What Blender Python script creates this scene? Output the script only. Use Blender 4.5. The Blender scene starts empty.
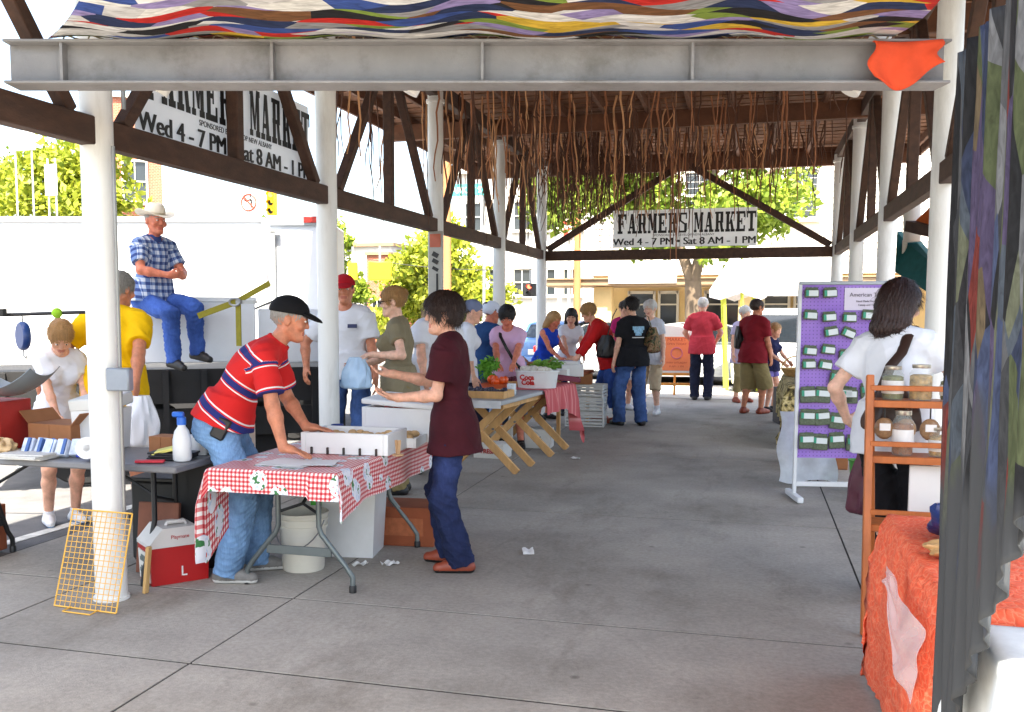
import bpy, bmesh, math, random
import numpy as np
from mathutils import Vector, Matrix
random.seed(7); RNG = np.random.default_rng(7)
SC = bpy.context.scene
COL = SC.collection
PI = math.pi
R = math.radians

# ------------------------------------------------------------------ camera model (also used to place points from image pixels)
CAM_H = 1.55; CAM_F = 980.0; CAM_YAW = R(15.93995); CAM_PITCH = R(-5.07316); PPX, PPY = 469.0, 399.0
_fw = Vector((-math.sin(CAM_YAW)*math.cos(CAM_PITCH), math.cos(CAM_YAW)*math.cos(CAM_PITCH), math.sin(CAM_PITCH)))
_rt = Vector((math.cos(CAM_YAW), math.sin(CAM_YAW), 0)); _up = _rt.cross(_fw)
def at(px, py, Y):
    """world point at depth Y (metres along the shelter) on the sight line of a photo pixel"""
    d = _fw*CAM_F + _rt*(px-PPX) - _up*(py-PPY)
    return Vector((0, 0, CAM_H)) + d*(Y/d.y)
def onz(px, py, z=0.0):
    d = _fw*CAM_F + _rt*(px-PPX) - _up*(py-PPY)
    return Vector((0, 0, CAM_H)) + d*((z-CAM_H)/d.z)

# ------------------------------------------------------------------ tags
def tag(o, label=None, cat=None, group=None, kind=None):
    if label: o['label'] = label
    if cat: o['category'] = cat
    if group: o['group'] = group
    if kind: o['kind'] = kind
    return o
def empty(name, loc=(0, 0, 0), rz=0.0, label=None, cat=None, group=None):
    o = bpy.data.objects.new(name, None); COL.objects.link(o)
    o.location = loc; o.rotation_euler = (0, 0, rz); o.empty_display_size = .1
    return tag(o, label, cat, group)
def copy_tree(o, parent=None):
    c = o.copy(); COL.objects.link(c); c.parent = parent
    for ch in list(o.children): copy_tree(ch, c)
    return c

# ------------------------------------------------------------------ materials
def S(r, g, b):
    f = lambda v: ((v/255+.055)/1.055)**2.4 if v > 10 else v/255/12.92
    return (f(r), f(g), f(b), 1.0)
MATS = {}
def nn(nt, t, **kw):
    n = nt.nodes.new(t)
    for k, v in kw.items():
        if k in n.inputs: n.inputs[k].default_value = v
        else: setattr(n, k, v)
    return n
def new_mat(name):
    m = bpy.data.materials.new(name); m.use_nodes = True
    nt = m.node_tree; b = nt.nodes['Principled BSDF']
    return m, nt, b
def ramp(nt, stops, interp='LINEAR'):
    r = nt.nodes.new('ShaderNodeValToRGB'); cr = r.color_ramp; cr.interpolation = interp
    while len(cr.elements) < len(stops): cr.elements.new(.5)
    for e, (p, c) in zip(cr.elements, stops): e.position = p; e.color = c
    return r
def mat(name, col, rough=.6, var=.15, scale=6.0, bump=0.0, bscale=60.0, metal=0.0, coat=0.0, spec=.5, col2=None, stretch=None, detail=6.0, sss=0.0, dirt=0.0):
    """plain surface: base colour broken up by two noises, optional bump"""
    if name in MATS: return MATS[name]
    m, nt, b = new_mat(name); L = nt.links
    tc = nn(nt, 'ShaderNodeTexCoord'); src = tc.outputs['Object']
    if stretch:
        mp = nn(nt, 'ShaderNodeMapping'); mp.inputs['Scale'].default_value = stretch
        L.new(src, mp.inputs['Vector']); src = mp.outputs['Vector']
    n1 = nn(nt, 'ShaderNodeTexNoise', Scale=scale, Detail=detail, Roughness=.6); L.new(src, n1.inputs['Vector'])
    c = col; hi = tuple(min(1, v*(1+var)) for v in c[:3])+(1,); lo = tuple(v*(1-var) for v in c[:3])+(1,)
    if col2: lo, hi = col, col2
    rp = ramp(nt, [(.3, lo), (.7, hi)]); L.new(n1.outputs['Fac'], rp.inputs['Fac'])
    out = rp.outputs['Color']
    if dirt > 0:
        n3 = nn(nt, 'ShaderNodeTexNoise', Scale=scale*.45+1.3, Detail=9.0, Roughness=.72); L.new(src, n3.inputs['Vector'])
        r3 = ramp(nt, [(.5, (1, 1, 1, 1)), (.78, (1-dirt, 1-dirt*1.05, 1-dirt*1.15, 1))]); L.new(n3.outputs['Fac'], r3.inputs['Fac'])
        mx = nn(nt, 'ShaderNodeMix', data_type='RGBA', blend_type='MULTIPLY'); mx.inputs['Factor'].default_value = 1.0
        L.new(out, mx.inputs['A']); L.new(r3.outputs['Color'], mx.inputs['B']); out = mx.outputs['Result']
    L.new(out, b.inputs['Base Color'])
    b.inputs['Roughness'].default_value = rough; b.inputs['Metallic'].default_value = metal
    b.inputs['Coat Weight'].default_value = coat; b.inputs['Specular IOR Level'].default_value = spec
    if sss: b.inputs['Subsurface Weight'].default_value = sss; b.inputs['Subsurface Radius'].default_value = (.012, .005, .003); b.inputs['Subsurface Scale'].default_value = 1.0
    if bump > 0:
        n2 = nn(nt, 'ShaderNodeTexNoise', Scale=bscale, Detail=5.0, Roughness=.6); L.new(src, n2.inputs['Vector'])
        bp = nn(nt, 'ShaderNodeBump', Strength=min(1.0, bump), Distance=.01); L.new(n2.outputs['Fac'], bp.inputs['Height']); L.new(bp.outputs['Normal'], b.inputs['Normal'])
    MATS[name] = m
    return m
def glass_mat(name, tint=(.9, .95, .95, 1), rough=.03):
    if name in MATS: return MATS[name]
    m, nt, b = new_mat(name)
    b.inputs['Base Color'].default_value = tint; b.inputs['Roughness'].default_value = rough
    b.inputs['Transmission Weight'].default_value = 1.0; b.inputs['IOR'].default_value = 1.3
    MATS[name] = m; return m
def clear_mat(name, tint=(.95, .97, .97, 1), alpha=.3, rough=.15):
    """thin plastic film: part see-through, part glossy"""
    if name in MATS: return MATS[name]
    m, nt, b = new_mat(name)
    b.inputs['Base Color'].default_value = tint; b.inputs['Roughness'].default_value = rough; b.inputs['Alpha'].default_value = alpha
    MATS[name] = m; return m

# ------------------------------------------------------------------ mesh builder
class MB:
    def __init__(s): s.v = []; s.f = []; s.m = []
    def add(s, vs, fs, mi=0):
        o = len(s.v); s.v += [tuple(v) for v in vs]; s.f += [tuple(o+i for i in f) for f in fs]; s.m += [mi]*len(fs); return s
    def box(s, c, d, rot=None, mi=0, bev=0.0):
        """centre, full dims, optional 3x3/euler rotation; bev chamfers the 12 edges"""
        hx, hy, hz = d[0]/2, d[1]/2, d[2]/2
        M = None
        if rot is not None: M = Matrix.Rotation(rot[2], 3, 'Z') @ Matrix.Rotation(rot[1], 3, 'Y') @ Matrix.Rotation(rot[0], 3, 'X') if not isinstance(rot, Matrix) else rot
        bev = min(bev, hx*.45, hy*.45, hz*.45)
        if bev <= 0:
            vs = [Vector((x*hx, y*hy, z*hz)) for z in (-1, 1) for y in (-1, 1) for x in (-1, 1)]
            fs = [(0, 2, 3, 1), (4, 5, 7, 6), (0, 1, 5, 4), (2, 6, 7, 3), (0, 4, 6, 2), (1, 3, 7, 5)]
        else:
            vs = []; ix = {}
            for sx in (-1, 1):
                for sy in (-1, 1):
                    for sz in (-1, 1):
                        for a in range(3):
                            q = [sx*(hx-bev), sy*(hy-bev), sz*(hz-bev)]
                            q[a] = (sx*hx, sy*hy, sz*hz)[a]
                            ix[(sx, sy, sz, a)] = len(vs); vs.append(Vector(q))
            fs = []
            def quad(l, n):
                p = [vs[i] for i in l]
                nv = (p[1]-p[0]).cross(p[2]-p[0])
                fs.append(tuple(l) if nv.dot(n) > 0 else tuple(reversed(l)))
            for a in range(3):
                for sg in (-1, 1):
                    o1, o2 = [(1, 2), (0, 2), (0, 1)][a]
                    l = []
                    for (p1, p2) in ((-1, -1), (1, -1), (1, 1), (-1, 1)):
                        k = [0, 0, 0]; k[a] = sg; k[o1] = p1; k[o2] = p2; l.append(ix[(k[0], k[1], k[2], a)])
                    n = Vector((0, 0, 0)); n[a] = sg; quad(l, n)
            for a in range(3):
                o1, o2 = [(1, 2), (0, 2), (0, 1)][a]
                for p1 in (-1, 1):
                    for p2 in (-1, 1):
                        def K(t):
                            k = [0, 0, 0]; k[a] = t; k[o1] = p1; k[o2] = p2; return k
                        k0, k1 = K(-1), K(1)
                        n = Vector((0, 0, 0)); n[o1] = p1; n[o2] = p2
                        quad([ix[(*k0, o1)], ix[(*k1, o1)], ix[(*k1, o2)], ix[(*k0, o2)]], n)
            for sx in (-1, 1):
                for sy in (-1, 1):
                    for sz in (-1, 1):
                        quad([ix[(sx, sy, sz, 0)], ix[(sx, sy, sz, 1)], ix[(sx, sy, sz, 2)]], Vector((sx, sy, sz)))
        c = Vector(c)
        vs = [(M @ v if M is not None else v)+c for v in vs]
        return s.add(vs, fs, mi)
    def bar(s, a, b, w, h, up=(0, 0, 1), mi=0, bev=0.0, ext=0.0):
        """rectangular bar from a to b; w across, h along up"""
        a = Vector(a); b = Vector(b); d = (b-a); L = d.length; d.normalize()
        u = Vector(up); x = d.cross(u)
        if x.length < 1e-4: x = d.cross(Vector((1, 0, 0)))
        x.normalize(); u = x.cross(d)
        M = Matrix((x, d, u)).transposed()
        return s.box((a+b)/2, (w, L+2*ext, h), M, mi, bev)
    def tube(s, pts, r, n=8, mi=0, caps=True, sq=(1, 1)):
        pts = [Vector(p) for p in pts]; k = len(pts)
        rs = list(r) if isinstance(r, (list, tuple)) else [r]*k
        t = [(pts[min(i+1, k-1)]-pts[max(i-1, 0)]).normalized() for i in range(k)]
        x = t[0].cross(Vector((0, 0, 1)))
        if x.length < 1e-3: x = t[0].cross(Vector((1, 0, 0)))
        x.normalize(); vs = []
        for i in range(k):
            x = (x - t[i]*x.dot(t[i]))
            if x.length < 1e-5: x = t[i].orthogonal()
            x.normalize(); y = t[i].cross(x)
            for j in range(n):
                a = 2*PI*j/n; vs.append(pts[i]+(x*math.cos(a)*sq[0]+y*math.sin(a)*sq[1])*rs[i])
        fs = [(i*n+j, i*n+(j+1) % n, (i+1)*n+(j+1) % n, (i+1)*n+j) for i in range(k-1) for j in range(n)]
        if caps: fs += [tuple(range(n-1, -1, -1)), tuple((k-1)*n+j for j in range(n))]
        return s.add(vs, fs, mi)
    def lathe(s, prof, c=(0, 0, 0), n=20, mi=0, M=None):
        c = Vector(c); vs = []
        for (r, z) in prof:
            for j in range(n):
                a = 2*PI*j/n; v = Vector((r*math.cos(a), r*math.sin(a), z)); vs.append((M @ v if M else v)+c)
        k = len(prof)
        fs = [(i*n+j, i*n+(j+1) % n, (i+1)*n+(j+1) % n, (i+1)*n+j) for i in range(k-1) for j in range(n)]
        fs += [tuple(range(n-1, -1, -1)), tuple((k-1)*n+j for j in range(n))]
        return s.add(vs, fs, mi)
    def prism(s, outline, o, ux, uy, th, mi=0):
        """flat outline (list of 2d) at origin o with axes ux, uy, thickness th along ux x uy"""
        o = Vector(o); ux = Vector(ux); uy = Vector(uy); n = ux.cross(uy).normalized()*th; k = len(outline)
        a = [o+ux*p[0]+uy*p[1] for p in outline]
        vs = a+[p+n for p in a]
        fs = [tuple(range(k-1, -1, -1)), tuple(range(k, 2*k))]+[(i, (i+1) % k, k+(i+1) % k, k+i) for i in range(k)]
        return s.add(vs, fs, mi)
    def ell(s, c, r, n=12, m=8, mi=0, M=None):
        c = Vector(c); prof = []
        vs = []; 
        for i in range(m+1):
            ph = -PI/2+PI*i/m
            for j in range(n):
                a = 2*PI*j/n
                v = Vector((r[0]*math.cos(ph)*math.cos(a), r[1]*math.cos(ph)*math.sin(a), r[2]*math.sin(ph))); vs.append((M @ v if M else v)+c)
        fs = [(i*n+j, i*n+(j+1) % n, (i+1)*n+(j+1) % n, (i+1)*n+j) for i in range(m) for j in range(n)]
        return s.add(vs, fs, mi)
    def grid(s, fn, nu, nv, mi=0, wrap=False):
        vs = [fn(i/nu, j/nv) for j in range(nv+1) for i in range(nu+1)]
        w = nu+1
        return s.add(vs, [(j*w+i, j*w+i+1, (j+1)*w+i+1, (j+1)*w+i) for j in range(nv) for i in range(nu)], mi)
    def build(s, name, m=None, parent=None, loc=None, rot=None, smooth=40, solid=0.0):
        me = bpy.data.meshes.new(name); me.from_pydata(s.v, [], s.f)
        ms = m if isinstance(m, (list, tuple)) else [m]
        for q in ms:
            if q: me.materials.append(q)
        if len(ms) > 1: me.polygons.foreach_set('material_index', s.m)
        bm = bmesh.new(); bm.from_mesh(me); bmesh.ops.remove_doubles(bm, verts=bm.verts, dist=1e-5)
        if solid:
            bm.normal_update(); bmesh.ops.solidify(bm, geom=bm.faces[:], thickness=solid)
        bmesh.ops.recalc_face_normals(bm, faces=bm.faces); bm.to_mesh(me); bm.free()
        if smooth:
            me.polygons.foreach_set('use_smooth', [True]*len(me.polygons)); me.set_sharp_from_angle(angle=R(smooth))
        me.update()
        o = bpy.data.objects.new(name, me); COL.objects.link(o)
        if parent: o.parent = parent
        if loc is not None: o.location = loc
        if rot is not None: o.rotation_euler = rot
        return o

_txtcache = {}
def text_mesh(txt, size=1.0, bold=0.0, extrude=.001, align='CENTER', sx=1.0):
    """outline of the built-in font as a list of verts, faces (x right, y up)"""
    cu = bpy.data.curves.new('t', 'FONT'); cu.body = txt; cu.size = size; cu.offset = bold; cu.extrude = extrude; cu.align_x = align
    ob = bpy.data.objects.new('t', cu); COL.objects.link(ob)
    dg = bpy.context.evaluated_depsgraph_get(); me = bpy.data.meshes.new_from_object(ob.evaluated_get(dg))
    vs = [Vector((v.co.x*sx, v.co.y, v.co.z)) for v in me.vertices]; fs = [tuple(p.vertices) for p in me.polygons]
    bpy.data.objects.remove(ob); bpy.data.curves.remove(cu); bpy.data.meshes.remove(me)
    return vs, fs
def put_text(mb, txt, o, ux, uy, size, bold=0.0, align='CENTER', sx=1.0, mi=0, ext=.0015):
    vs, fs = text_mesh(txt, size, bold, ext, align, sx)
    o = Vector(o); ux = Vector(ux).normalized(); uy = Vector(uy).normalized(); n = ux.cross(uy)
    mb.add([o+ux*v.x+uy*v.y+n*v.z for v in vs], fs, mi)
# slab-serif wood-type capitals drawn as strokes on a 0..1 cell
def slab(mb, word, o, ux, uy, w, h, gap=.12, mi=0, th=.002):
    """heavy slab-serif letters: list of polygons per letter"""
    St = .30; Sl = .13; HN = .10
    def rect(x0, y0, x1, y1): return [(x0, y0), (x1, y0), (x1, y1), (x0, y1)]
    def feet(x0, x1, y): return rect(x0, y, x1, y+Sl)
    G = {
     'F': [rect(.1, 0, .1+St, 1), feet(0, .55, 0), rect(0, 1-Sl, .95, 1), rect(.8, .7, .95, 1), rect(.1, .45, .6, .45+HN), rect(.55, .35, .66, .65)],
     'E': [rect(.1, 0, .1+St, 1), rect(0, 0, .95, Sl), rect(0, 1-Sl, .95, 1), rect(.8, .7, .95, 1), rect(.8, 0, .95, .3), rect(.1, .45, .6, .45+HN), rect(.55, .35, .66, .65)],
     'A': [[(.12, Sl*.5), (.22, Sl*.5), (.52, 1), (.36, 1)], [(.56, Sl*.5), (.86, Sl*.5), (.64, 1), (.36, 1)], rect(.25, .26, .7, .26+HN), feet(0, .38, 0), feet(.5, 1, 0)],
     'R': [rect(.1, 0, .1+St, 1), feet(0, .5, 0), rect(0, 1-HN, .7, 1), rect(.1, .45, .7, .45+HN), rect(.58, .45, .88, 1), [(.5, .5), (.78, .5), (.92, 0), (.66, 0)], feet(.66, 1, 0)],
     'M': [rect(.08, 0, .2, 1), rect(.68, 0, .94, 1), feet(0, .3, 0), feet(.6, 1, 0), rect(0, 1-Sl, .3, 1), rect(.7, 1-Sl, 1, 1), [(.08, 1), (.34, 1), (.6, .15), (.44, .15)], [(.46, .15), (.56, .15), (.78, 1), (.68, 1)]],
     'S': [rect(0, .55, .3, .92), rect(.62, .08, .92, .48), rect(.05, 1-HN, .85, 1), rect(.05, 0, .85, HN), [(0, .62), (.3, .62), (.92, .4), (.62, .4)], rect(.78, .68, .9, 1), rect(.02, 0, .14, .32)],
     'K': [rect(.1, 0, .1+St, 1), feet(0, .5, 0), rect(0, 1-Sl, .5, 1), [(.38, .38), (.5, .38), (.84, 1), (.7, 1)], [(.46, .56), (.7, .62), (.96, 0), (.66, 0)], rect(.6, 1-Sl, 1, 1), feet(.56, 1, 0)],
     'T': [rect(.35, 0, .65, 1), feet(.2, .8, 0), rect(0, 1-Sl, 1, 1), rect(0, .68, .13, 1), rect(.87, .68, 1, 1)]}
    o = Vector(o); ux = Vector(ux).normalized(); uy = Vector(uy).normalized(); x = 0; q = 0
    for ch in word:
        if ch != ' ':
            n = ux.cross(uy)
            for poly in G[ch]:
                q += 1
                mb.prism([((x+p[0]*w), p[1]*h) for p in poly], o+n*(.0003*(q % 9)), ux, uy, th, mi)
            x += w*(1+gap)
        else: x += w*.55
    return x
# ================================================================== PEOPLE: signed-distance bodies turned into one continuous surface
class Field:
    def __init__(s, lo, hi, res):
        s.lo = np.array(lo, np.float32); s.res = res
        s.n = np.ceil((np.array(hi)-s.lo)/res).astype(int)+1
        s.d = np.full(s.n, .1, np.float32)
    def _sub(s, blo, bhi):
        i0 = np.maximum(np.floor((blo-s.lo)/s.res).astype(int), 0); i1 = np.minimum(np.ceil((bhi-s.lo)/s.res).astype(int)+1, s.n)
        if (i1 <= i0).any(): return None
        ax = [s.lo[a]+s.res*np.arange(i0[a], i1[a], dtype=np.float32) for a in range(3)]
        sl = tuple(slice(i0[a], i1[a]) for a in range(3))
        return sl, ax[0][:, None, None], ax[1][None, :, None], ax[2][None, None, :]
    def _put(s, sl, d, k, op):
        a = s.d[sl]
        if op == 'u':
            if k > 0:
                h = np.maximum(k-np.abs(a-d), 0)/k; s.d[sl] = np.minimum(a, d)-h*h*k*.25
            else: s.d[sl] = np.minimum(a, d)
        else:                                   # subtract
            d = -d
            if k > 0:
                h = np.maximum(k-np.abs(a-d), 0)/k; s.d[sl] = np.maximum(a, d)+h*h*k*.25
            else: s.d[sl] = np.maximum(a, d)
    def rc(s, a, b, ra, rb, k=.02, op='u'):
        a = np.array(a, np.float32); b = np.array(b, np.float32); m = max(ra, rb)+.05+k
        q = s._sub(np.minimum(a, b)-m, np.maximum(a, b)+m)
        if q is None: return s
        sl, X, Y, Z = q; e = b-a; L2 = float(e@e)+1e-12
        px, py, pz = X-a[0], Y-a[1], Z-a[2]
        t = np.clip((px*e[0]+py*e[1]+pz*e[2])/L2, 0, 1)
        d = np.sqrt((px-t*e[0])**2+(py-t*e[1])**2+(pz-t*e[2])**2)-(ra+t*(rb-ra))
        s._put(sl, d, k, op); return s
    def cc(s, a, b, ra, rb, k=.02, op='u', ov=0.0, fr=None, asp=1.0):
        """cone with a flat end at b; optional elliptical section (fr: unit vector of the squeezed axis)"""
        a = np.array(a, np.float32); b = np.array(b, np.float32); m = max(ra, rb)*max(1, asp)+.05+k
        q = s._sub(np.minimum(a, b)-m, np.maximum(a, b)+m)
        if q is None: return s
        sl, X, Y, Z = q; e = b-a; L = float(np.sqrt(e@e)); e = e/L
        px, py, pz = X-a[0], Y-a[1], Z-a[2]; t = px*e[0]+py*e[1]+pz*e[2]
        qx, qy, qz = px-t*e[0], py-t*e[1], pz-t*e[2]
        if fr is not None:
            g = qx*fr[0]+qy*fr[1]+qz*fr[2]; w = g*(1/asp-1)
            qx, qy, qz = qx+w*fr[0], qy+w*fr[1], qz+w*fr[2]
        rad = np.sqrt(qx**2+qy**2+qz**2)-(ra+np.clip(t/L, 0, 1)*(rb-ra))
        d = np.maximum(rad, np.maximum(t-L, -t-ov))
        s._put(sl, d, k, op); return s
    def el(s, c, r, M=None, k=.03, op='u'):
        c = np.array(c, np.float32); r = np.array(r, np.float32); m = r.max()+.05+k
        q = s._sub(c-m, c+m)
        if q is None: return s
        sl, X, Y, Z = q; px, py, pz = X-c[0], Y-c[1], Z-c[2]
        if M is not None:
            px, py, pz = [px*M[0, a]+py*M[1, a]+pz*M[2, a] for a in range(3)]
        k0 = np.sqrt((px/r[0])**2+(py/r[1])**2+(pz/r[2])**2); k1 = np.sqrt((px/r[0]**2)**2+(py/r[1]**2)**2+(pz/r[2]**2)**2)+1e-9
        s._put(sl, k0*(k0-1)/k1, k, op); return s
    def cut(s, p, n, box=None):
        """drop everything on the +n side of the plane through p (inside an optional box)"""
        n = np.array(n, np.float32); n /= np.linalg.norm(n)+1e-9; p = np.array(p, np.float32)
        q = s._sub(*(box if box is not None else (s.lo-1, s.lo+s.n*s.res+1)))
        if q is None: return s
        sl, X, Y, Z = q
        s.d[sl] = np.maximum(s.d[sl], (X-p[0])*n[0]+(Y-p[1])*n[1]+(Z-p[2])*n[2]); return s
    def mesh(s):
        d = s.d; n = d.shape
        ins = d < 0
        c8 = np.zeros(tuple(v-1 for v in n), np.int8)
        for a in (0, 1):
            for b in (0, 1):
                for c in (0, 1): c8 += ins[a:n[0]-1+a, b:n[1]-1+b, c:n[2]-1+c]
        act = np.nonzero((c8 > 0) & (c8 < 8)); N = len(act[0])
        if N == 0: return np.zeros((0, 3)), np.zeros((0, 4), int)
        I, J, K = act; cid = np.full(c8.shape, -1, np.int32); cid[act] = np.arange(N)
        val = {(a, b, c): d[I+a, J+b, K+c] for a in (0, 1) for b in (0, 1) for c in (0, 1)}
        acc = np.zeros((N, 3), np.float32); cnt = np.zeros(N, np.float32)
        for ax in range(3):
            for u in (0, 1):
                for w in (0, 1):
                    c0 = [0, 0, 0]; o = [q for q in range(3) if q != ax]; c0[o[0]] = u; c0[o[1]] = w; c1 = list(c0); c1[ax] = 1
                    v0, v1 = val[tuple(c0)], val[tuple(c1)]; mk = (v0 < 0) != (v1 < 0)
                    t = np.where(mk, v0/np.where(mk, v0-v1, 1), 0)
                    p = np.tile(np.array(c0, np.float32), (N, 1)); p[:, ax] += t
                    acc[mk] += p[mk]; cnt[mk] += 1
        V = (acc/cnt[:, None]+np.stack([I, J, K], 1))*s.res+s.lo
        F = []
        for ax in range(3):
            o = [q for q in range(3) if q != ax]
            sl0 = [slice(None)]*3; sl1 = [slice(None)]*3; sl0[ax] = slice(0, -1); sl1[ax] = slice(1, None)
            a, b = ins[tuple(sl0)], ins[tuple(sl1)]
            E = np.stack(np.nonzero(a != b), 1)
            ok = (E[:, o[0]] > 0) & (E[:, o[1]] > 0) & (E[:, o[0]] < n[o[0]]-1) & (E[:, o[1]] < n[o[1]]-1); E = E[ok]
            def cell(du, dw):
                q = E.copy(); q[:, o[0]] += du; q[:, o[1]] += dw; return cid[q[:, 0], q[:, 1], q[:, 2]]
            quad = np.stack([cell(-1, -1), cell(0, -1), cell(0, 0), cell(-1, 0)], 1)
            fl = a[tuple(E.T)]
            if ax == 1: fl = ~fl
            quad[~fl] = quad[~fl][:, ::-1]; F.append(quad)
        return V, np.concatenate(F)

def relax(V, F, it=1, f=.5):
    for _ in range(it):
        acc = np.zeros_like(V); c = np.zeros(len(V), np.float32)
        for a, b in ((0, 1), (1, 2), (2, 3), (3, 0)):
            np.add.at(acc, F[:, a], V[F[:, b]]); np.add.at(acc, F[:, b], V[F[:, a]]); np.add.at(c, F[:, a], 1); np.add.at(c, F[:, b], 1)
        V = V+(acc/np.maximum(c, 1)[:, None]-V)*f
    return V
def vnormals(V, F):
    n = np.cross(V[F[:, 2]]-V[F[:, 0]], V[F[:, 3]]-V[F[:, 1]]); o = np.zeros_like(V)
    for a in range(4): np.add.at(o, F[:, a], n)
    return o/(np.linalg.norm(o, axis=1)[:, None]+1e-9)
def folds(V, seed, amp, wl=.11, flow=None):
    """smooth irregular cloth folds as a scalar per vertex"""
    r = np.random.default_rng(seed); w = V+.035*np.sin(V[:, [1, 2, 0]]*r.uniform(14, 22, 3)+r.uniform(0, 6, 3)); out = np.zeros(len(V))
    for i in range(7):
        k = r.normal(size=3)
        if flow is not None: k -= flow*(k@flow)*.75
        k *= (2*PI/(wl*r.uniform(.6, 2.6)))/np.linalg.norm(k); q = np.sin(w@k+r.uniform(0, 6))
        out += ((1-np.abs(q))**2*2.2-.7 if i % 2 else q)*r.uniform(.3, 1)
    return out*amp/2.2
def sdf_obj(name, fld, mats, parent=None, rl=1, disp=None, attrs=None, midx=None):
    V, F = fld.mesh(); V = relax(V.astype(np.float64), F, rl)
    if disp is not None:
        V = V+vnormals(V, F)*disp(V)[:, None]
    me = bpy.data.meshes.new(name); me.vertices.add(len(V)); me.vertices.foreach_set('co', V.astype(np.float32).ravel())
    me.loops.add(F.size); me.loops.foreach_set('vertex_index', F.astype(np.int32).ravel())
    me.polygons.add(len(F)); me.polygons.foreach_set('loop_start', np.arange(0, F.size, 4, dtype=np.int32))
    me.polygons.foreach_set('use_smooth', np.ones(len(F), bool))
    for m in (mats if isinstance(mats, (list, tuple)) else [mats]): me.materials.append(m)
    if midx is not None: me.polygons.foreach_set('material_index', midx(V[F].mean(1)).astype(np.int32))
    me.update(calc_edges=True); me.validate()
    if attrs:
        for k, fn in attrs.items():
            at_ = me.attributes.new(k, 'FLOAT', 'POINT'); at_.data.foreach_set('value', fn(V).astype(np.float32))
    o = bpy.data.objects.new(name, me); COL.objects.link(o)
    if parent: o.parent = parent
    return o
def A(*v): return np.array(v, np.float64)
def unit(v): return v/(np.linalg.norm(v)+1e-12)
def rotm(axis, ang): return np.array(Matrix.Rotation(ang, 3, Vector(axis)))
def ik(a, t, l1, l2, hint):
    d = t-a; L = np.linalg.norm(d); mx = (l1+l2)*.999
    if L > mx: t = a+d/L*mx; d = t-a; L = mx
    u = d/L; x = (l1*l1-l2*l2+L*L)/(2*L); h = math.sqrt(max(l1*l1-x*x, 0)); p = hint-u*(hint@u); p = unit(p)
    return a+u*x+p*h, t

SKIN = {}
def skin(tone):
    if tone in SKIN: return SKIN[tone]
    base = {'tan': S(196, 128, 98), 'fair': S(222, 168, 142), 'ruddy': S(205, 122, 96), 'light': S(228, 182, 158)}[tone]
    m = mat('skin_'+tone, base, rough=.5, var=.22, scale=22, bump=.14, bscale=120, spec=.35, sss=.12)
    lip = mat('lip_'+tone, tuple(base[i]*(.72, .48, .5)[i] for i in range(3))+(1,), rough=.42, var=.08)
    SKIN[tone] = (m, lip); return SKIN[tone]
EYE_W = None
def cloth(name, col, var=.14, rough=.85, scale=9, weave=420, dirt=0.0):
    return mat(name, col, rough=rough, var=var, scale=scale, bump=.18, bscale=weave, spec=.2, dirt=dirt)
def pattern_mat(name, build):
    """cloth whose colour is made from the garment's own pv (along the body) and pu (round the body) coordinates"""
    if name in MATS: return MATS[name]
    m, nt, b = new_mat(name)
    v = nn(nt, 'ShaderNodeAttribute', attribute_name='pv').outputs['Fac']; u = nn(nt, 'ShaderNodeAttribute', attribute_name='pu').outputs['Fac']
    nt.links.new(build(nt, v, u), b.inputs['Base Color']); b.inputs['Roughness'].default_value = .85; b.inputs['Specular IOR Level'].default_value = .2
    MATS[name] = m; return m
def math_n(nt, op, a, b=None):
    n = nn(nt, 'ShaderNodeMath', operation=op)
    for i, q in enumerate((a, b)):
        if q is None: continue
        if hasattr(q, 'links'): nt.links.new(q, n.inputs[i])
        else: n.inputs[i].default_value = q
    return n.outputs[0]

def hair_strands(ho, HC, Mh, m_, seed, st):
    r = np.random.default_rng(seed+3); me = ho.data; n = len(me.vertices); V = np.empty(n*3, np.float32); me.vertices.foreach_get('co', V); V = V.reshape(-1, 3).astype(np.float64)
    N = V-HC; N /= np.linalg.norm(N, axis=1)[:, None]; k = min(2600, n); ix = r.choice(n, k, replace=False); p = V[ix]; nrm = N[ix]
    dn = -np.tile(Mh[:, 2], (k, 1))+r.normal(size=(k, 3))*.35; fl = dn-nrm*np.sum(dn*nrm, 1)[:, None]*.9; fl /= np.linalg.norm(fl, axis=1)[:, None]+1e-9
    L = r.uniform(.02, .06, k)[:, None]*(1.3 if st in ('mop', 'bob', 'long') else .6); sd = np.cross(fl, nrm); sd /= np.linalg.norm(sd, axis=1)[:, None]+1e-9; w = .0013
    q = [p-nrm*.002, p+fl*L*.5+nrm*.004*r.uniform(.2, 1.6, k)[:, None], p+fl*L+nrm*r.uniform(-.004, .006, k)[:, None]]
    A_ = np.stack([q[0]-sd*w, q[0]+sd*w, q[1]+sd*w, q[1]-sd*w, q[2]], 1).reshape(-1, 3)
    f = []
    for i in range(k): b = i*5; f += [(b, b+1, b+2, b+3), (b+3, b+2, b+4)]
    mesh = bpy.data.meshes.new('hair_strands'); mesh.from_pydata(A_.tolist(), [], f); mesh.materials.append(m_); mesh.update(); o = bpy.data.objects.new('hair_strands', mesh); COL.objects.link(o); o.parent = ho; o['kind'] = 'stuff'
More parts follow.
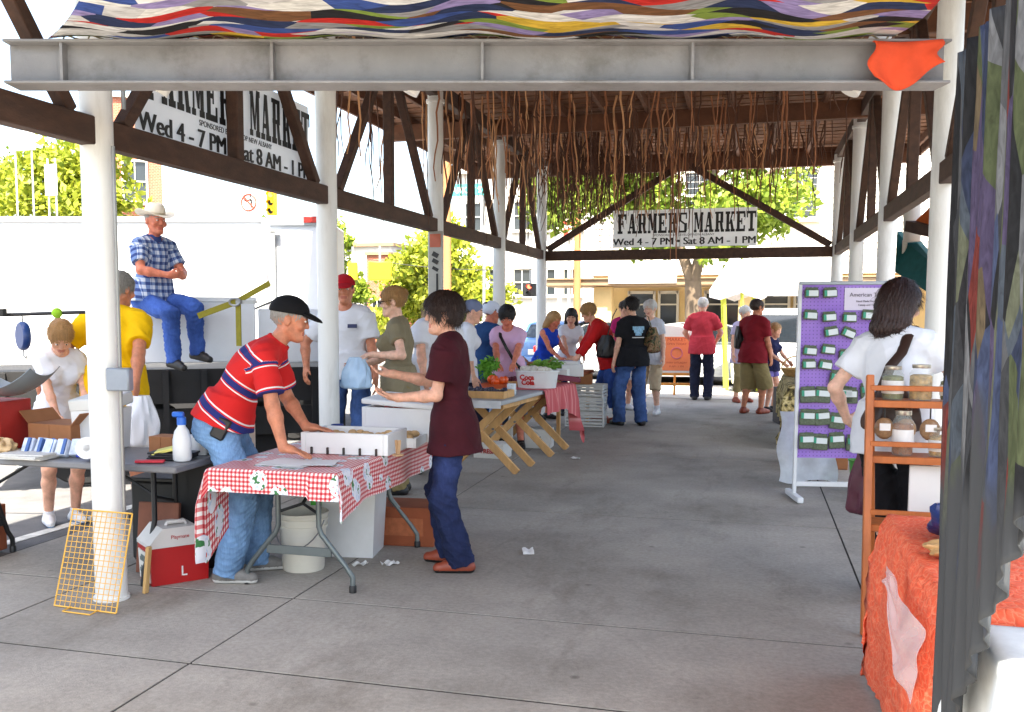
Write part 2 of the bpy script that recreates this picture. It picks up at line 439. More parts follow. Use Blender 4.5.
def person(label, loc, face, H=1.75, res=.010, pelvis=(0, 0, 0), lean=(4, 0, 0), head=(5, 0, 0), hands=None, feet=None, fat=1.0, fem=False,
           tone='fair', top=None, bottom=None, shoes=None, hair=None, hat=None, group=None, seed=1, glasses=None, detail=True, cat='person'):
    s = H/1.75; rng = np.random.default_rng(seed)
    # ---- joints (local frame: faces +Y, right hand on +X)
    P = A(0, 0, .93*s)+A(*pelvis)
    fwd, side, tw = [R(q) for q in lean]
    def frame(f, sd, t): return rotm((0, 0, 1), t) @ rotm((1, 0, 0), -f) @ rotm((0, 1, 0), sd)
    M0 = frame(fwd*.45, side*.4, tw*.2); M1 = frame(fwd*.8, side*.8, tw*.7); M2 = frame(fwd, side, tw)
    u0, u1, u2 = M0[:, 2], M1[:, 2], M2[:, 2]; r2, f2 = M2[:, 0], M2[:, 1]
    W = P+u0*.17*s; Cc = W+u1*.18*s; N = Cc+u2*.195*s
    shw = (.148 if fem else .168)*s*(1+.25*(fat-1)); hipw = .092*s
    SH = {'R': N-u2*.055*s+r2*shw, 'L': N-u2*.055*s-r2*shw}
    hp, hy, hr = [R(q) for q in head]
    Mh = rotm((0, 0, 1), tw+hy) @ rotm((1, 0, 0), -(fwd*.35+hp)) @ rotm((0, 1, 0), side*.4+hr)
    hs = 1.05*s**.45
    HC = N+unit(u2*.75+A(0, 0, .35))*.085*s+Mh[:, 2]*.085*hs+Mh[:, 1]*.025*hs
    h2 = lambda x, y, z: HC+Mh @ A(x*hs, y*hs, z*hs)
    arms = {}; hands = hands or {}
    for q, sg in (('R', 1), ('L', -1)):
        hd = hands.get(q, {})
        t = A(*hd['t']) if 't' in hd else SH[q]+A(sg*.09*s, .06*s, -.52*s)
        e = A(*hd['e']) if 'e' in hd else A(sg*.35, -1, -.15)
        el, wr = ik(SH[q], t, .285*s, .25*s, e)
        fd = unit(wr-el); dr = unit(A(*hd['d'])) if 'd' in hd else fd
        pn = A(*hd['n']) if 'n' in hd else A(-sg*1.0, 0, 0)
        pn = unit(pn-dr*(pn@dr)); arms[q] = (SH[q], el, wr, dr, pn, hd.get('curl', 28))
    legs = {}; feet = feet or {}
    for q, sg in (('R', 1), ('L', -1)):
        ft = feet.get(q, (sg*.11*s, 0, 0, sg*10)); an = A(ft[0], ft[1], ft[2]+.08*s); hp_ = P-u0*.02*s+M0[:, 0]*sg*hipw
        ty = R(ft[3] if len(ft) > 3 else sg*10); toe = A(math.sin(ty), math.cos(ty), 0)
        tp = R(ft[4]) if len(ft) > 4 else 0; toe = A(toe[0]*math.cos(tp), toe[1]*math.cos(tp), -math.sin(tp))
        kn, an = ik(hp_, an, .435*s, .42*s, A(*ft[5]) if len(ft) > 5 else toe*A(1, 1, 0)+A(0, 0, .1)); legs[q] = (hp_, kn, an, toe)
    # ---- bounds
    pts = [P, W, N, HC]+[p for a in arms.values() for p in a[:3]]+[a[2]+a[3]*.2*s for a in arms.values()]+[p for l in legs.values() for p in l[:3]]+[l[2]+l[3]*.2 for l in legs.values()]
    lo = np.min(pts, 0)-.24*max(1, fat); hi = np.max(pts, 0)+.24*max(1, fat); lo[2] = min(lo[2], -.03); hi[2] += .02
    def torso(F, o=0.0, lower=True, arms_r=None):
        g = (fat-1); b = .012*fem
        F.el(P+A(0, 0, .005), ((.160+.05*g+b)*s+o, (.108+.07*g)*s+o, .125*s+o), M0, .04)
        for sg in (1, -1): F.el(P+M0 @ A(sg*.075*s, -.05*s, -.035*s), (.085*s*(1+.3*g)+o, .085*s*(1+.3*g)+o, .095*s+o), M0, .04)
        F.el(W+M0 @ A(0, .012*s+.05*g, -.02), ((.138-.016*fem+.14*g)*s+o, (.098+.15*g)*s+o, .15*s+o), M0, .06)
        F.el(Cc+M1 @ A(0, .0, .015*s), ((.160-.014*fem+.06*g)*s+o, (.112+.06*g)*s+o, .185*s+o), M1, .06)
        F.rc(SH['R']-r2*.035*s, SH['L']+r2*.035*s, .062*s+o, .062*s+o, .05)
        F.rc(N-u2*.005, SH['R']-r2*.02*s+u2*.01*s, .05*s+o, .042*s+o, .04); F.rc(N-u2*.005, SH['L']+r2*.02*s+u2*.01*s, .05*s+o, .042*s+o, .04)
        if fem:
            for sg in (1, -1): F.el(Cc+M1 @ A(sg*.075*s, .095*s+.04*g, .02*s), (.07*s+o, .065*s+o, .07*s+o), M1, .035)
    # ---- body
    B = Field(lo, hi, res); torso(B)
    B.rc(N-u2*.03*s, h2(0, -.012, -.06), .058*s, .05*s, .03)
    # head
    B.el(h2(0, -.012, .032), (.074*hs, .094*hs, .083*hs), Mh, .02)
    B.rc(h2(0, .030, .0), h2(0, .052, -.078), .060*hs, .036*hs, .03)
    for sg in (1, -1): B.rc(h2(sg*.045, .0, -.045), h2(sg*.018, .062, -.088), .024*hs, .017*hs, .025)
    if detail:
        for sg in (1, -1):
            B.el(h2(sg*.032, .092, .012), (.019*hs, .013*hs, .012*hs), Mh, .012, 's')
            B.el(h2(sg*.0765, -.008, -.004), (.011*hs, .020*hs, .031*hs), Mh, .008)
            B.el(h2(sg*.045, .066, -.022), (.024*hs, .020*hs, .020*hs), Mh, .02)
            B.el(h2(sg*.031, .080, .010), (.013*hs, .012*hs, .011*hs), Mh, .003)
        B.rc(h2(-.035, .078, .032), h2(.035, .078, .032), .011*hs, .011*hs, .015)
        B.rc(h2(0, .083, .022), h2(0, .101, -.018), .008*hs, .0115*hs, .014)
        for sg in (1, -1): B.el(h2(sg*.011, .091, -.022), (.008*hs, .010*hs, .007*hs), Mh, .006)
        B.rc(h2(-.018, .083, -.050), h2(.018, .083, -.050), .0065*hs, .0065*hs, .008); B.rc(h2(-.015, .083, -.061), h2(.015, .083, -.061), .0075*hs, .0075*hs, .008)
        B.el(h2(0, .078, -.088), (.020*hs, .016*hs, .015*hs), Mh, .02)
    bm_ = 1+.25*(fat-1)
    for q, sg in (('R', 1), ('L', -1)):
        sh, el, wr, dr, pn, curl = arms[q]; a = .88 if fem else 1
        B.rc(sh, el, .052*s*a*bm_, .039*s*a*bm_, .03); mid = el+(wr-el)*.3
        B.rc(el, mid, .039*s*a*bm_, .041*s*a*bm_, .02); B.rc(mid, wr, .041*s*a*bm_, .026*s*a, .02)
        sd = np.cross(dr, pn)*1.0          # sideways across the palm
        thumb = sd if (sd @ A(0, 1, .4)) > 0 else -sd
        fr_ = max(.0085*s, res*.95); hc = wr+dr*.048*s
        Mp = np.stack([thumb, dr, pn], 1)
        B.el(hc, (.040*s, .052*s, .016*s+.002), Mp, .012); B.rc(wr, hc, .025*s*a, .022*s*a, .02)
        for i, (off, ln) in enumerate(((.029, .92), (.0095, 1.0), (-.0105, .95), (-.029, .78))):
            c1 = R(curl*(.55+.1*i)); c2 = R(curl*(1.25+.12*i)); spread = off*.35
            dd = lambda c: unit(dr*math.cos(c)+pn*math.sin(c)+thumb*spread*4)
            b0 = hc+dr*.036*s+thumb*off*s; b1 = b0+dd(c1)*.043*ln*s; b2 = b1+dd(c2)*.040*ln*s
            B.rc(b0, b1, fr_*1.05, fr_, .004); B.rc(b1, b2, fr_, fr_*.88, .003)
        t0 = wr+dr*.022*s+thumb*.024*s; t1 = t0+unit(dr*.75+thumb*.62+pn*.30)*.045*s; t2 = t1+unit(dr*.95+thumb*.18+pn*.35)*.034*s
        B.rc(t0, t1, fr_*1.35, fr_*1.12, .012); B.rc(t1, t2, fr_*1.12, fr_*.95, .004)
    for q, sg in (('R', 1), ('L', -1)):
        hp_, kn, an, toe = legs[q]
        B.rc(hp_, kn, .080*s*(1+.35*(fat-1)), .056*s*bm_, .04); md = kn+(an-kn)*.3+unit(A(-toe[0], -toe[1], 0))*.016*s
        B.rc(kn, md, .055*s*bm_, .056*s*bm_, .03); B.rc(md, an, .056*s*bm_, .036*s, .03)
        B.rc(an+A(0, 0, -.035*s)-toe*.035*s, an+toe*.15*s-A(0, 0, .048*s), .036*s, .024*s, .02)
    hm = (hair or {}).get('mat'); sk, lp = skin(tone)
    def midx(c):
        l = (c-HC) @ Mh/hs; o = np.zeros(len(c))
        o[(np.abs(l[:, 0]) < .026) & (l[:, 1] > .074) & (l[:, 2] < -.044) & (l[:, 2] > -.068)] = 1
        o[(np.abs(np.abs(l[:, 0])-.032) < .019) & (l[:, 1] > .06) & (l[:, 2] > .027+.0) & (l[:, 2] < .037)] = 2
        return o
    body = sdf_obj('person', B, [sk, lp, hm or sk], rl=1, midx=midx if detail and res < .0105 else None)
    body.location = loc; body.rotation_euler = (0, 0, math.atan2(face[1], face[0])-PI/2)
    tag(body, label, cat, group)
    # ---- eyes
    if detail and res < .0095:
        ew = mat('eye_white', S(225, 222, 215), .2, .03); ei = mat('eye_iris', S(45, 32, 24), .15, .1)
        for sg in (1, -1):
            mb = MB(); mb.ell((0, 0, 0), (.0125*hs, .0125*hs, .0075*hs), 12, 8); mb.ell((0, .0085*hs, 0), (.0058*hs, .0052*hs, .0062*hs), 8, 6, 1)
            e = mb.build('eye', [ew, ei], body, smooth=60); Mr = Matrix(Mh.tolist()).to_4x4(); Mr.translation = Vector(h2(sg*.0315, .0815, .011)); e.matrix_local = Mr
    # ---- garments
    def coords(V):
        t = (V-P) @ u1; pu = (V-P) @ M1[:, 0]
        for q in 'RL':
            sh, el, wr = arms[q][:3]; ax = unit(el-sh); tt = (V-sh) @ ax; rd = np.linalg.norm(V-sh-tt[:, None]*ax, axis=1)
            on = (tt > .055*s) & (rd < .12*s); t = np.where(on, (sh-P) @ u1-tt, t); pu = np.where(on, (V-sh) @ unit(np.cross(ax, f2)), pu)
        return t, pu
    if top:
        o = top.get('loose', .014)*s; T = Field(lo, hi, res*top.get('rs', 1)); torso(T, o)
        hem = top.get('hem', .12)*s; Hp = P-u0*hem
        po = (bottom or {}).get('loose', .012)*s; T.cc(W, Hp-u0*.03, (.158+.13*(fat-1))*s+o*.6, (.188+.08*(fat-1))*s+max(o, po+.016)*top.get('flare', 1.2), .05, fr=M0[:, 1], asp=.84); T.el(P+A(0, 0, .0), ((.168+.05*(fat-1))*s+po+.018, (.122+.07*(fat-1))*s+po+.018, .17*s), M0, .04)
        for q, sg in (('R', 1), ('L', -1)):
            sh, el, wr = arms[q][:3]; sl = top.get('sleeve', .6); a = .9 if fem else 1
            if sl <= 0: 
                T.cut(sh+r2*sg*.012*s, r2*sg, (np.minimum(sh, el)-.13, np.maximum(sh, el)+.13)); continue
            if sl <= 1:
                e = sh+(el-sh)*sl; T.cc(sh, e, .058*s*a*bm_+o, (.050*s*a*bm_+o*1.25)*top.get('slw', 1.0), .045)
            else:
                T.rc(sh, el, .058*s*a*bm_+o, .046*s*a+o, .045); e = el+(wr-el)*min(sl-1, .98); T.cc(el, e, .046*s*a+o, .034*s*a+o, .02)
        if not top.get('dress'): T.cut(Hp, -u0)
        nk = top.get('neck', .062)*s; T.el(N+f2*.035*s+u2*.035*s, (nk*1.05, nk*1.25, .055*s), M2, .012, 's')
        if top.get('neckback', 0): T.el(N-f2*.0+u2*.06*s, (nk*1.15, nk*1.4, .06*s), M2, .012, 's')
        fa = top.get('fold', .0055)
        tattr = {'pv': lambda V: coords(V)[0], 'pu': lambda V: coords(V)[1]} if top.get('pattern') else None
        sdf_obj(top.get('name', 'shirt'), T, top['mat'], body, 2, lambda V: folds(V, seed*7+1, fa, .13), tattr)
        if top.get('collar'):
            C = Field(lo, hi, res); c0 = N-u2*.012*s; C.cc(c0-u2*.015*s, N+u2*.05*s-f2*.01*s, .086*s, .070*s, .0)
            C.cc(c0-u2*.05*s, N+u2*.09*s-f2*.01*s, .066*s, .050*s, 0, 's')
            sdf_obj('collar', C, top['collar'], body, 1)
    if bottom:
        kind = bottom['kind']; o = bottom.get('loose', .012)*s; D = Field(lo, hi, res)
        D.el(P+A(0, 0, .01), ((.163+.05*(fat-1)+.012*fem)*s+o*.7, (.110+.07*(fat-1))*s+o*.7, .13*s), M0, .04)
        D.el(W-u0*.06*s+M0 @ A(0, .04*(fat-1), 0), ((.140+.1*(fat-1))*s+o*.4, (.10+.1*(fat-1))*s+o*.4, .08*s), M0, .05)
        for sg in (1, -1): D.el(P+M0 @ A(sg*.075*s, -.05*s, -.035*s), (.088*s*(1+.3*(fat-1))+o*.8, .088*s*(1+.3*(fat-1))+o*.8, .1*s+o*.5), M0, .04)
        if kind == 'skirt':
            kz = legs['R'][1]*.5+legs['L'][1]*.5; fx = P+(kz-P)*bottom.get('len', 1.2)
            D.cc(P, fx, .17*s, (.2)*s+o, .06, fr=M0[:, 1], asp=.85)
        else:
            ln = bottom.get('len', 2.0)
            for q in 'RL':
                hp_, kn, an, toe = legs[q]; f = (1+.35*(fat-1))
                if ln <= 1.2:
                    e = hp_+(kn-hp_)*min(ln, 1); D.cc(hp_, e+(unit(kn-hp_)*.1*s if ln > 1 else 0), .084*s*f+o, .076*s*bm_+o*1.6, .045)
                else:
                    D.rc(hp_, kn, .084*s*f+o, .068*s*bm_+o, .05)
                    e = kn+(an-kn)*min(ln-1, 1.0)-A(0, 0, .035*s)*(ln >= 2); D.cc(kn, e, .070*s*bm_+o, .052*s+o*bottom.get('cuff', 1.5), .03, ov=.02)
        D.cut(W-u0*.02*s, u0)
        if kind != 'skirt': D.el(P-u0*.16*s, (.012*s, .2*s, .05*s), M0, .04, 's')
        fa = bottom.get('fold', .006)
        sdf_obj(bottom.get('name', 'trousers' if kind == 'pants' else kind), D, bottom['mat'], body, 2, lambda V: folds(V, seed*5+3, fa, .10))
        if bottom.get('belt'):
            T = Field(lo, hi, res); bc = P+u0*.085*s
            T.cc(bc, bc+u0*.034*s, (.158+.1*(fat-1))*s+o, (.156+.1*(fat-1))*s+o, 0, fr=M0[:, 1], asp=.72); sdf_obj('belt', T, bottom['belt'], body, 0)
    if shoes:
        for q, sg in (('R', 1), ('L', -1)):
            hp_, kn, an, toe = legs[q]; T = Field(np.minimum(an, an+toe*.25)-.14, np.maximum(an, an+toe*.25)+.14, min(res, .009)); dn = unit(np.cross(np.cross(toe, A(0, 0, 1)), toe))*-1
            z0 = an+dn*.045*s
            T.rc(z0-toe*.04*s, z0+toe*.155*s+dn*.004, .042*s, .034*s, .02); T.rc(z0-toe*.03*s, z0+toe*.09*s-dn*.012, .044*s, .036*s, .03)
            if shoes.get('high'): T.cc(an, an+unit(kn-an)*shoes['high']*s, .05*s, .052*s, .03)
            else: T.cc(z0, an+unit(kn-an)*.02, .046*s, .045*s, .03)
            T.cut(an+dn*.078*s, dn)
            mm = [shoes['mat'], shoes.get('sole', shoes['mat'])]
            sdf_obj(shoes.get('name', 'shoe'), T, mm, body, 1, midx=lambda c: ((c-an) @ dn > .058*s).astype(float))
            if shoes.get('sock'):
                K = Field(an-.3, an+.3, .01); K.cc(an+dn*.02, an+unit(kn-an)*shoes.get('sockh', .1)*s, .042*s, .046*s, 0); sdf_obj('sock', K, shoes['sock'], body, 1)
    # ---- hair
    if hair and hair['style'] != 'none':
        st = hair['style']; hb = (HC-.42, HC+.34); G = Field(hb[0], hb[1], min(res, .009)); t = .003 if hat else hair.get('thick', .012)
        G.el(h2(0, -.014, .036), (.076*hs+t, .096*hs+t, .085*hs+t), Mh, .02)
        if st in ('bob', 'long', 'wavy'):
            ln = {'bob': .15, 'long': .26, 'wavy': .2}[st]
            for sg in (1, -1):
                G.rc(h2(sg*.062, -.02, .0), h2(sg*.072, -.035, -ln*.75), .038*hs, .034*hs, .03)
            G.rc(h2(0, -.07, .0), h2(0, -.085, -ln), .062*hs, .058*hs, .04); G.rc(h2(-.05, -.06, -.02), h2(-.06, -.07, -ln*.95), .04*hs, .036*hs, .03); G.rc(h2(.05, -.06, -.02), h2(.06, -.07, -ln*.95), .04*hs, .036*hs, .03)
        if st == 'pony':
            pts_ = [h2(0, -.10, .03), h2(0, -.145, .02), h2(0, -.155, -.04), h2(0, -.14, -.11)]
            for a_, b_, ra, rb in zip(pts_[:-1], pts_[1:], (.022, .03, .028), (.03, .028, .014)): G.rc(a_, b_, ra*hs, rb*hs, .015)
        if st == 'bun': G.el(h2(0, -.105, .06), (.036*hs, .034*hs, .034*hs), Mh, .012)
        if st == 'mop':
            for (x, y, z) in ((-.05, .06, .055), (0, .075, .065), (.05, .06, .055), (-.07, .0, .03), (.07, .0, .03), (-.06, -.06, -.02), (.06, -.06, -.02), (0, -.085, -.04)): G.el(h2(x, y, z), (.034*hs, .03*hs, .036*hs), Mh, .02)
        # open the face and the neck
        fz = hair.get('line', .052)
        G.el(h2(0, .105, fz-.115), (.072*hs, .085*hs, .115*hs), Mh, .012, 's')
        if st in ('short', 'mop', 'pony', 'bun', 'fringe'):
            G.cut(h2(0, -.05, -.045 if st != 'mop' else -.065), -Mh[:, 2], (h2(0, 0, -.09)-.16, h2(0, 0, -.09)+.16) if st != 'pony' else (h2(0, .0, -.1)-.1, h2(0, .0, -.1)+.1))
            for sg in (1, -1): G.rc(h2(sg*.085, .03, -.07), h2(sg*.085, .006, .006), .03*hs, .020*hs, .008, 's')
        ax = Mh[:, 2]
        def strands(V):
            l = (V-HC) @ Mh; an_ = np.arctan2(l[:, 0], l[:, 1]+.02); r_ = np.random.default_rng(seed+40)
            return .0030*np.sin(an_*37+l[:, 2]*20+2*np.sin(l[:, 2]*40))+.0022*np.sin(an_*71+l[:, 2]*35)+folds(V, seed+9, .004, .06, ax)
        ho = sdf_obj('hair', G, hair['mat'], body, 1, strands)
        if res < .0095 and not hat: hair_strands(ho, HC, Mh, hair['mat'], seed, st)
    # ---- hats
    if hat:
        st = hat['style']; G = Field(HC-.3, HC+.32, min(res, .009))
        if st == 'cap':
            C2 = lambda x, y, z: h2(x, y, z)
            G.el(C2(0, -.012, .045), (.093*hs, .112*hs, .092*hs), Mh, .0); G.cut(C2(0, 0, .038), -Mh[:, 2]+Mh[:, 1]*.05)
            cap = sdf_obj('cap', G, hat['mat'], body, 1)
            G = Field(HC-.3, HC+.32, min(res, .006)); bs = hat.get('back', 1)
            Mb = Mh @ rotm((1, 0, 0), R(-14)*1)
            G.el(C2(0, .098*bs, .040), (.074*hs, .082*hs, .020*hs), Mb, 0); G.el(C2(0, -.01, .036), (.082*hs, .098*hs, .05*hs), Mh, 0, 's'); G.el(C2(0, .098*bs, -.046), (.125*hs, .3, .083*hs), Mb, 0, 's')
            sdf_obj('cap_brim', G, hat.get('brim', hat['mat']), cap, 1)
        elif st == 'cowboy':
            G.el(h2(0, -.012, .085), (.082*hs, .100*hs, .085*hs), Mh, 0); G.cut(h2(0, 0, .045), -Mh[:, 2]); G.el(h2(0, -.01, .178), (.026*hs, .085*hs, .028*hs), Mh, .03, 's')
            hb_ = sdf_obj('hat', G, hat['mat'], body, 1)
            mb = MB(); Mx = Mh
            def br(u, v):
                a = 2*PI*u; r_ = .088+.068*v; z = .052+.045*v*v*abs(math.cos(a))**1.5-.02*v*abs(math.sin(a))
                return Vector(h2(r_*math.cos(a), -.012+r_*1.2*math.sin(a), z))
            mb.grid(br, 36, 4); mb.build('hat_brim', hat['mat'], hb_, solid=.004)
            mb = MB(); mb.grid(lambda u, v: Vector(h2(.0845*math.cos(2*PI*u), -.012+.1025*math.sin(2*PI*u), .052+.02*v)), 32, 1); mb.build('hat_band', hat.get('band', hat['mat']), hb_, solid=.003)
        elif st in ('kerchief', 'bonnet'):
            G.el(h2(0, -.016, .045), (.086*hs, .106*hs, .088*hs), Mh, 0)
            if st == 'bonnet': G.el(h2(0, -.075, .02), (.07*hs, .07*hs, .07*hs), Mh, .03)
            else: G.rc(h2(0, -.1, .0), h2(0, -.115, -.05), .025, .012, .02)
            G.el(h2(0, .115, -.06), (.09*hs, .10*hs, .125*hs), Mh, .01, 's'); G.cut(h2(0, -.03, -.035), -Mh[:, 2], (h2(0, 0, -.12)-.13, h2(0, 0, -.12)+.115))
            sdf_obj('headscarf' if st == 'kerchief' else 'bonnet', G, hat['mat'], body, 1, lambda V: folds(V, seed, .003, .05))
    if glasses:
        mb = MB()
        for sg in (1, -1):
            mb.ell(h2(sg*.033, .098, .012), (.026*hs, .006, .019*hs), 12, 8, M=Matrix(Mh.tolist()))
            mb.tube([h2(sg*.058, .092, .016), h2(sg*.08, .02, .012), h2(sg*.08, -.01, .004)], .0028, 5)
        mb.tube([h2(-.012, .103, .014), h2(.012, .103, .014)], .003, 5)
        mb.build('sunglasses', glasses, body)
    body_info = dict(arms=arms, legs=legs, N=N, P=P, HC=HC, Mh=Mh, M2=M2, SH=SH, s=s, W=W, Cc=Cc)
    return body, body_info
def to_world(body, p):
    c, s_ = math.cos(body.rotation_euler[2]), math.sin(body.rotation_euler[2])
    return Vector((body.location[0]+c*p[0]-s_*p[1], body.location[1]+s_*p[0]+c*p[1], body.location[2]+p[2]))
def sheet(name, fn, nu, nv, m_, parent=None):
    """cloth from fn(u,v) -> (position, a, b); a,b are its own weave coordinates"""
    vs = []; pa = []; pb = []
    for j in range(nv+1):
        for i in range(nu+1):
            p, a, b = fn(i/nu, j/nv); vs.append(tuple(p)); pa.append(a); pb.append(b)
    w_ = nu+1; me = bpy.data.meshes.new(name); me.from_pydata(vs, [], [(j*w_+i, j*w_+i+1, (j+1)*w_+i+1, (j+1)*w_+i) for j in range(nv) for i in range(nu)]); me.materials.append(m_)
    for k, d in (('pu', pa), ('pv', pb)): t_ = me.attributes.new(k, 'FLOAT', 'POINT'); t_.data.foreach_set('value', d)
    me.polygons.foreach_set('use_smooth', [True]*len(me.polygons)); me.update(); o = bpy.data.objects.new(name, me); COL.objects.link(o); o.parent = parent; return o
# ================================================================== SETTING + SHELTER
# ---- slab: concrete with joints, stains, one sheet; asphalt yard and street around it
def concrete_mat():
    m, nt, b = new_mat('slab_concrete'); L = nt.links
    tc = nn(nt, 'ShaderNodeTexCoord'); o = tc.outputs['Object']
    n1 = nn(nt, 'ShaderNodeTexNoise', Scale=.55, Detail=9.0, Roughness=.66); L.new(o, n1.inputs['Vector'])
    r1 = ramp(nt, [(.28, S(122, 117, 109)), (.5, S(158, 152, 143)), (.72, S(182, 175, 164))]); L.new(n1.outputs['Fac'], r1.inputs['Fac'])
    n2 = nn(nt, 'ShaderNodeTexNoise', Scale=38.0, Detail=6.0, Roughness=.7); L.new(o, n2.inputs['Vector'])
    r2 = ramp(nt, [(.3, (.78, .78, .78, 1)), (.65, (1.08, 1.08, 1.08, 1))]); L.new(n2.outputs['Fac'], r2.inputs['Fac'])
    mx = nn(nt, 'ShaderNodeMix', data_type='RGBA', blend_type='MULTIPLY'); mx.inputs['Factor'].default_value = 1; L.new(r1.outputs['Color'], mx.inputs['A']); L.new(r2.outputs['Color'], mx.inputs['B'])
    # dark spots of old gum and oil
    v = nn(nt, 'ShaderNodeTexVoronoi', Scale=2.3); v.inputs['Randomness'].default_value = 1.0; L.new(o, v.inputs['Vector'])
    rv = ramp(nt, [(.02, (.42, .41, .40, 1)), (.06, (1, 1, 1, 1))]); L.new(v.outputs['Distance'], rv.inputs['Fac'])
    m2 = nn(nt, 'ShaderNodeMix', data_type='RGBA', blend_type='MULTIPLY'); m2.inputs['Factor'].default_value = .75; L.new(mx.outputs['Result'], m2.inputs['A']); L.new(rv.outputs['Color'], m2.inputs['B'])
    n3 = nn(nt, 'ShaderNodeTexNoise', Scale=1.4, Detail=8.0, Roughness=.75); 
    mp = nn(nt, 'ShaderNodeMapping'); mp.inputs['Scale'].default_value = (1.0, .35, 1); L.new(o, mp.inputs['Vector']); L.new(mp.outputs['Vector'], n3.inputs['Vector'])
    r3 = ramp(nt, [(.52, (1, 1, 1, 1)), (.66, (.66, .64, .62, 1)), (.8, (.5, .48, .46, 1))]); L.new(n3.outputs['Fac'], r3.inputs['Fac'])
    m3 = nn(nt, 'ShaderNodeMix', data_type='RGBA', blend_type='MULTIPLY'); m3.inputs['Factor'].default_value = .8; L.new(m2.outputs['Result'], m3.inputs['A']); L.new(r3.outputs['Color'], m3.inputs['B'])
    # hairline cracks
    vc = nn(nt, 'ShaderNodeTexVoronoi', Scale=.28, feature='DISTANCE_TO_EDGE'); nw = nn(nt, 'ShaderNodeTexNoise', Scale=1.6, Detail=6.0); L.new(o, nw.inputs['Vector'])
    mm = nn(nt, 'ShaderNodeMix', data_type='RGBA'); mm.inputs['Factor'].default_value = .22; L.new(o, mm.inputs['A']); L.new(nw.outputs['Color'], mm.inputs['B']); L.new(mm.outputs['Result'], vc.inputs['Vector'])
    rc = ramp(nt, [(.0008, (.35, .34, .33, 1)), (.0022, (1, 1, 1, 1))]); L.new(vc.outputs['Distance'], rc.inputs['Fac'])
    m4 = nn(nt, 'ShaderNodeMix', data_type='RGBA', blend_type='MULTIPLY'); m4.inputs['Factor'].default_value = .12; L.new(m3.outputs['Result'], m4.inputs['A']); L.new(rc.outputs['Color'], m4.inputs['B'])
    L.new(m4.outputs['Result'], b.inputs['Base Color']); b.inputs['Roughness'].default_value = .82; b.inputs['Specular IOR Level'].default_value = .3
    nb = nn(nt, 'ShaderNodeTexNoise', Scale=120.0, Detail=4.0); L.new(o, nb.inputs['Vector'])
    bp = nn(nt, 'ShaderNodeBump', Strength=.35, Distance=.006); L.new(nb.outputs['Fac'], bp.inputs['Height']); L.new(bp.outputs['Normal'], b.inputs['Normal'])
    return m
CONC = concrete_mat()
asph = mat('asphalt', S(92, 92, 94), rough=.9, var=.25, scale=3, bump=.5, bscale=300, dirt=.25)
mb = MB(); mb.box((0, 150, -.12), (900, 700, .2)); tag(mb.build('road', asph, smooth=0), kind='structure')
# slab in pours: real gaps of 12 mm between the panels
XJ = [-4.05, -3.62, -1.52 if False else -2.62, .57, 3.0]
xs = [-4.55, -3.62, -2.35, .64, 3.2]; ys = [-6, .4, 3.72, 4.75, 7.4, 10.6, 13.9, 17.95]
mb = MB(); g = .006
for i in range(len(xs)-1):
    for j in range(len(ys)-1):
        jit = .0006*((i*7+j*5) % 3)
        mb.box(((xs[i]+xs[i+1])/2, (ys[j]+ys[j+1])/2, -.058-jit), (xs[i+1]-xs[i]-2*g, ys[j+1]-ys[j]-3.6*g, .116))
tag(mb.build('market_floor', CONC, smooth=0), kind='structure')
mb = MB(); mb.box((-.67, 6, -.035), (7.8, 24.1, .06)); tag(mb.build('floor_joint_filler', mat('joint_dirt', S(48, 44, 40), .95, .3, 20)), kind='structure')
walk = mat('sidewalk_concrete', S(170, 165, 158), .85, .12, 2.5, bump=.3, bscale=150, dirt=.2)
mb = MB()
for i in range(9): mb.box((-13+i*3.2, 19.6, -.05), (3.185, 3.2, .116), bev=.01)
tag(mb.build('sidewalk', walk, smooth=0), kind='structure')
mb = MB()
for i in range(12): mb.box((-20+i*3.4, 30.3, -.04), (3.385, 4.2, .16), bev=.01)
tag(mb.build('far_sidewalk', walk, smooth=0), kind='structure')
stripe = mat('road_paint', S(205, 205, 200), .8, .15, 12, dirt=.35)
mb = MB(); mb.bar((-4.90, 4.2, -.017), (-4.62, 9.5, -.017), .10, .004); mb.bar((-7.4, 4.2, -.017), (-7.0, 9.5, -.017), .10, .004); tag(mb.build('parking_line', stripe, smooth=0), kind='structure')

# ---- shelter
wood = mat('dark_timber', S(70, 46, 33), .78, .35, 5, bump=.35, bscale=40, stretch=(3, 1, 3), dirt=.35)
wood2 = mat('roof_timber', S(104, 66, 44), .82, .35, 4, bump=.3, bscale=40, stretch=(1, 3, 1), dirt=.4)
deckm = mat('roof_boards', S(128, 86, 60), .88, .4, 3, bump=.3, bscale=30, stretch=(.6, 6, 1), dirt=.4)
whitep = mat('white_post_paint', S(230, 230, 226), .45, .05, 2.2, bump=.12, bscale=30, stretch=(2.5, 2.5, .5), dirt=.30)
sh = empty('market_shelter', (0, 0, 0), 0, 'open timber roofed market shelter on round white posts', 'market shelter')
PY = [1.62, 4.48, 7.38, 10.24, 13.05, 15.88]; XL, XR = -3.3, 1.245; ZB = 2.48; ZR = 4.1
for X in (XL, XR):
    for y in PY:
        m = MB(); m.lathe([(.096, 0), (.096, .015), (.084, .016), (.084, 3.78), (.10, 3.782), (.10, 3.815), (.084, 3.82), (.084, 3.9)], (X, y, 0), 28); m.build('post', whitep, sh)
def beam(a, b, w=.09, h=.145, name='beam', m_=wood): m = MB(); m.bar(a, b, w, h, bev=.006); return m.build(name, m_, sh)
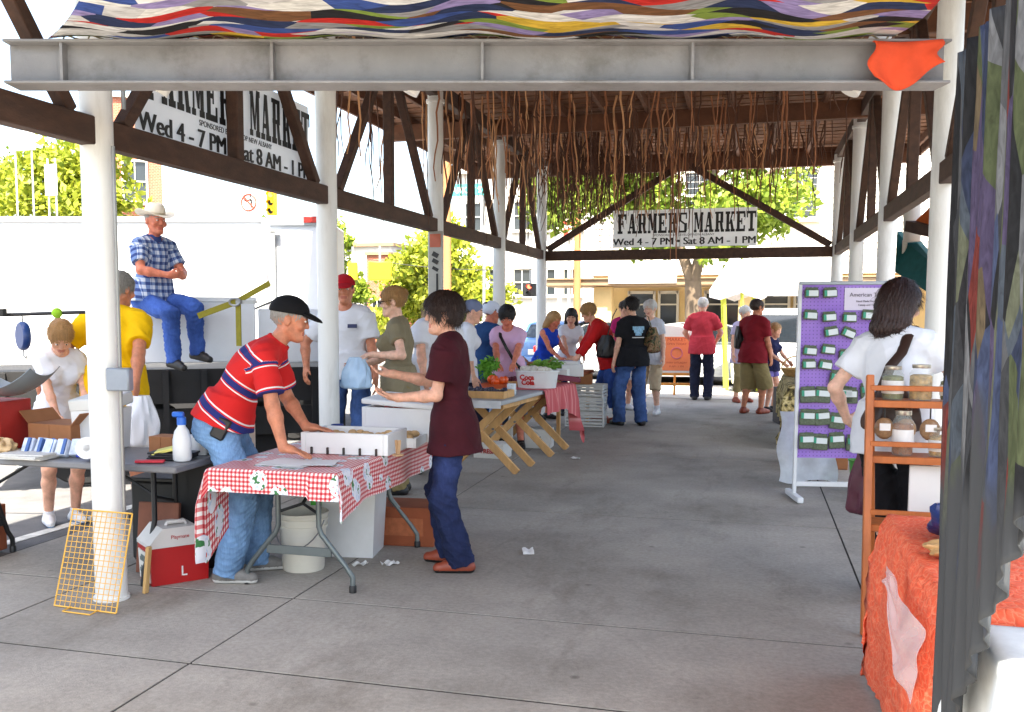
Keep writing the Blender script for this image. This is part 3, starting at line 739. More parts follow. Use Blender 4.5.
for X, sg in ((XL, -1), (XR, 1)):
    for i in range(len(PY)-1):
        y0, y1 = PY[i], PY[i+1]; yc = (y0+y1)/2
        beam((X, y0+.02, ZB), (X, y1-.02, ZB))
        beam((X, y0+.22, ZB+.07), (X, yc-.14, ZR-.26), .075, .075, 'brace'); beam((X, y1-.22, ZB+.07), (X, yc+.14, ZR-.26), .075, .075, 'brace')
        beam((X, yc, ZB+.07), (X, yc, ZR-.26), .085, .085, 'king_post')
    beam((X, 0.95, ZR-.17), (X, 16.6, ZR-.17), .10, .17, 'plate')
yb = 15.88; xc = (XL+XR)/2
beam((XL+.05, yb, ZB-.02), (XR-.05, yb, ZB-.02), .09, .16, 'beam'); beam((XL+.1, yb, ZB+.08), (xc-.08, yb, ZR-.28), .08, .10, 'brace'); beam((XR-.1, yb, ZB+.08), (xc+.08, yb, ZR-.28), .08, .10, 'brace')
for y in (16.5, 12.6, 9.0, 5.2): beam((-4.7, y, ZR-.17), (2.4, y, ZR-.17), .09, .21, 'cross_beam', wood2)
for i in range(14):
    x = -4.4+i*.52
    if abs(x-XL) < .1 or abs(x-XR) < .1: continue
    beam((x, 0.95, ZR-.03), (x, 16.7, ZR-.03), .05, .11, 'rafter', wood2)
m = MB()
for i in range(55):
    y = 1.08+i*.285
    m.box((-1.15, y, ZR+.045), (7.3, .22+.03*((i*37) % 5)/5, .03), rot=(0, 0, .002*((i*13) % 7-3)))
m.build('roof_boards', deckm, sh, smooth=0)
m = MB(); m.box((-1.15, 8.9, ZR+.085), (7.5, 16.0, .03)); m.build('roof_sheet', mat('roof_tin', S(90, 76, 66), .6, .3, 1.2, dirt=.3), sh, smooth=0)
for X in (-4.8, 2.5): beam((X, 0.95, ZR-.02), (X, 16.8, ZR-.02), .04, .18, 'fascia', wood2)
beam((-4.8, 16.82, ZR-.02), (2.5, 16.82, ZR-.02), .04, .22, 'fascia', wood2)
# thin steel conduit beside the nearest post
m = MB(); m.tube([(XL+.14, 4.52, 2.6), (XL+.14, 4.52, 3.9)], .012, 8); m.tube([(XL+.125, 4.44, .45), (XL+.125, 4.44, 2.4)], .010, 8)
m.build('conduit', mat('conduit_grey', S(140, 140, 138), .4, .1, metal=.6), sh)
m = MB(); m.box((XL+.15, 4.40, 1.20), (.14, .05, .12), bev=.008); m.build('junction_box', mat('galv_box', S(135, 142, 152), .45, .1, metal=.3), sh)
# grey girder added over the image's top strip: set from pixels, square to camera
gird = mat('girder_grey', S(140, 140, 142), .6, .16, 3.5, bump=.2, bscale=60, dirt=.5)
GW = 4.4; GC = Vector((0, 0, CAM_H))+(_fw+_up*((PPY-87)/CAM_F))*GW; GRZ = CAM_YAW; GC = Vector((GC.x, GC.y, GC.z))
def gpos(x, dz=0, dy=0): return GC+_rt*x+Vector((0, 0, dz))+Vector((-_rt.y, _rt.x, 0))*dy
gx0, gx1 = (12-PPX)/CAM_F*GW, (942-PPX)/CAM_F*GW; gl = gx1-gx0; gm = (gx0+gx1)/2
m = MB(); m.box((gm, 0, .095), (gl, .012, .166)); m.box((gm, 0, .184), (gl, .16, .012), bev=.003); m.box((gm, 0, .006), (gl, .16, .012), bev=.003)
for i in range(5): m.box((gx0+.25+i*.93, -.035, .095), (.012, .058, .166))
gobj = m.build('top_strip_girder', gird, sh, loc=GC, rot=(0, 0, GRZ), smooth=0)
for x0 in (-1.43, -.28, 1.75):  # struts added to match white diagonals in the image's top strip
    m = MB(); m.tube([(x0, .11, .0), (x0+.66, .11, 1.22)], .045, 14); m.build('top_strip_strut', whitep, sh, loc=GC, rot=(0, 0, GRZ))

# ---- hanging banners
ban = mat('banner_vinyl', S(236, 236, 236), .5, .05, 2, bump=.1, bscale=6, dirt=.08); _nt = ban.node_tree; _tr = nn(_nt, 'ShaderNodeBsdfTranslucent'); _tr.inputs['Color'].default_value = S(240, 240, 240); _mx = nn(_nt, 'ShaderNodeMixShader'); _mx.inputs[0].default_value = .5; _nt.links.new(_nt.nodes['Principled BSDF'].outputs[0], _mx.inputs[1]); _nt.links.new(_tr.outputs[0], _mx.inputs[2]); _nt.links.new(_mx.outputs[0], _nt.nodes['Material Output'].inputs['Surface'])
ink = mat('banner_ink', S(18, 16, 16), .5, .1)
inkg = mat('banner_ink_grey', S(70, 68, 66), .55, .1)
def banner(o, ux, w, h, label):
    b = empty('banner', o, 0, label, 'banner'); ux = Vector(ux).normalized(); uz = Vector((0, 0, 1)); nrm = ux.cross(uz)
    m = MB(); m.grid(lambda u, v: ux*(u*w)+uz*(v*h)+nrm*(.008*math.sin(u*9)*math.sin(v*3)-.004), 24, 6); m.build('sheet', ban, b, solid=.003)
    m = MB(); f = nrm*.012; lw = w*.93/(12.55*1.1+.55-.12) * .98
    slab(m, 'FARMERS MARKET', ux*(w*.035)+uz*(h*.37)+f, ux, uz, lw, h*.53); m.build('heading', ink, b, smooth=0)
    m = MB(); put_text(m, 'SPONSORED BY DEVELOP NEW ALBANY', ux*(w*.5)+uz*(h*.285)+f, ux, uz, h*.085, 0, sx=1.05); m.build('sponsor_line', inkg, b, smooth=0)
    m = MB()
    for q_ in range(4): put_text(m, 'Wed 4 - 7 PM \u2022 Sat 8 AM - 1 PM', ux*(w*.5+.0035*(q_-1.5))+uz*(h*.06)+f+nrm*.0004*q_, ux, uz, h*.265, 0, sx=1.0*w/h/3.55)
    m.build('hours_line', ink, b, smooth=0)
    return b
banner(Vector((XL-.07, 4.93, 2.55)), (0, 1, 0), 2.28, .60, 'white farmers market banner behind the braces of the left truss, nearest the camera')
banner(Vector((-2.13, 15.80, 2.57)), (1, 0, 0), 2.2, .58, 'white farmers market banner hung across the far end under the roof')
# narrow vertical sign on the third left post
b = empty('post_sign', (XL+.05, 10.08, 2.03), 0, 'tall narrow painted board on the third left white post', 'sign')
m = MB(); m.box((0, 0, 0), (.16, .02, .76), bev=.004); m.build('board', mat('sign_tan', S(170, 168, 160), .6, .1), b)
m = MB(); m.box((0, -.014, .28), (.12, .006, .14)); m.build('red_panel', mat('sign_rust', S(190, 100, 75), .6), b)
m = MB()
for k, (z, h_) in enumerate(((.13, .05), (.06, .045), (-.02, .035))): m.box((0, -.014, z), (.07, .006, h_), rot=(0, .5, 0))
m.box((.02, -.014, -.2), (.02, .006, .26)); m.build('lettering', ink, b)

# ---- patchwork canvas laced to the girder, added over the image's top strip
def patchwork(name, cols, sc, scl=(1, 1, 1), dist=1.0, base=None):
    if name in MATS: return MATS[name]
    m, nt, b = new_mat(name); u = nn(nt, 'ShaderNodeAttribute', attribute_name='pu').outputs['Fac']; v = nn(nt, 'ShaderNodeAttribute', attribute_name='pv').outputs['Fac']
    cb = nn(nt, 'ShaderNodeCombineXYZ'); nt.links.new(u, cb.inputs[0]); nt.links.new(v, cb.inputs[1]); mp = nn(nt, 'ShaderNodeMapping'); mp.inputs['Scale'].default_value = scl; nt.links.new(cb.outputs[0], mp.inputs['Vector'])
    n1 = nn(nt, 'ShaderNodeTexVoronoi', Scale=sc); nt.links.new(mp.outputs['Vector'], n1.inputs['Vector']); sx = nn(nt, 'ShaderNodeSeparateColor'); nt.links.new(n1.outputs['Color'], sx.inputs[0])
    r_ = ramp(nt, [(i/len(cols), c) for i, c in enumerate(cols)], 'CONSTANT'); nt.links.new(sx.outputs[0], r_.inputs['Fac']); n2 = nn(nt, 'ShaderNodeTexNoise', Scale=sc*3.0, Detail=5.0, Distortion=dist); nt.links.new(mp.outputs['Vector'], n2.inputs['Vector'])
    r2 = ramp(nt, [(.3, (.55, .55, .55, 1)), (.7, (1.1, 1.1, 1.1, 1))]); nt.links.new(n2.outputs['Fac'], r2.inputs['Fac']); mx = nn(nt, 'ShaderNodeMix', data_type='RGBA', blend_type='MULTIPLY'); mx.inputs['Factor'].default_value = 1; nt.links.new(r_.outputs['Color'], mx.inputs['A']); nt.links.new(r2.outputs['Color'], mx.inputs['B'])
    out = mx.outputs['Result']
    if base:
        n3 = nn(nt, 'ShaderNodeTexNoise', Scale=sc*.5, Detail=3.0); nt.links.new(mp.outputs['Vector'], n3.inputs['Vector']); a_ = math_n(nt, 'ADD', math_n(nt, 'MULTIPLY', n3.outputs['Fac'], .8), math_n(nt, 'MULTIPLY', v, base[1])); r3 = ramp(nt, [(.50, (0, 0, 0, 1)), (.62, (1, 1, 1, 1))]); nt.links.new(math_n(nt, 'ADD', a_, base[2]), r3.inputs['Fac'])
        m2 = nn(nt, 'ShaderNodeMix', data_type='RGBA'); nt.links.new(r3.outputs['Color'], m2.inputs['Factor']); nt.links.new(out, m2.inputs['A']); m2.inputs['B'].default_value = base[0]; out = m2.outputs['Result']
    nt.links.new(out, b.inputs['Base Color']); b.inputs['Roughness'].default_value = .85; b.inputs['Specular IOR Level'].default_value = .2; MATS[name] = m; return m
PW = [S(225, 226, 224), S(60, 84, 150), S(40, 40, 44), S(196, 50, 46), S(222, 224, 226), S(126, 150, 70), S(150, 138, 190), S(120, 84, 58), S(205, 206, 208), S(46, 58, 92), S(214, 180, 70), S(150, 152, 156)]
t = empty('top_strip_canvas', GC, GRZ, 'faded multicoloured patchwork canvas laced to the added grey girder, covering the image top strip', 'awning')
def awn(u, v):
    x = gx0+.18+.45*v+(gl-.42-.45*v)*u; sag = .05*math.sin(PI*v)*(1+.3*math.sin(u*23))
    return (Vector((x, -.02-.62*v, .205+.10*v-sag+.012*math.sin(u*40+3*v))), u*4.4, v*.7)
o = sheet('canvas', awn, 90, 14, patchwork('patchwork_canvas', PW, 2.6, (1.1, 6.5, 1)), t); md = o.modifiers.new('thick', 'SOLIDIFY'); md.thickness = .004
lace = []
for i in range(34): x = gx0+.25+i*(gl-.5)/33; lace += [(x-.02, .0, .196), (x, -.012, .222), (x+.02, -.045, .214)]
m = MB(); m.tube(lace, .004, 5)
m.build('lacing', mat('rope_tan', S(176, 156, 120), .8), t)
t = empty('top_strip_cloth', GC, GRZ, 'orange cloth tied over the added grey girder, covering the image top strip', 'cloth')  # added to match an orange patch in the image's top strip
o = sheet('cloth', lambda u, v: (Vector((gx1-.36+.30*u+.02*math.sin(v*7), -.088-.012*math.sin(u*14)*v-.02*v, .192-.17*v*(1+.35*math.sin(u*4.5)))) if v > .02 else Vector((gx1-.36+.30*u, .05, .194)), u, v), 18, 10, cloth('cloth_orange', S(226, 84, 52), .12), t); md = o.modifiers.new('thick', 'SOLIDIFY'); md.thickness = .004
# ================================================================== BACKGROUND
def leaf_mat(name, c1, c2):
    if name in MATS: return MATS[name]
    m, nt, b = new_mat(name); L = nt.links
    oi = nn(nt, 'ShaderNodeAttribute', attribute_name='tone'); rp = ramp(nt, [(0, c1), (1, c2)]); L.new(oi.outputs['Fac'], rp.inputs['Fac']); L.new(rp.outputs['Color'], b.inputs['Base Color'])
    b.inputs['Roughness'].default_value = .5; b.inputs['Specular IOR Level'].default_value = .3
    tr = nn(nt, 'ShaderNodeBsdfTranslucent'); L.new(rp.outputs['Color'], tr.inputs['Color']); mx = nn(nt, 'ShaderNodeMixShader'); mx.inputs[0].default_value = .35
    L.new(b.outputs[0], mx.inputs[1]); L.new(tr.outputs[0], mx.inputs[2]); L.new(mx.outputs[0], nt.nodes['Material Output'].inputs['Surface'])
    MATS[name] = m; return m
LEAF = leaf_mat('leaf_green', S(84, 108, 36), S(158, 176, 66)); LEAF2 = leaf_mat('leaf_yellow_green', S(100, 120, 36), S(182, 186, 66))
BARK = mat('bark', S(104, 88, 72), .9, .3, 3, bump=.7, bscale=30, stretch=(2, 2, .5))
def crown(name, parent, clumps, n, size, m_, seed):
    r = np.random.default_rng(seed); cl = np.array(clumps); vol = np.prod(cl[:, 3:6], 1)**.8; pick = r.choice(len(cl), n, p=vol/vol.sum())
    d = r.normal(size=(n, 3)); d /= np.linalg.norm(d, axis=1)[:, None]; rad = r.uniform(0, 1, n)**.38
    # sub-clumps: leaves gather on twig ends
    tw = r.integers(0, 26, n); rt_ = np.random.default_rng(seed+5); td = rt_.normal(size=(len(cl)*26, 3)); td /= np.linalg.norm(td, axis=1)[:, None]
    d2 = .55*d*rad[:, None]*.75+td[pick*26+tw]*(.35+.6*rt_.uniform(0, 1, len(cl)*26)[pick*26+tw])[:, None]
    c = cl[pick, :3]+d2*cl[pick, 3:6]
    a = r.normal(size=(n, 3)); a /= np.linalg.norm(a, axis=1)[:, None]; b_ = np.cross(a, r.normal(size=(n, 3))); b_ /= np.linalg.norm(b_, axis=1)[:, None]
    s_ = size*r.uniform(.45, 1.6, n)[:, None]
    V = np.stack([c-a*s_, c+b_*s_*.55, c+a*s_, c-b_*s_*.55], 1).reshape(-1, 3)
    me = bpy.data.meshes.new(name); me.vertices.add(4*n); me.vertices.foreach_set('co', V.astype(np.float32).ravel()); me.loops.add(4*n); me.loops.foreach_set('vertex_index', np.arange(4*n, dtype=np.int32))
    me.polygons.add(n); me.polygons.foreach_set('loop_start', np.arange(0, 4*n, 4, dtype=np.int32)); me.materials.append(m_); me.update(calc_edges=True)
    t = me.attributes.new('tone', 'FLOAT', 'POINT'); t.data.foreach_set('value', np.repeat(r.uniform(0, 1, n), 4).astype(np.float32))
    o = bpy.data.objects.new(name, me); COL.objects.link(o); o.parent = parent; return o
def tree(loc, label, clumps, n, size, m_, trunk, seed, group=None):
    t = empty('tree', loc, 0, label, 'tree', group); m = MB()
    for pts, r0, r1 in trunk:
        k = len(pts); m.tube(pts, [r0+(r1-r0)*i/(k-1) for i in range(k)], 10)
    m.build('trunk', BARK, t); crown('crown', t, clumps, n, size, m_, seed); return t
def blobs(seed, n, c, spread, r0, r1):
    r = random.Random(seed); o = []
    for _ in range(n):
        q = r.uniform(r0, r1); o.append((c[0]+r.uniform(-1, 1)*spread[0], c[1]+r.uniform(-1, 1)*spread[1], c[2]+r.uniform(-1, 1)*spread[2], q, q, q*.8))
    return o
# main tree behind the far end
p = at(692, 330, 24.5)
tree((p.x, 24.5, 0), 'street tree with forked trunk and full crown behind the far banner', blobs(3, 20, (-.9, 0, 5.3), (2.5, 1.6, 1.9), .8, 1.3)+[(.7, -.6, 3.3, .8, .7, .75), (-.9, -.4, 3.5, .6, .6, .6), (1.3, -.5, 4.2, .8, .7, .7)], 34000, .085, LEAF,
     [([(0, 0, 0), (.05, 0, 1.2), (.0, 0, 2.3)], .26, .2), ([(0, 0, 2.2), (-.35, 0, 3.2), (-1.1, .2, 4.8), (-1.6, .3, 6.2)], .15, .05), ([(0, 0, 2.2), (.25, 0, 3.4), (.5, .2, 5.4)], .16, .05), ([(.2, 0, 3.2), (1.2, -.2, 4.4), (2.0, -.2, 5)], .1, .03)], 11)
p = at(40, 300, 24); tree((p.x, 24, 0), 'broad yellow green tree behind the white box truck at far left', blobs(5, 20, (-.4, 0, 4.3), (2.9, 1.3, 1.7), .9, 1.4), 17000, .10, LEAF2, [([(0, 0, 0), (0, 0, 2.2), (.2, 0, 4)], .22, .08)], 12)
p = at(425, 300, 30); tree((p.x, 30, 0), 'round yellow green tree beside the brown utility pole', blobs(6, 14, (0, 0, 2.8), (1.3, 1, 1.2), .7, 1.0)+blobs(26, 5, (-.6, 0, 1.4), (1, .8, .4), .5, .7), 9000, .10, LEAF2, [([(0, 0, 0), (0, 0, 2), (.1, 0, 3)], .16, .07)], 13)
p = at(470, 300, 33); tree((p.x, 33, 0), 'small green tree right of the brown utility pole', blobs(7, 9, (0, 0, 2.4), (1.0, .8, 1.3), .6, .9), 5000, .10, LEAF2, [([(0, 0, 0), (0, 0, 2)], .14, .08)], 14)
p = at(212, 300, 40); tree((p.x, 40, 0), 'distant small tree beyond the seated cowboy', blobs(8, 7, (0, 0, 4.3), (1.4, .8, .8), .6, .9), 2600, .12, LEAF, [([(0, 0, 0), (0, 0, 4)], .14, .08)], 15)
p = at(300, 300, 44); tree((p.x, 44, 0), 'distant tree behind the no left turn sign', blobs(9, 10, (0, 0, 4.6), (2.6, .8, 1.1), .7, 1.0), 3600, .13, LEAF, [([(0, 0, 0), (0, 0, 4)], .16, .08)], 16)
p = at(343, 300, 38); tree((p.x, 38, 0), 'thin tree glimpsed between second post and yellow signals', blobs(10, 7, (0, 0, 3.6), (.7, .6, 1.5), .5, .7), 2400, .11, LEAF, [([(0, 0, 0), (0, 0, 3)], .12, .06)], 17)

wallw = mat('wall_white', S(226, 224, 218), .8, .05, 1.2, bump=.1, bscale=40, dirt=.12); cream = mat('wall_cream', S(214, 186, 134), .8, .08, 1.5, dirt=.12); trimb = mat('canopy_brown', S(150, 126, 100), .7, .12, 2, dirt=.15)
glz = mat('shop_glass', S(46, 52, 58), .08, .3, .7, spec=.6); frame = mat('frame_pale', S(200, 196, 186), .5, .06, 4)
def brick_mat(name, c1, c2, sc=4.0):
    m, nt, b = new_mat(name); tc = nn(nt, 'ShaderNodeTexCoord'); br = nn(nt, 'ShaderNodeTexBrick', Scale=sc); br.inputs['Color1'].default_value = c1; br.inputs['Color2'].default_value = c2; br.inputs['Mortar'].default_value = S(190, 170, 150); br.inputs['Mortar Size'].default_value = .012
    mp = nn(nt, 'ShaderNodeMapping'); mp.inputs['Rotation'].default_value = (R(90), 0, 0); nt.links.new(tc.outputs['Object'], mp.inputs['Vector']); nt.links.new(mp.outputs['Vector'], br.inputs['Vector']); nt.links.new(br.outputs['Color'], b.inputs['Base Color']); b.inputs['Roughness'].default_value = .9; MATS[name] = m; return m
BRICK = brick_mat('red_brick', S(176, 100, 74), S(158, 86, 64))
def window(parent, c, w, h, nx=2, nz=2, name='window'):
    """sash window in a wall facing -Y: frame with bars, pane and sill as sub-parts"""
    m = MB(); x, y, z = c
    m.box((x-w/2, y-.03, z), (.08, .10, h+.08)); m.box((x+w/2, y-.03, z), (.08, .10, h+.08)); m.box((x, y-.03, z+h/2), (w-.08, .10, .08)); m.box((x, y-.03, z-h/2), (w-.08, .10, .08))
    for i in range(1, nx): m.box((x-w/2+w*i/nx, y-.04, z), (.04, .05, h-.08))
    for i in range(1, nz): m.box((x, y-.043, z-h/2+h*i/nz), (w-.08, .05, .05))
    f = m.build(name, frame, parent, smooth=0); m = MB(); m.box((x, y-.008, z), (w-.06, .012, h-.06)); m.build('pane', glz, f, smooth=0); m = MB(); m.box((x, y-.09, z-h/2-.08), (w+.2, .2, .07)); m.build('sill', frame, f, smooth=0)
# storefront building across the street, Y = 32.4
YB = 32.4; b = empty('storefront_building', (0, YB, 0), 0, 'two storey storefront with white upper floor, cream pillars and brown canopy', 'building')
xl, xr = at(588, 300, YB).x, 15.0; zc = at(640, 262, YB).z
m = MB(); m.box(((xl+xr)/2, 4.3, 5.7), (xr-xl, 8, 5.9)); 
for i in range(27): m.box(((xl+xr)/2, .29, 2.9+i*.2), (xr-xl-.02, .03, .012))
m.build('upper_wall', wallw, b, smooth=0)
m = MB(); m.box(((xl+xr)/2, 4.6, 1.75), (xr-xl-.1, 7.4, 3.5)); m.build('lower_wall', cream, b, smooth=0)
m = MB(); m.box(((xl+xr)/2-.5, -.9, 2.45), (xr-xl+1.2, 2.6, .20), bev=.02); m.box(((xl+xr)/2-.5, -.9, 2.57), (xr-xl+1.3, 2.7, .04)); m.build('canopy', trimb, b, smooth=0)
for px, w_ in ((604, .55), (748, .55), (829, .4), (760, .18)):
    x = at(px, 300, YB-1.6).x; m = MB(); m.box((x, -1.6, 1.17), (w_, w_, 2.34), bev=.02); m.box((x, -1.6, .12), (w_+.1, w_+.1, .24)); m.build('pillar', cream, b, smooth=0)
for (a, c) in ((626, 652), (657, 676), (704, 742), (764, 790), (796, 826)):
    x0, x1 = at(a, 300, YB).x, at(c, 300, YB).x; m = MB(); w_ = x1-x0
    m.box((x0, .84, 1.3), (.08, .12, 1.9)); m.box((x1, .84, 1.3), (.08, .12, 1.9)); m.box(((x0+x1)/2, .84, 2.2), (w_, .12, .1)); m.box(((x0+x1)/2, .84, .4), (w_, .12, .12)); m.box(((x0+x1)/2, .84, 1.8), (w_, .08, .05)); f = m.build('shop_window', frame, b, smooth=0)
    m = MB(); m.box(((x0+x1)/2, .87, 1.3), (w_-.05, .03, 1.8)); m.build('pane', glz, f, smooth=0)
for px in (802, 700, 640): window(b, (at(px, 190, YB+.3).x, .3, at(802, 192, YB).z), .95, 1.55, 2, 2)
# shop sign on the canopy edge
sg_ = empty('shop_sign', (at(642, 268, YB-2.35).x, YB-2.24, at(642, 274, YB-2.35).z), 0, 'long white shop sign with pale blue letters on the brown canopy', 'sign')
m = MB(); m.box((0, 0, .05), (2.05, .08, .66), bev=.01); m.build('board', mat('sign_white', S(232, 232, 230), .5, .03), sg_)
m = MB(); put_text(m, 'BOOKS', (-.42, -.045, -.06), (1, 0, 0), (0, 0, 1), .34, .006); m.build('lettering', mat('sign_blue', S(176, 200, 226), .5, .05), sg_)
# second white panel under the canopy right of the cream pillar
w2 = empty('white_awning', (at(790, 300, 29.2).x, 29.2, 0), 0, 'plain white hanging awning panel right of the cream pillar', 'awning')
z0, z1 = at(790, 296, 29.2).z, at(790, 252, 29.2).z; m = MB(); m.grid(lambda u, v: Vector((-1.15+2.3*u, -.5+.55*v+.01*math.sin(u*30), z0+(z1-z0)*v)), 24, 4); m.build('canvas', mat('awning_white', S(230, 230, 230), .8, .03), w2, solid=.01)
m = MB(); m.tube([(-1.15, -.5, z0), (-1.15, .9, z0+.1)], .02, 6); m.tube([(1.15, -.5, z0), (1.15, .9, z0+.1)], .02, 6); m.build('bracket', frame, w2)
# white corner building in the gap, with red vertical sign
YC = 44; b2 = empty('corner_building', (0, YC, 0), 0, 'pale white building with small windows behind the traffic light', 'building')
x0, x1 = at(455, 300, YC).x, at(592, 300, YC).x
m = MB(); m.box(((x0+x1)/2, 4, 4), (x1-x0, 8, 8)); m.build('wall', wallw, b2, smooth=0); m = MB(); m.box(((x0+x1)/2, -.08, 8.0), (x1-x0+.4, .4, .3)); m.build('cornice', frame, b2, smooth=0)
for i in range(5): window(b2, (x0+.9+i*(x1-x0-1.8)/4, 0, 2.9), .8, 1.2); window(b2, (x0+.9+i*(x1-x0-1.8)/4, 0, 5.9), .8, 1.3)
vs_ = empty('vertical_sign', (at(568, 200, 36).x, 36, 0), 0, 'red vertical blade sign seen through the dangling vines', 'sign')
z0, z1 = at(568, 240, 36).z, at(568, 172, 36).z; m = MB(); m.box((0, 0, (z0+z1)/2), (.40, .18, z1-z0), bev=.02); m.build('board', mat('sign_cream', S(226, 210, 196), .6, .05), vs_)
rd = mat('sign_red', S(196, 66, 48), .5, .1); m = MB()
for k, ch in enumerate('STOCK'): put_text(m, ch, (0, -.1, z1-.43-(z1-z0)*k/5.05), (1, 0, 0), (0, 0, 1), .50, .02); m.box((0, -.088, z0+.06), (.4, .02, .03)) if k == 0 else None
m.build('lettering', rd, vs_)
m = MB(); m.tube([(.05, .06, 0), (.05, .06, z1+.2)], .06, 8); m.build('pole', frame, vs_)
# brick building and long white wall at far left
YD = 34; b3 = empty('brick_building', (at(134, 150, YD).x, YD, 0), R(36), 'red brick building end rising behind the first left post', 'building'); x0, x1 = -1.02, 1.02; zt = at(135, 98, YD).z
m = MB(); m.box(((x0+x1)/2, 3, zt/2), (x1-x0, 6, zt)); m.build('wall', BRICK, b3, smooth=0); m = MB(); m.box(((x0+x1)/2, 3, zt+.08), (x1-x0+.2, 6.2, .16)); m.build('parapet', frame, b3, smooth=0)
window(b3, ((x0+x1)/2, 0, zt-3.2), .9, 1.6)
YE = 46; b4 = empty('low_white_building', (0, YE, 0), 0, 'low whitewashed building beyond the street left of centre', 'building'); x0, x1 = at(300, 300, YE).x, at(392, 300, YE).x
m = MB(); m.box(((x0+x1)/2, 3, 2.4), (x1-x0, 6, 4.8)); m.build('wall', wallw, b4, smooth=0); m = MB(); m.box(((x0+x1)/2, 3, 4.88), (x1-x0+.3, 6.3, .16)); m.build('roof', trimb, b4, smooth=0)
for i in range(3): window(b4, (x0+.9+i*1.5, 0, 2.4), .8, 1.2)
YF = 40; b5 = empty('brick_shop', (0, YF, 0), 0, 'orange brick shop front half hidden by the yellow signals', 'building'); x0, x1 = at(367, 300, YF).x, at(388, 300, YF).x; zt = at(375, 255, YF).z
m = MB(); m.box(((x0+x1)/2, 2, zt/2), (x1-x0, 4, zt)); m.build('wall', BRICK, b5, smooth=0); m = MB(); m.box(((x0+x1)/2, 2, zt+.06), (x1-x0+.15, 4.15, .12)); m.build('parapet', trimb, b5, smooth=0); window(b5, ((x0+x1)/2, 0, 1.6), .5, 1.0)

# poles, signals, street sign
pole_b = mat('pole_wood', S(176, 118, 76), .8, .2, 3, bump=.4, bscale=30, stretch=(2, 2, .3))
for (px, Y, r_, lb, zt) in ((447, 22, .11, 'brown wooden utility pole behind the third left post', 7.5), (577, 30, .12, 'brown wooden utility pole below the red vertical sign', 7.5)):
    t = empty('utility_pole', (at(px, 300, Y).x, Y, 0), 0, lb, 'utility pole'); m = MB(); m.tube([(0, 0, 0), (0, 0, zt)], [r_, r_*.75], 12); m.build('pole', pole_b, t)
    m = MB(); m.box((0, 0, zt-.4), (1.9, .09, .11)); m.build('crossarm', pole_b, t); m = MB()
    for x in (-.85, -.4, .4, .85): m.lathe([(.03, 0), (.05, .05), (.03, .1)], (x, 0, zt-.34), 8)
    m.build('insulator', frame, t)
yel = mat('signal_yellow', S(236, 190, 30), .5, .06); blk = mat('black_plastic', S(24, 24, 25), .5, .1); steel = mat('galvanised', S(150, 152, 154), .4, .1, metal=.5)
def emis(name, col, st):
    m, nt, b = new_mat(name); b.inputs['Base Color'].default_value = col; b.inputs['Emission Color'].default_value = col; b.inputs['Emission Strength'].default_value = st; MATS[name] = m; return m
def signal(px, py, Y, w, h, label, body, lit=None, back=False):
    c = at(px, py, Y); t = empty('traffic_light', c, 0, label, 'traffic light'); m = MB(); m.box((0, 0, 0), (w, .2, h), bev=.02); m.build('housing', body, t)
    n = 3 if h > w*1.3 else 2
    for k in range(n):
        z = h/2-h*(k+.5)/n; m = MB(); m.lathe([(min(w, h/n)*.34, 0), (min(w, h/n)*.30, .03)], (0, -.10, z), 14, M=Matrix.Rotation(R(90), 3, 'X')); m.build('lens', lit if (lit and k == (1 if n == 2 and False else 0)) else blk, t)
        m = MB(); rr = min(w, h/n)*.38
        m.grid(lambda u, v: Vector((rr*math.cos(R(-10)+R(200)*u), -.10-.16*v, z+rr*math.sin(R(-10)+R(200)*u))), 10, 1); m.build('visor', body, t, solid=.008)
    m = MB(); m.tube([(0, .05, h/2), (0, .05, h/2+.35)], .03, 6); m.build('hanger', steel, t)
    return t
for q_ in (signal(353, 271, 21, .22, .40, 'narrow yellow traffic signal head left of the square one', yel), signal(380, 271, 21, .52, .42, 'square yellow signal head above the woman in sunglasses', yel)): q_.rotation_euler = (0, 0, PI+.35)
signal(530, 290, 24, .34, .32, 'dark traffic signal head showing red near the far corner', blk, emis('lamp_red', (1, .06, .03, 1), 3.0))
signal(272, 203, 30, .30, .80, 'distant signal head glowing amber by the no left turn sign', yel, emis('lamp_amber', (1, .25, .04, 1), 2.0))
m = MB(); a_, b_ = at(300, 246, 21.2), at(560, 268, 24.4)
t = empty('signal_wire', (0, 0, 0), 0, 'thin span wire carrying the traffic signals across the street', 'wire'); m.tube([a_+(b_-a_)*i/10-Vector((0, 0, .25*math.sin(PI*i/10))) for i in range(11)], .010, 5); m.build('cable', blk, t)
c = at(249, 203, 30); t = empty('no_turn_sign', c, 0, 'white sign with red ring and no left turn arrow above the truck', 'sign'); m = MB(); m.box((0, 0, 0), (.76, .02, .80), bev=.005); m.build('plate', mat('sign_white', S(232, 232, 230)), t)
m = MB(); m.tube([(.27*math.cos(2*PI*i/24), -.02, .02+.27*math.sin(2*PI*i/24)) for i in range(25)], .028, 6, caps=False); m.bar((-.19, -.024, .21), (.19, -.024, -.17), .02, .05, up=(1, 0, 1)); m.build('ring', rd, t)
m = MB(); m.bar((.10, -.014, -.16), (.10, -.014, .1), .05, .006, up=(0, 1, 0)); m.bar((.12, -.0145, .1), (-.08, -.0145, .1), .05, .006, up=(0, 1, 0)); m.prism([(-.08, .02), (-.08, .18), (-.2, .1)], (0, -.012, 0), (1, 0, 0), (0, 0, 1), .004); m.build('arrow', ink, t)
m = MB(); m.tube([(0, .03, -c.z), (0, .03, .5)], .04, 8); m.build('pole', steel, t)
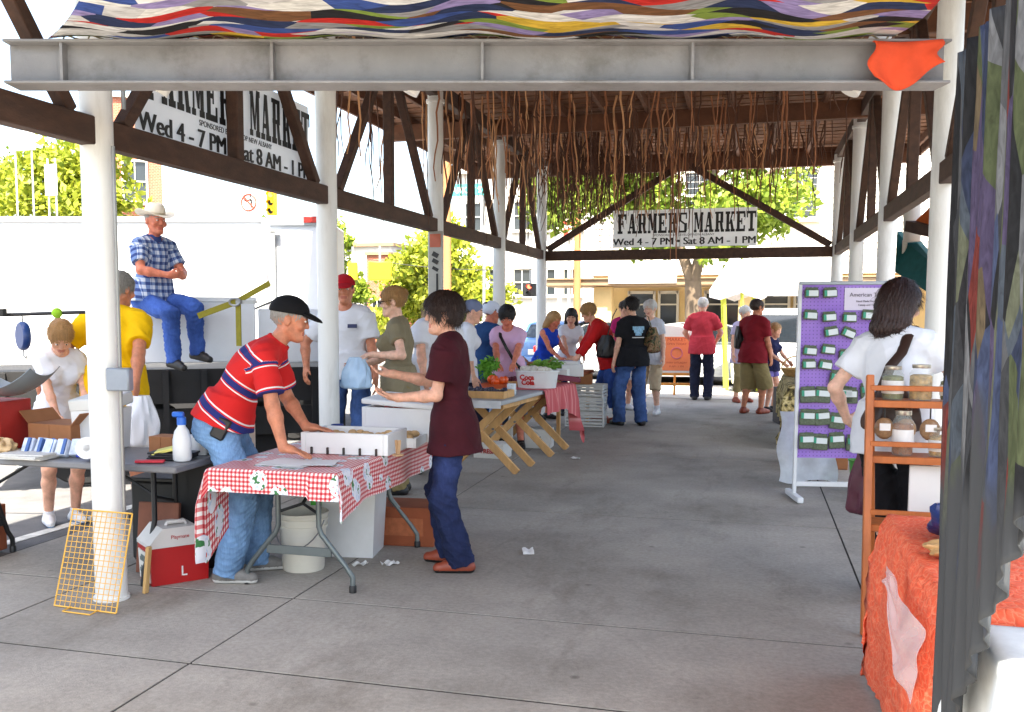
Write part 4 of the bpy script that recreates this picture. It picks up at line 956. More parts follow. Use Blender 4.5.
c = at(466, 190, 26); t = empty('street_sign', c, 0, 'teal street name sign lettered MARKET ST behind the left truss', 'sign'); m = MB(); m.box((0, 0, 0), (1.15, .02, .32), bev=.004); m.build('plate', mat('sign_teal', S(70, 190, 190), .5, .05), t)
m = MB(); put_text(m, 'MARKET ST', (0, -.013, -.08), (1, 0, 0), (0, 0, 1), .22, .003); m.build('lettering', mat('sign_white', S(232, 232, 230)), t); m = MB(); m.tube([(.5, .04, -c.z), (.5, .04, .4)], .045, 8); m.build('pole', steel, t)
# two small white signs on the far left, in front of the tree
for (px, py, w_, h_, lb, tx) in ((22, 141, .62, .38, 'wide white sign on two legs above the left tree', 'ALE'), (51, 180, .28, .62, 'tall narrow white sign in front of the left tree', None)):
    c = at(px, py, 17); t = empty('street_sign', c, 0, lb, 'sign'); m = MB(); m.box((0, 0, 0), (w_, .03, h_), bev=.005); m.build('plate', mat('sign_white', S(232, 232, 230)), t); m = MB()
    for s_ in (-1, 1): m.tube([(s_*w_*.32, .03, -c.z), (s_*w_*.32, .03, h_*.7)], .018, 6)
    m.build('leg', frame, t)
    if tx: m = MB(); put_text(m, tx, (0, -.017, -.06), (1, 0, 0), (0, 0, 1), .17); m.build('lettering', mat('sign_grey', S(190, 195, 200)), t)

# ---- vehicles
def car(loc, rz, paint, label, L=4.5, Wd=1.75, Hh=1.45, suv=False):
    """lofted body from a side profile; windows, wheels, lights as parts"""
    t = empty('parked_car', loc, rz, label, 'car'); hl = L/2
    if suv: low = [(-hl, .55), (-hl, .95), (-hl+.15, 1.02), (hl-1.25, 1.02), (hl-.2, .9), (hl, .72), (hl, .42)]; roof = [(-hl+.05, 1.0), (-hl+.32, Hh-.06), (-hl+.7, Hh), (.35, Hh), (.65, Hh-.06), (hl-1.2, 1.03)]
    else: low = [(-hl, .5), (-hl+.04, .86), (-hl+.25, .93), (hl-1.3, .92), (hl-.25, .78), (hl, .6), (hl, .38)]; roof = [(-hl+.55, .92), (-hl+1.15, Hh-.07), (-hl+1.7, Hh), (.25, Hh-.01), (.55, Hh-.07), (hl-1.35, .93)]
    bot = [(hl-.1, .26), (-hl+.1, .26)]
    def section(poly, ws, m, mi=0):
        n = len(poly); rows = []
        for k, (f, w_) in enumerate(ws):
            cx_ = sum(p[0] for p in poly)/n; cz_ = sum(p[1] for p in poly)/n
            rows.append([Vector((cx_+(p[0]-cx_)*f, w_, cz_+(p[1]-cz_)*f)) for p in poly])
        vs = [v for r_ in rows for v in r_]; fs = [(k*n+i, k*n+(i+1) % n, (k+1)*n+(i+1) % n, (k+1)*n+i) for k in range(len(ws)-1) for i in range(n)]
        fs += [tuple(range(n)), tuple((len(ws)-1)*n+i for i in range(n-1, -1, -1))]; m.add(vs, fs, mi)
    m = MB(); h = Wd/2; section(low+bot, [(.93, -h), (.985, -h+.05), (1, -h+.18), (1, h-.18), (.985, h-.05), (.93, h)], m)
    section(roof, [(.86, -h+.22), (.96, -h+.15), (1, -h+.26), (1, h-.26), (.96, h-.15), (.86, h-.22)], m); body = m.build('body', paint, t, smooth=50)
    gl = mat('car_glass', S(30, 36, 42), .06, .1, spec=.7)
    rc = (sum(p[0] for p in roof)/len(roof), sum(p[1] for p in roof)/len(roof))
    for s_ in (-1, 1):
        m = MB(); q = [(rc[0]+(p[0]-rc[0])*.86, rc[1]+(p[1]-rc[1])*.74+.01) for p in roof]; m.prism(q, (0, s_*(h-.165)-(.006 if s_ < 0 else -.006), 0), (1, 0, 0), (0, 0, 1), .012*(1 if s_ < 0 else -1)); m.build('side_window', gl, t, smooth=0)
    for (p0, p1, nm) in ((roof[0], roof[1], 'rear_window'), (roof[-2], roof[-1], 'windscreen')):
        a = Vector((p0[0], 0, p0[1])); c_ = Vector((p1[0], 0, p1[1])); d = (c_-a); n_ = Vector((d.z, 0, -d.x)).normalized(); n_ = n_ if n_.z > 0 else -n_
        m = MB(); m.bar(a+d*.12+n_*.006, c_-d*.1+n_*.006, Wd-.5, .012, up=n_); m.build(nm, gl, t, smooth=0)
    for x in (-hl+.85, hl-.85):
        for s_ in (-1, 1):
            m = MB(); Mr = Matrix.Rotation(R(90), 3, 'X'); m.lathe([(.2, -.10), (.31, -.10), (.325, -.07), (.325, .07), (.31, .10), (.2, .10)], (x, s_*(h-.06), .325), 24, M=Mr); w_ = m.build('wheel', mat('tyre', S(30, 30, 32), .85, .1), t)
            m = MB(); m.lathe([(.05, -.106), (.2, -.09), (.21, 0), (.2, .09), (.05, .106)], (x, s_*(h-.055), .325), 20, M=Mr); m.build('rim', mat('alloy', S(170, 172, 175), .3, .1, metal=.8), w_)
    for s_ in (-1, 1):
        m = MB(); m.box((-hl+.02, s_*(h-.25), .78 if not suv else .9), (.06, .28, .14 if not suv else .3), bev=.02); m.build('tail_light', mat('tail_red', S(190, 30, 28), .2), t)
        m = MB(); m.box((hl-.06, s_*(h-.3), .66), (.12, .34, .13), bev=.03); m.build('headlight', mat('head_glass', S(200, 205, 210), .1), t)
        m = MB(); m.box((.55, s_*(h+.06), .98), (.12, .16, .11), bev=.03); m.build('mirror', paint, t)
    m = MB(); m.box((-hl-.012, 0, .62), (.02, .45, .14)); m.build('number_plate', mat('plate_white', S(215, 215, 210)), t)
    for x in (-hl, hl): m = MB(); m.box((x*.992, 0, .42), (.16, Wd*.92, .16), bev=.05); m.build('bumper', paint, t)
    return t
silver = mat('paint_silver', S(184, 190, 196), .3, .04, coat=.6, metal=.3); whitec = mat('paint_white', S(226, 226, 224), .3, .03, coat=.6); bluec = mat('paint_blue', S(70, 110, 160), .3, .05, coat=.6)
car((at(705, 395, 22.2).x, 22.2, -.1), R(4), silver, 'silver car parked behind the man in the red polo shirt', 4.5, 1.75, 1.42)
car((at(798, 390, 21.6).x, 21.6, -.1), R(78), whitec, 'white sport utility car behind the purple display board', 4.6, 1.85, 1.72, True)
car((at(566, 350, 27).x, 27, -.1), R(80), bluec, 'pale blue car in the street behind the dark haired woman', 4.4, 1.7, 1.42)
car((at(628, 400, 23.6).x, 23.6, -.1), R(6), mat('paint_grey', S(150, 156, 160), .3, .04, coat=.6), 'grey car parked left of the orange notice easel', 4.4, 1.7, 1.42)

# white box truck facing us along the yard, second box, flatbed with white side boards
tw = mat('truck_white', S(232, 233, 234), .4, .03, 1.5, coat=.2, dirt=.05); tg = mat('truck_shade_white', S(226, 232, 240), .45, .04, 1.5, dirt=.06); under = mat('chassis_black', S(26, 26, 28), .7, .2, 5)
bd = Vector((.9616, .2746, 0)); nd_ = Vector((.2746, -.9616, 0))       # along the yard, and towards the camera
def frame_obj(name, o, label, cat): t = empty(name, o, math.atan2(bd.y, bd.x), label, cat); return t      # local x = right, -y = toward camera
c = at(267, 300, 11.6); zt = at(267, 217, 11.6).z
t = frame_obj('box_truck', (c.x, c.y, 0), 'big white box truck body filling the far left of the yard', 'truck')
m = MB(); m.box((-3.4, 1.2, (zt+1.0)/2), (6.8, 2.4, zt-1.0), bev=.03); m.build('cargo_box', tw, t, smooth=0)
m = MB(); 
for x in (-6.78, -.02): m.box((x, -.01, (zt+1)/2), (.06, .05, zt-1.05))
m.box((-3.4, -.01, 1.03), (6.7, .05, .09)); m.box((-3.4, -.01, zt-.03), (6.7, .05, .07)); m.build('edge_rail', mat('rail_alu', S(205, 208, 212), .35, .06, metal=.6), t, smooth=0)
m = MB(); m.box((-3.4, 1.2, .82), (6.6, 1.0, .26)); m.box((-6, .5, .6), (.9, .5, .4)); m.build('chassis', under, t)
for x in (-1.4, -5.6):
    m = MB(); m.lathe([(.25, -.14), (.46, -.14), (.48, -.1), (.48, .1), (.46, .14), (.25, .14)], (x, .2, .47), 24, M=Matrix.Rotation(R(90), 3, 'X')); w_ = m.build('wheel', mat('tyre', S(30, 30, 32)), t); m = MB(); m.lathe([(.06, -.12), (.26, -.1), (.26, .1), (.06, .12)], (x, .19, .47), 18, M=Matrix.Rotation(R(90), 3, 'X')); m.build('rim', steel, w_)
m = MB(); m.box((-7.7, 1.2, 1.5), (1.7, 2.2, 2.0), bev=.15); m.build('cab', tw, t); m = MB(); m.box((-7.7, .085, 1.9), (1.0, .03, .6), bev=.01); m.build('cab_window', mat('car_glass', S(30, 36, 42)), t)
c = at(270, 300, 10.7); zt2 = at(290, 216, 10.7).z; zb2 = 1.0; wr_ = (at(324, 300, 10.9)-c).length
t = frame_obj('utility_trailer', (c.x, c.y, 0), 'smaller pale grey trailer box behind the black capped man', 'trailer')
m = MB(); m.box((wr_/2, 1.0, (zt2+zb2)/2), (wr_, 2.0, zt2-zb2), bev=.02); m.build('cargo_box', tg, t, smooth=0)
m = MB(); m.box((wr_/2, -.012, zt2-.05), (wr_, .03, .11)); m.build('top_rail', mat('rail_grey', S(150, 156, 162), .4, .08, metal=.5), t, smooth=0)
m = MB(); m.box((wr_-.14, -.035, zt2-.04), (.16, .03, .07), bev=.008); m.build('marker_light', mat('tail_red', S(190, 30, 28)), t)
m = MB(); m.box((.06, -.05, 2.0), (.05, .05, 1.0)); m.box((.03, -.05, 2.5), (.22, .05, .04)); m.tube([(.06, -.05, 1.7), (-.35, -.12, 1.52)], .03, 6); m.build('door_post', steel, t)
m = MB(); m.box((wr_/2, 1.0, .85), (wr_-.1, 1.2, .2)); m.build('chassis', under, t)
for x in (.45, wr_-.4):
    m = MB(); m.lathe([(.2, -.1), (.36, -.1), (.38, -.07), (.38, .07), (.36, .1), (.2, .1)], (x, .2, .37), 20, M=Matrix.Rotation(R(90), 3, 'X')); m.build('wheel', mat('tyre', S(30, 30, 32)), t)
# low flatbed
c = at(-40, 300, 6.75); e = at(345, 300, 8.55); fl_ = (e-c).length; dxy = (e-c).normalized()
t = empty('flatbed_trailer', (c.x, c.y, 0), math.atan2(dxy.y, dxy.x), 'flatbed trailer with white side boards and black skirt along the slab', 'trailer')
xs0 = (at(128, 300, 7.4)-c).length*.985
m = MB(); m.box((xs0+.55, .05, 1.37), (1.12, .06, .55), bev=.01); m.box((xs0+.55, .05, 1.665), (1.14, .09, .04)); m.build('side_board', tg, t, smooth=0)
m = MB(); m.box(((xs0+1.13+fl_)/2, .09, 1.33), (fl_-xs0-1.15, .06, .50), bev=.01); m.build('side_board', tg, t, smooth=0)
m = MB(); m.box((xs0/2-.02, .06, 1.30), (xs0-.1, .06, .42), bev=.01); m.build('side_board', tw, t, smooth=0)
m = MB(); m.box((fl_/2, 1.0, .98), (fl_, 2.0, .12)); 
for i in range(9): m.box((.3+i*(fl_-.6)/8, -.02, .78), (.05, .05, .5))
m.box((fl_/2, .02, .84), (fl_, .03, .22)); m.box((fl_/2, .06, .55), (fl_, .03, .26)); m.build('skirt', under, t, smooth=0)
m = MB(); m.bar((xs0+.62, -.005, 1.62), (xs0+.62, -.005, 1.30), .05, .02, up=(0, 1, 0)); m.build('latch', steel, t)
for x in (.9, fl_-.9, fl_-1.8):
    m = MB(); m.lathe([(.2, -.1), (.36, -.1), (.38, -.07), (.38, .07), (.36, .1), (.2, .1)], (x, .3, .38), 22, M=Matrix.Rotation(R(90), 3, 'X')); m.build('wheel', mat('tyre', S(30, 30, 32)), t)
FLAT = (c, dxy, fl_, xs0)
# olive strap rigging beside the cowboy
t = empty('ratchet_strap', at(198, 316, 7.25), 0, 'olive green strap stretched to a corner ring beside the cowboy', 'strap'); o = at(198, 316, 7.25); st = mat('strap_olive', S(140, 132, 40), .8, .12, 20); m = MB()
pa, pb, pc, pd = [at(*q)-o for q in ((198, 316, 7.25), (236, 302, 7.35), (270, 283, 7.45), (239, 346, 7.35))]
m.bar(pa, pb, .012, .05, up=(0, 0, 1)); m.bar(pb, pc, .012, .045, up=(0, 0, 1)); m.bar(pb+Vector((.02, 0, 0)), pd, .045, .012, up=(0, 1, 0)); m.build('webbing', st, t)
m = MB(); m.tube([pb+Vector((.05*math.cos(a), -.02, .03*math.sin(a))) for a in [2*PI*i/14 for i in range(15)]], .010, 6); m.bar(pb, pb+Vector((.18, .02, .0)), .02, .03); m.build('buckle', steel, t)
# hanging scale on a black arm, with green ball
o = at(0, 316, 5.6); t = empty('hanging_scale', o, 0, 'blue dial scale hung from a black arm with lime green ball', 'scale'); m = MB(); pe = at(86, 312, 5.75)-o; m.tube([Vector((-.5, -.05, -.01)), pe], .013, 8); m.tube([Vector((.02, 0, 0)), Vector((.02, 0, .05))], .03, 8); 
base = Vector((-.5, -.05, 0)); m.tube([base, base+Vector((0, 0, -o.z+.01))], .016, 8); m.lathe([(.18, 0), (.17, .03), (.02, .04)], base+Vector((0, 0, -o.z-.1)), 16); m.build('arm', blk, t)
m = MB(); q = at(57, 313, 5.70)-o; m.ell(q, (.036, .036, .036), 16, 10); m.build('ball', mat('tennis_green', S(150, 200, 50), .9, .1, 40, bump=.3, bscale=200), t)
q = at(23, 336, 5.62)-o; m = MB(); m.lathe([(.01, -.026), (.088, -.026), (.098, -.014), (.098, .014), (.088, .026), (.01, .026)], q, 28, M=Matrix.Rotation(R(58), 3, 'Z') @ Matrix.Rotation(R(90), 3, 'Y')); d_ = m.build('dial', mat('scale_blue', S(30, 62, 120), .35, .08), t)
m = MB(); m.tube([q+Vector((0, 0, .095)), q+Vector((0, 0, .135))], .006, 6); m.tube([q+Vector((0, 0, -.095)), q+Vector((0, 0, -.14)), q+Vector((.02, 0, -.155)), q+Vector((.02, 0, -.135))], .006, 6); m.build('hook', steel, t)
# right side: teal awning, orange gable and neighbouring stall posts seen past the right truss
t = empty('teal_awning', (0, 0, 0), 0, 'dark teal canvas awning tilted beyond the right posts', 'awning'); q = [at(*v) for v in ((897, 232, 13.2), (905, 241, 13.2), (915, 240, 13.2), (940, 270, 12.2), (940, 300, 12.0), (895, 272, 13.0))]
m = MB(); m.add([v for v in q]+[v+Vector((.12, .5, .05)) for v in q], [tuple(range(6)), tuple(range(11, 5, -1))]+[(i, (i+1) % 6, 6+(i+1) % 6, 6+i) for i in range(6)]); m.build('canvas', cloth('canvas_teal', S(28, 84, 84), .15), t, smooth=0)
m = MB(); m.tube([at(912, 196, 13.0), at(912, 242, 13.0)], .10, 10); m.tube([at(905, 240, 13.1), Vector((at(905, 240, 13.1).x, 13.1, 0))], .03, 8); m.tube([at(938, 290, 12.1), Vector((at(938, 290, 12.1).x, 12.1, 0))], .03, 8); m.build('frame_pole', frame, t)
t = empty('orange_canopy', (0, 0, 0), 0, 'orange peaked canopy corner beside the nearest right post', 'canopy'); q = [at(*v) for v in ((912, 224, 12.4), (942, 196, 11.8), (942, 226, 11.6))]; m = MB()
m.add(q+[v+Vector((.4, .8, 0)) for v in q], [(0, 1, 2), (5, 4, 3), (0, 3, 4, 1), (1, 4, 5, 2), (2, 5, 3, 0)]); m.build('canvas', cloth('canvas_orange', S(216, 106, 50), .15), t, smooth=0)
m = MB(); m.bar(at(910, 226, 12.3), at(945, 234, 11.6), .12, .12); m.tube([at(938, 230, 11.7), Vector((at(938, 230, 11.7).x, 11.7, 0))], .035, 8); m.build('canopy_frame', wood, t)
# ================================================================== VINES
vine_m = mat('dry_vine', S(158, 102, 68), .85, .35, 9, bump=.4, bscale=60, stretch=(3, 3, .6)); vine_d = mat('dark_vine', S(88, 56, 40), .85, .35, 9, bump=.4, bscale=60)
vine_l = mat('pale_vine', S(204, 150, 106), .8, .25, 9, bump=.4, bscale=60, stretch=(3, 3, .6)); vr = random.Random(21); vmeshes = []
def vine_mesh(L, wav, r_, seed):
    q = random.Random(seed); m = MB(); pts = []; x = y = 0; k = 9
    dx, dy = q.uniform(-wav, wav), q.uniform(-wav, wav)
    for i in range(k): pts.append((x, y, -L*i/(k-1))); x += q.uniform(-1, 1)*wav*.55+dx*.25; y += q.uniform(-1, 1)*wav*.5+dy*.2
    m.tube(pts, [r_*(1-.55*i/(k-1)) for i in range(k)], 5)
    if q.random() < .55:
        i = q.randrange(3, 7); p = Vector(pts[i]); d = Vector((q.uniform(-.16, .16), q.uniform(-.1, .1), -q.uniform(.15, .4))); m.tube([p, p+d*.5+Vector((.02, 0, 0)), p+d], [r_*.6, r_*.5, r_*.25], 4)
    return m
protos = []
for k in range(14):
    L = (.55, .7, .8, .9, 1.0, 1.1, 1.25, 1.4, .62, .75, .95, 1.15, 1.6, 1.85)[k]
    m = vine_mesh(L, .022+.022*(k % 3), .0078+.0028*(k % 3), 100+k); protos.append(m.build('dangling_vine', (vine_m, vine_l, vine_d, vine_m, vine_d)[k % 5])); 
vused = set()
def hang(x, y, k, z=4.03):
    o = protos[k]
    if k in vused: o = o.copy(); COL.objects.link(o)
    vused.add(k); o.location = (x, y, z); o.rotation_euler = (vr.uniform(-.06, .06), vr.uniform(-.06, .06), vr.uniform(0, 6.28))
    tag(o, 'bare dry brown vine stem dangling from the shelter roof', 'vine', 'dry vines dangling from the roof boards')
for i in range(120):                     # spread over the far bays
    y = 15.6-7.0*vr.random()**1.3; hang(vr.uniform(-2.8, 1.0), y, vr.choice((1, 2, 3, 4, 5, 9, 10)))
for i in range(70):                      # longest over the middle of the far half
    hang(vr.gauss(-2.0, .6), vr.uniform(9.5, 15.0), vr.choice((5, 6, 7, 11, 12)))
for i in range(20): hang(vr.gauss(-1.05, .22), vr.uniform(12.5, 15.2), vr.choice((7, 11, 12, 12, 13)))
for i in range(44):                      # along the left truss
    hang(vr.uniform(-3.75, -2.9), vr.uniform(6.6, 14.5), vr.choice((4, 5, 6, 7, 11, 12)), 3.98)
for k, o in enumerate(protos):
    if k not in vused: bpy.data.objects.remove(o)
# thick matted clump
m = MB(); q = random.Random(5)
for i in range(200):
    x = q.gauss(-2.35, .40); y = q.uniform(12.6, 15.2); z = 4.05-abs(q.gauss(0, .30)); L = q.uniform(.4, 1.2); pts = []; 
    for j in range(5): pts.append((x, y, max(z-L*j/4, 2.75))); x += q.uniform(-.07, .07); y += q.uniform(-.05, .05)
    m.tube(pts, [.008, .008, .007, .005, .003], 4)
for i in range(110):
    x = q.uniform(-3.0, .9); y = q.uniform(13.5, 15.6); L = q.uniform(.25, .6); m.tube([(x, y, 4.05), (x+q.uniform(-.05, .05), y, 4.05-L*.5), (x+q.uniform(-.12, .12), y, 4.05-L)], [.008, .007, .003], 4)
tag(m.build('vine_thatch', vine_d), 'dense mat of dead brown vines hanging under the far roof', 'vines', None, 'stuff')

# ================================================================== LEFT STALLS
def tablecloth(name, x0, x1, y0, y1, z, dl, dr, df, db, m_, nu=60, nv=80, wave=.018, wl=9, seed=1, extra=None, loc=(0, 0, 0), rz=0):
    r_ = random.Random(seed); ph = [r_.uniform(0, 6) for _ in range(6)]
    def fn(u, v):
        a = -dl+(x1-x0+dl+dr)*u; b = -df+(y1-y0+df+db)*v; w_, h_ = x1-x0, y1-y0
        ex = min(a, 0)+max(a-w_, 0); ey = min(b, 0)+max(b-h_, 0); x = min(max(a, 0), w_); y = min(max(b, 0), h_)
        dn = math.hypot(ex, ey)
        if extra: dn *= extra(a, b)
        s1 = math.sin(b*wl+ph[0])+.5*math.sin(b*wl*2.3+ph[1]); s2 = math.sin(a*wl+ph[2])+.5*math.sin(a*wl*2.1+ph[3]); k = min(1, dn/.2)
        fx = (1 if ex > 0 else -1 if ex < 0 else 0); fy = (1 if ey > 0 else -1 if ey < 0 else 0)
        x += fx*(.008+wave*k*(1.1+s1)+.12*dn*abs(ey)/(abs(ex)+abs(ey)+1e-6)); y += fy*(.008+wave*k*(1.1+s2)+.12*dn*abs(ex)/(abs(ex)+abs(ey)+1e-6))
        zz = z+.004-dn+(.0015*math.sin(a*13+ph[4])*math.sin(b*11+ph[5]) if dn < 1e-6 else 0)
        return (Vector((x0+x, y0+y, max(zz, .004))), a, b)
    o = sheet(name, fn, nu, nv, m_); o.location = loc; o.rotation_euler = (0, 0, rz); return o
def gingham():
    def bld(nt, v, u):
        def st(c): return math_n(nt, 'LESS_THAN', math_n(nt, 'FRACT', math_n(nt, 'MULTIPLY', c, 42.0)), .5)
        s_ = math_n(nt, 'MULTIPLY', math_n(nt, 'ADD', st(u), st(v)), .5); rp = ramp(nt, [(0, S(236, 230, 226)), (.4, S(214, 122, 122)), (.9, S(184, 34, 48))], 'CONSTANT'); nt.links.new(s_, rp.inputs['Fac'])
        cb = nn(nt, 'ShaderNodeCombineXYZ'); nt.links.new(u, cb.inputs[0]); nt.links.new(v, cb.inputs[1])
        vo = nn(nt, 'ShaderNodeTexVoronoi', Scale=7.5); nt.links.new(cb.outputs[0], vo.inputs['Vector'])
        r1 = ramp(nt, [(0, (1, 1, 1, 1)), (.40, (0, 0, 0, 1))], 'CONSTANT'); nt.links.new(vo.outputs['Distance'], r1.inputs['Fac'])
        nz = nn(nt, 'ShaderNodeTexNoise', Scale=26.0, Detail=2.0); nt.links.new(cb.outputs[0], nz.inputs['Vector'])
        r2 = ramp(nt, [(0, S(60, 120, 70)), (.40, S(226, 226, 232)), (.56, S(190, 205, 226)), (.62, S(226, 224, 222)), (.66, S(200, 50, 44)), (.72, S(206, 170, 90))], 'CONSTANT'); nt.links.new(nz.outputs['Fac'], r2.inputs['Fac'])
        mx = nn(nt, 'ShaderNodeMix', data_type='RGBA'); nt.links.new(r1.outputs['Color'], mx.inputs['Factor']); nt.links.new(rp.outputs['Color'], mx.inputs['A']); nt.links.new(r2.outputs['Color'], mx.inputs['B']); return mx.outputs['Result']
    m = pattern_mat('gingham_oilcloth', bld); m.node_tree.nodes['Principled BSDF'].inputs['Roughness'].default_value = .42; return m
grey_leg = mat('table_leg_grey', S(104, 112, 112), .4, .1, 6, metal=.5); tabletop_w = mat('tabletop_plastic', S(196, 194, 188), .55, .06)
def folding_table(loc, rz, w, l, z, label, top_m, leg_m, splay=.2):
    """long side along local y"""
    t = empty('folding_table', loc, rz, label, 'table'); m = MB(); m.box((0, 0, z-.022), (w, l, .04), bev=.015); m.build('tabletop', top_m, t)
    for sy in (-1, 1):
        y = sy*(l/2-.28)
        for sx in (-1, 1):
            m = MB(); xi = sx*w*.17; xo = sx*(w*.17+splay); m.tube([(xi, y, z-.045), (xi, y, z*.50), (xi+sx*.015, y, z*.44), (xo-sx*.04, y, z*.2), (xo, y, z*.12), (xo, y, .012)], .0155, 10); lg = m.build('leg', leg_m, t); m = MB(); m.lathe([(.021, 0), (.021, .035), (.017, .04)], (xo, y, 0), 10); m.build('foot_cap', blk_p, lg)
        m = MB(); m.box((0, y, z*.30), (w*.34+splay*.75, .012, .05), bev=.004); m.build('crossbar', leg_m, t)
        m = MB(); m.tube([(0, y-sy*.42, z-.05), (0, y-sy*.06, z*.66)], .010, 8); m.tube([(-w*.17, y, z*.60), (0, y-sy*.06, z*.66), (w*.17, y, z*.60)], .009, 8); m.build('brace', blk_p, t)
    return t
blk_p = mat('black_plastic', S(24, 24, 25), .5, .1)
TZ = .715; TX0, TX1, TY0, TY1 = -2.78, -2.03, 4.62, 6.36
folding_table(((TX0+TX1)/2, (TY0+TY1)/2, 0), 0, .73, 1.66, TZ, 'folding table under the red gingham oilcloth', tabletop_w, grey_leg)
tc_ = tablecloth('tablecloth', TX0, TX1, TY0, TY1, TZ, .26, .20, .125, .2, gingham(), 90, 130, .012, 8, 3, lambda a, b: 1+(1.05*max(0, 1-abs(b-.02)/.42) if a < 0 else 0)+(.25*max(0, 1-abs(b)/.3) if a > .6 else 0))
tag(tc_, 'red and white gingham oilcloth with fruit prints on the front table', 'tablecloth')
foam = mat('foam_white', S(228, 228, 226), .7, .03, 6, bump=.1, bscale=200); card = mat('cardboard', S(158, 104, 66), .85, .12, 5, bump=.1, bscale=80, dirt=.15); cardd = mat('carton_brown', S(150, 78, 46), .8, .15, 5, dirt=.2)
whitep2 = mat('white_plastic', S(224, 226, 226), .4, .04, 4, dirt=.08)
def tray(mb, c, d, th, rz=0):
    """open box: floor and four walls"""
    x, y, z = c; w, l, h = d; M = Matrix.Rotation(rz, 3, 'Z'); 
    for (q, e) in (((0, 0, th/2), (w-2*th, l-2*th, th)), ((-w/2+th/2, 0, h/2), (th, l, h)), ((w/2-th/2, 0, h/2), (th, l, h)), ((0, -l/2+th/2, h/2), (w-2*th, th, h)), ((0, l/2-th/2, h/2), (w-2*th, th, h))):
        mb.box(Vector(c)+M @ Vector(q), e, rot=(0, 0, rz), bev=.003)
# foam tray with peg row
t = empty('foam_tray', (-2.26, 5.42, TZ+.007), R(2), 'long white foam box with dark pegs along its base', 'box'); m = MB(); tray(m, (0, 0, 0), (.54, .36, .125), .03); m.build('tray', foam, t)
for i in range(5): m = MB(); m.box((-.2+i*.1, -.187, .02), (.011, .018, .042), bev=.003); m.build('peg', mat('peg_dark', S(54, 44, 40)), t)
m = MB(); 
for i in range(26): rr = random.Random(i); m.ell((rr.uniform(-.21, .21), rr.uniform(-.12, .12), .07+rr.uniform(0, .03)), (.03, .026, .02), 8, 6)
m.build('baked_goods', mat('pastry', S(196, 160, 112), .8, .25, 30, bump=.3, bscale=90), t)
# standing wooden clothes pegs / tongs
pegw = mat('peg_wood', S(190, 152, 112), .7, .15, 12)
for k, (px, py) in enumerate(((376, 452), (392, 448), (404, 444), (416, 440), (398, 456))):
    p = onz(px, py, TZ+.01); o = MB(); h = .10-.008*(k % 3); o.bar((0, -.006, 0), (.008, -.006, h), .016, .007, up=(0, 1, 0)); o.bar((0, .006, 0), (-.006, .008, h), .016, .007, up=(0, 1, 0)); o.box((0, 0, .006), (.05, .05, .012), bev=.003); ob = o.build('wooden_peg', pegw, loc=p, rot=(0, 0, k))
    tag(ob, 'upright wooden peg on a small base at the right edge of the gingham table', 'peg', 'wooden pegs on the gingham table')
# papers
t = MB(); r_ = random.Random(4)
for i in range(4): t.box((r_.uniform(-.08, .08), r_.uniform(-.03, .03), .0015+.0022*i), (.28, .2, .0012), rot=(0, 0, r_.uniform(-.5, .5)))
tag(t.build('paper_sheet', mat('paper', S(226, 226, 224), .8, .04, 8), loc=(-2.36, 4.86, TZ+.007), smooth=0), 'loose white paper sheets spread under the leaning man\'s hands', 'papers')
# large white box with loose lid behind
t = empty('white_box', (-2.13, 6.08, TZ+.007), R(-8), 'deep white foam box with red produce showing under its loose lid', 'box'); m = MB(); tray(m, (0, 0, 0), (.56, .34, .21), .025); m.build('box_body', foam, t)
m = MB(); m.box((0.01, .0, .245), (.58, .36, .035), rot=(.06, .05, .02), bev=.008); m.build('lid', foam, t); m = MB()
for i in range(16): rr = random.Random(i+50); m.ell((rr.uniform(-.2, .2), rr.uniform(-.14, .14), .19), (.034, .034, .032), 10, 8)
m.build('tomatoes', mat('tomato', S(206, 44, 30), .3, .15, 12), t)
t = MB(); t.lathe([(.033, 0), (.04, .11), (.038, .11), (.031, .005)], (0, 0, 0), 18); tag(t.build('paper_cup', mat('cup_blue', S(36, 58, 130), .5, .15, 10), loc=(-2.53, 5.78, TZ+.007)), 'dark blue cup between the two white foam boxes', 'cup')
t = empty('white_basket', (-2.05, 5.74, TZ+.007), R(5), 'low white basket of bread rolls near the boy\'s table edge', 'basket'); m = MB(); tray(m, (0, 0, 0), (.2, .28, .06), .012); m.build('basket_body', foam, t); m = MB()
for i in range(12): rr = random.Random(i+80); m.ell((rr.uniform(-.07, .07), rr.uniform(-.11, .11), .06), (.035, .028, .022), 8, 6)
m.build('rolls', mat('pastry', S(196, 160, 112)), t)
# bucket, bin, cardboard under the table
t = empty('plastic_bucket', (-2.57, 5.34, 0), 0, 'ribbed white plastic bucket under the gingham table', 'bucket'); m = MB(); m.lathe([(.122, 0), (.126, .01), (.140, .26), (.150, .262), (.150, .275), (.142, .277), (.143, .295), (.152, .297), (.152, .315), (.146, .32), (.155, .34), (.155, .352), (.147, .352), (.143, .30), (.122, .012)], n=32); m.build('pail', mat('bucket_white', S(214, 210, 196), .45, .05, 3, dirt=.12), t)
m = MB(); m.tube([(.152*math.cos(a), -.03-.152*math.sin(a)*.2-.10*math.sin(a), .31-.16*math.sin(a)) for a in [PI*i/14 for i in range(15)]], .004, 6); m.build('handle', mat('wire_grey', S(130, 130, 130), .4, metal=.6), t)
t = empty('white_bin', (-2.50, 5.80, 0), R(8), 'square white plastic bin with green sticker beside the bucket', 'bin'); m = MB(); 
def taper(mb, w, d, h, k, th=.0, mi=0, r=.03):
    mb.box((0, 0, 0), (1, 1, 1)); vs = mb.v[-8:]; del mb.v[-8:]
    for v in vs: q = k if v[2] < 0 else 1; mb.v.append((v[0]*w*q, v[1]*d*q, (v[2]+.5)*h))
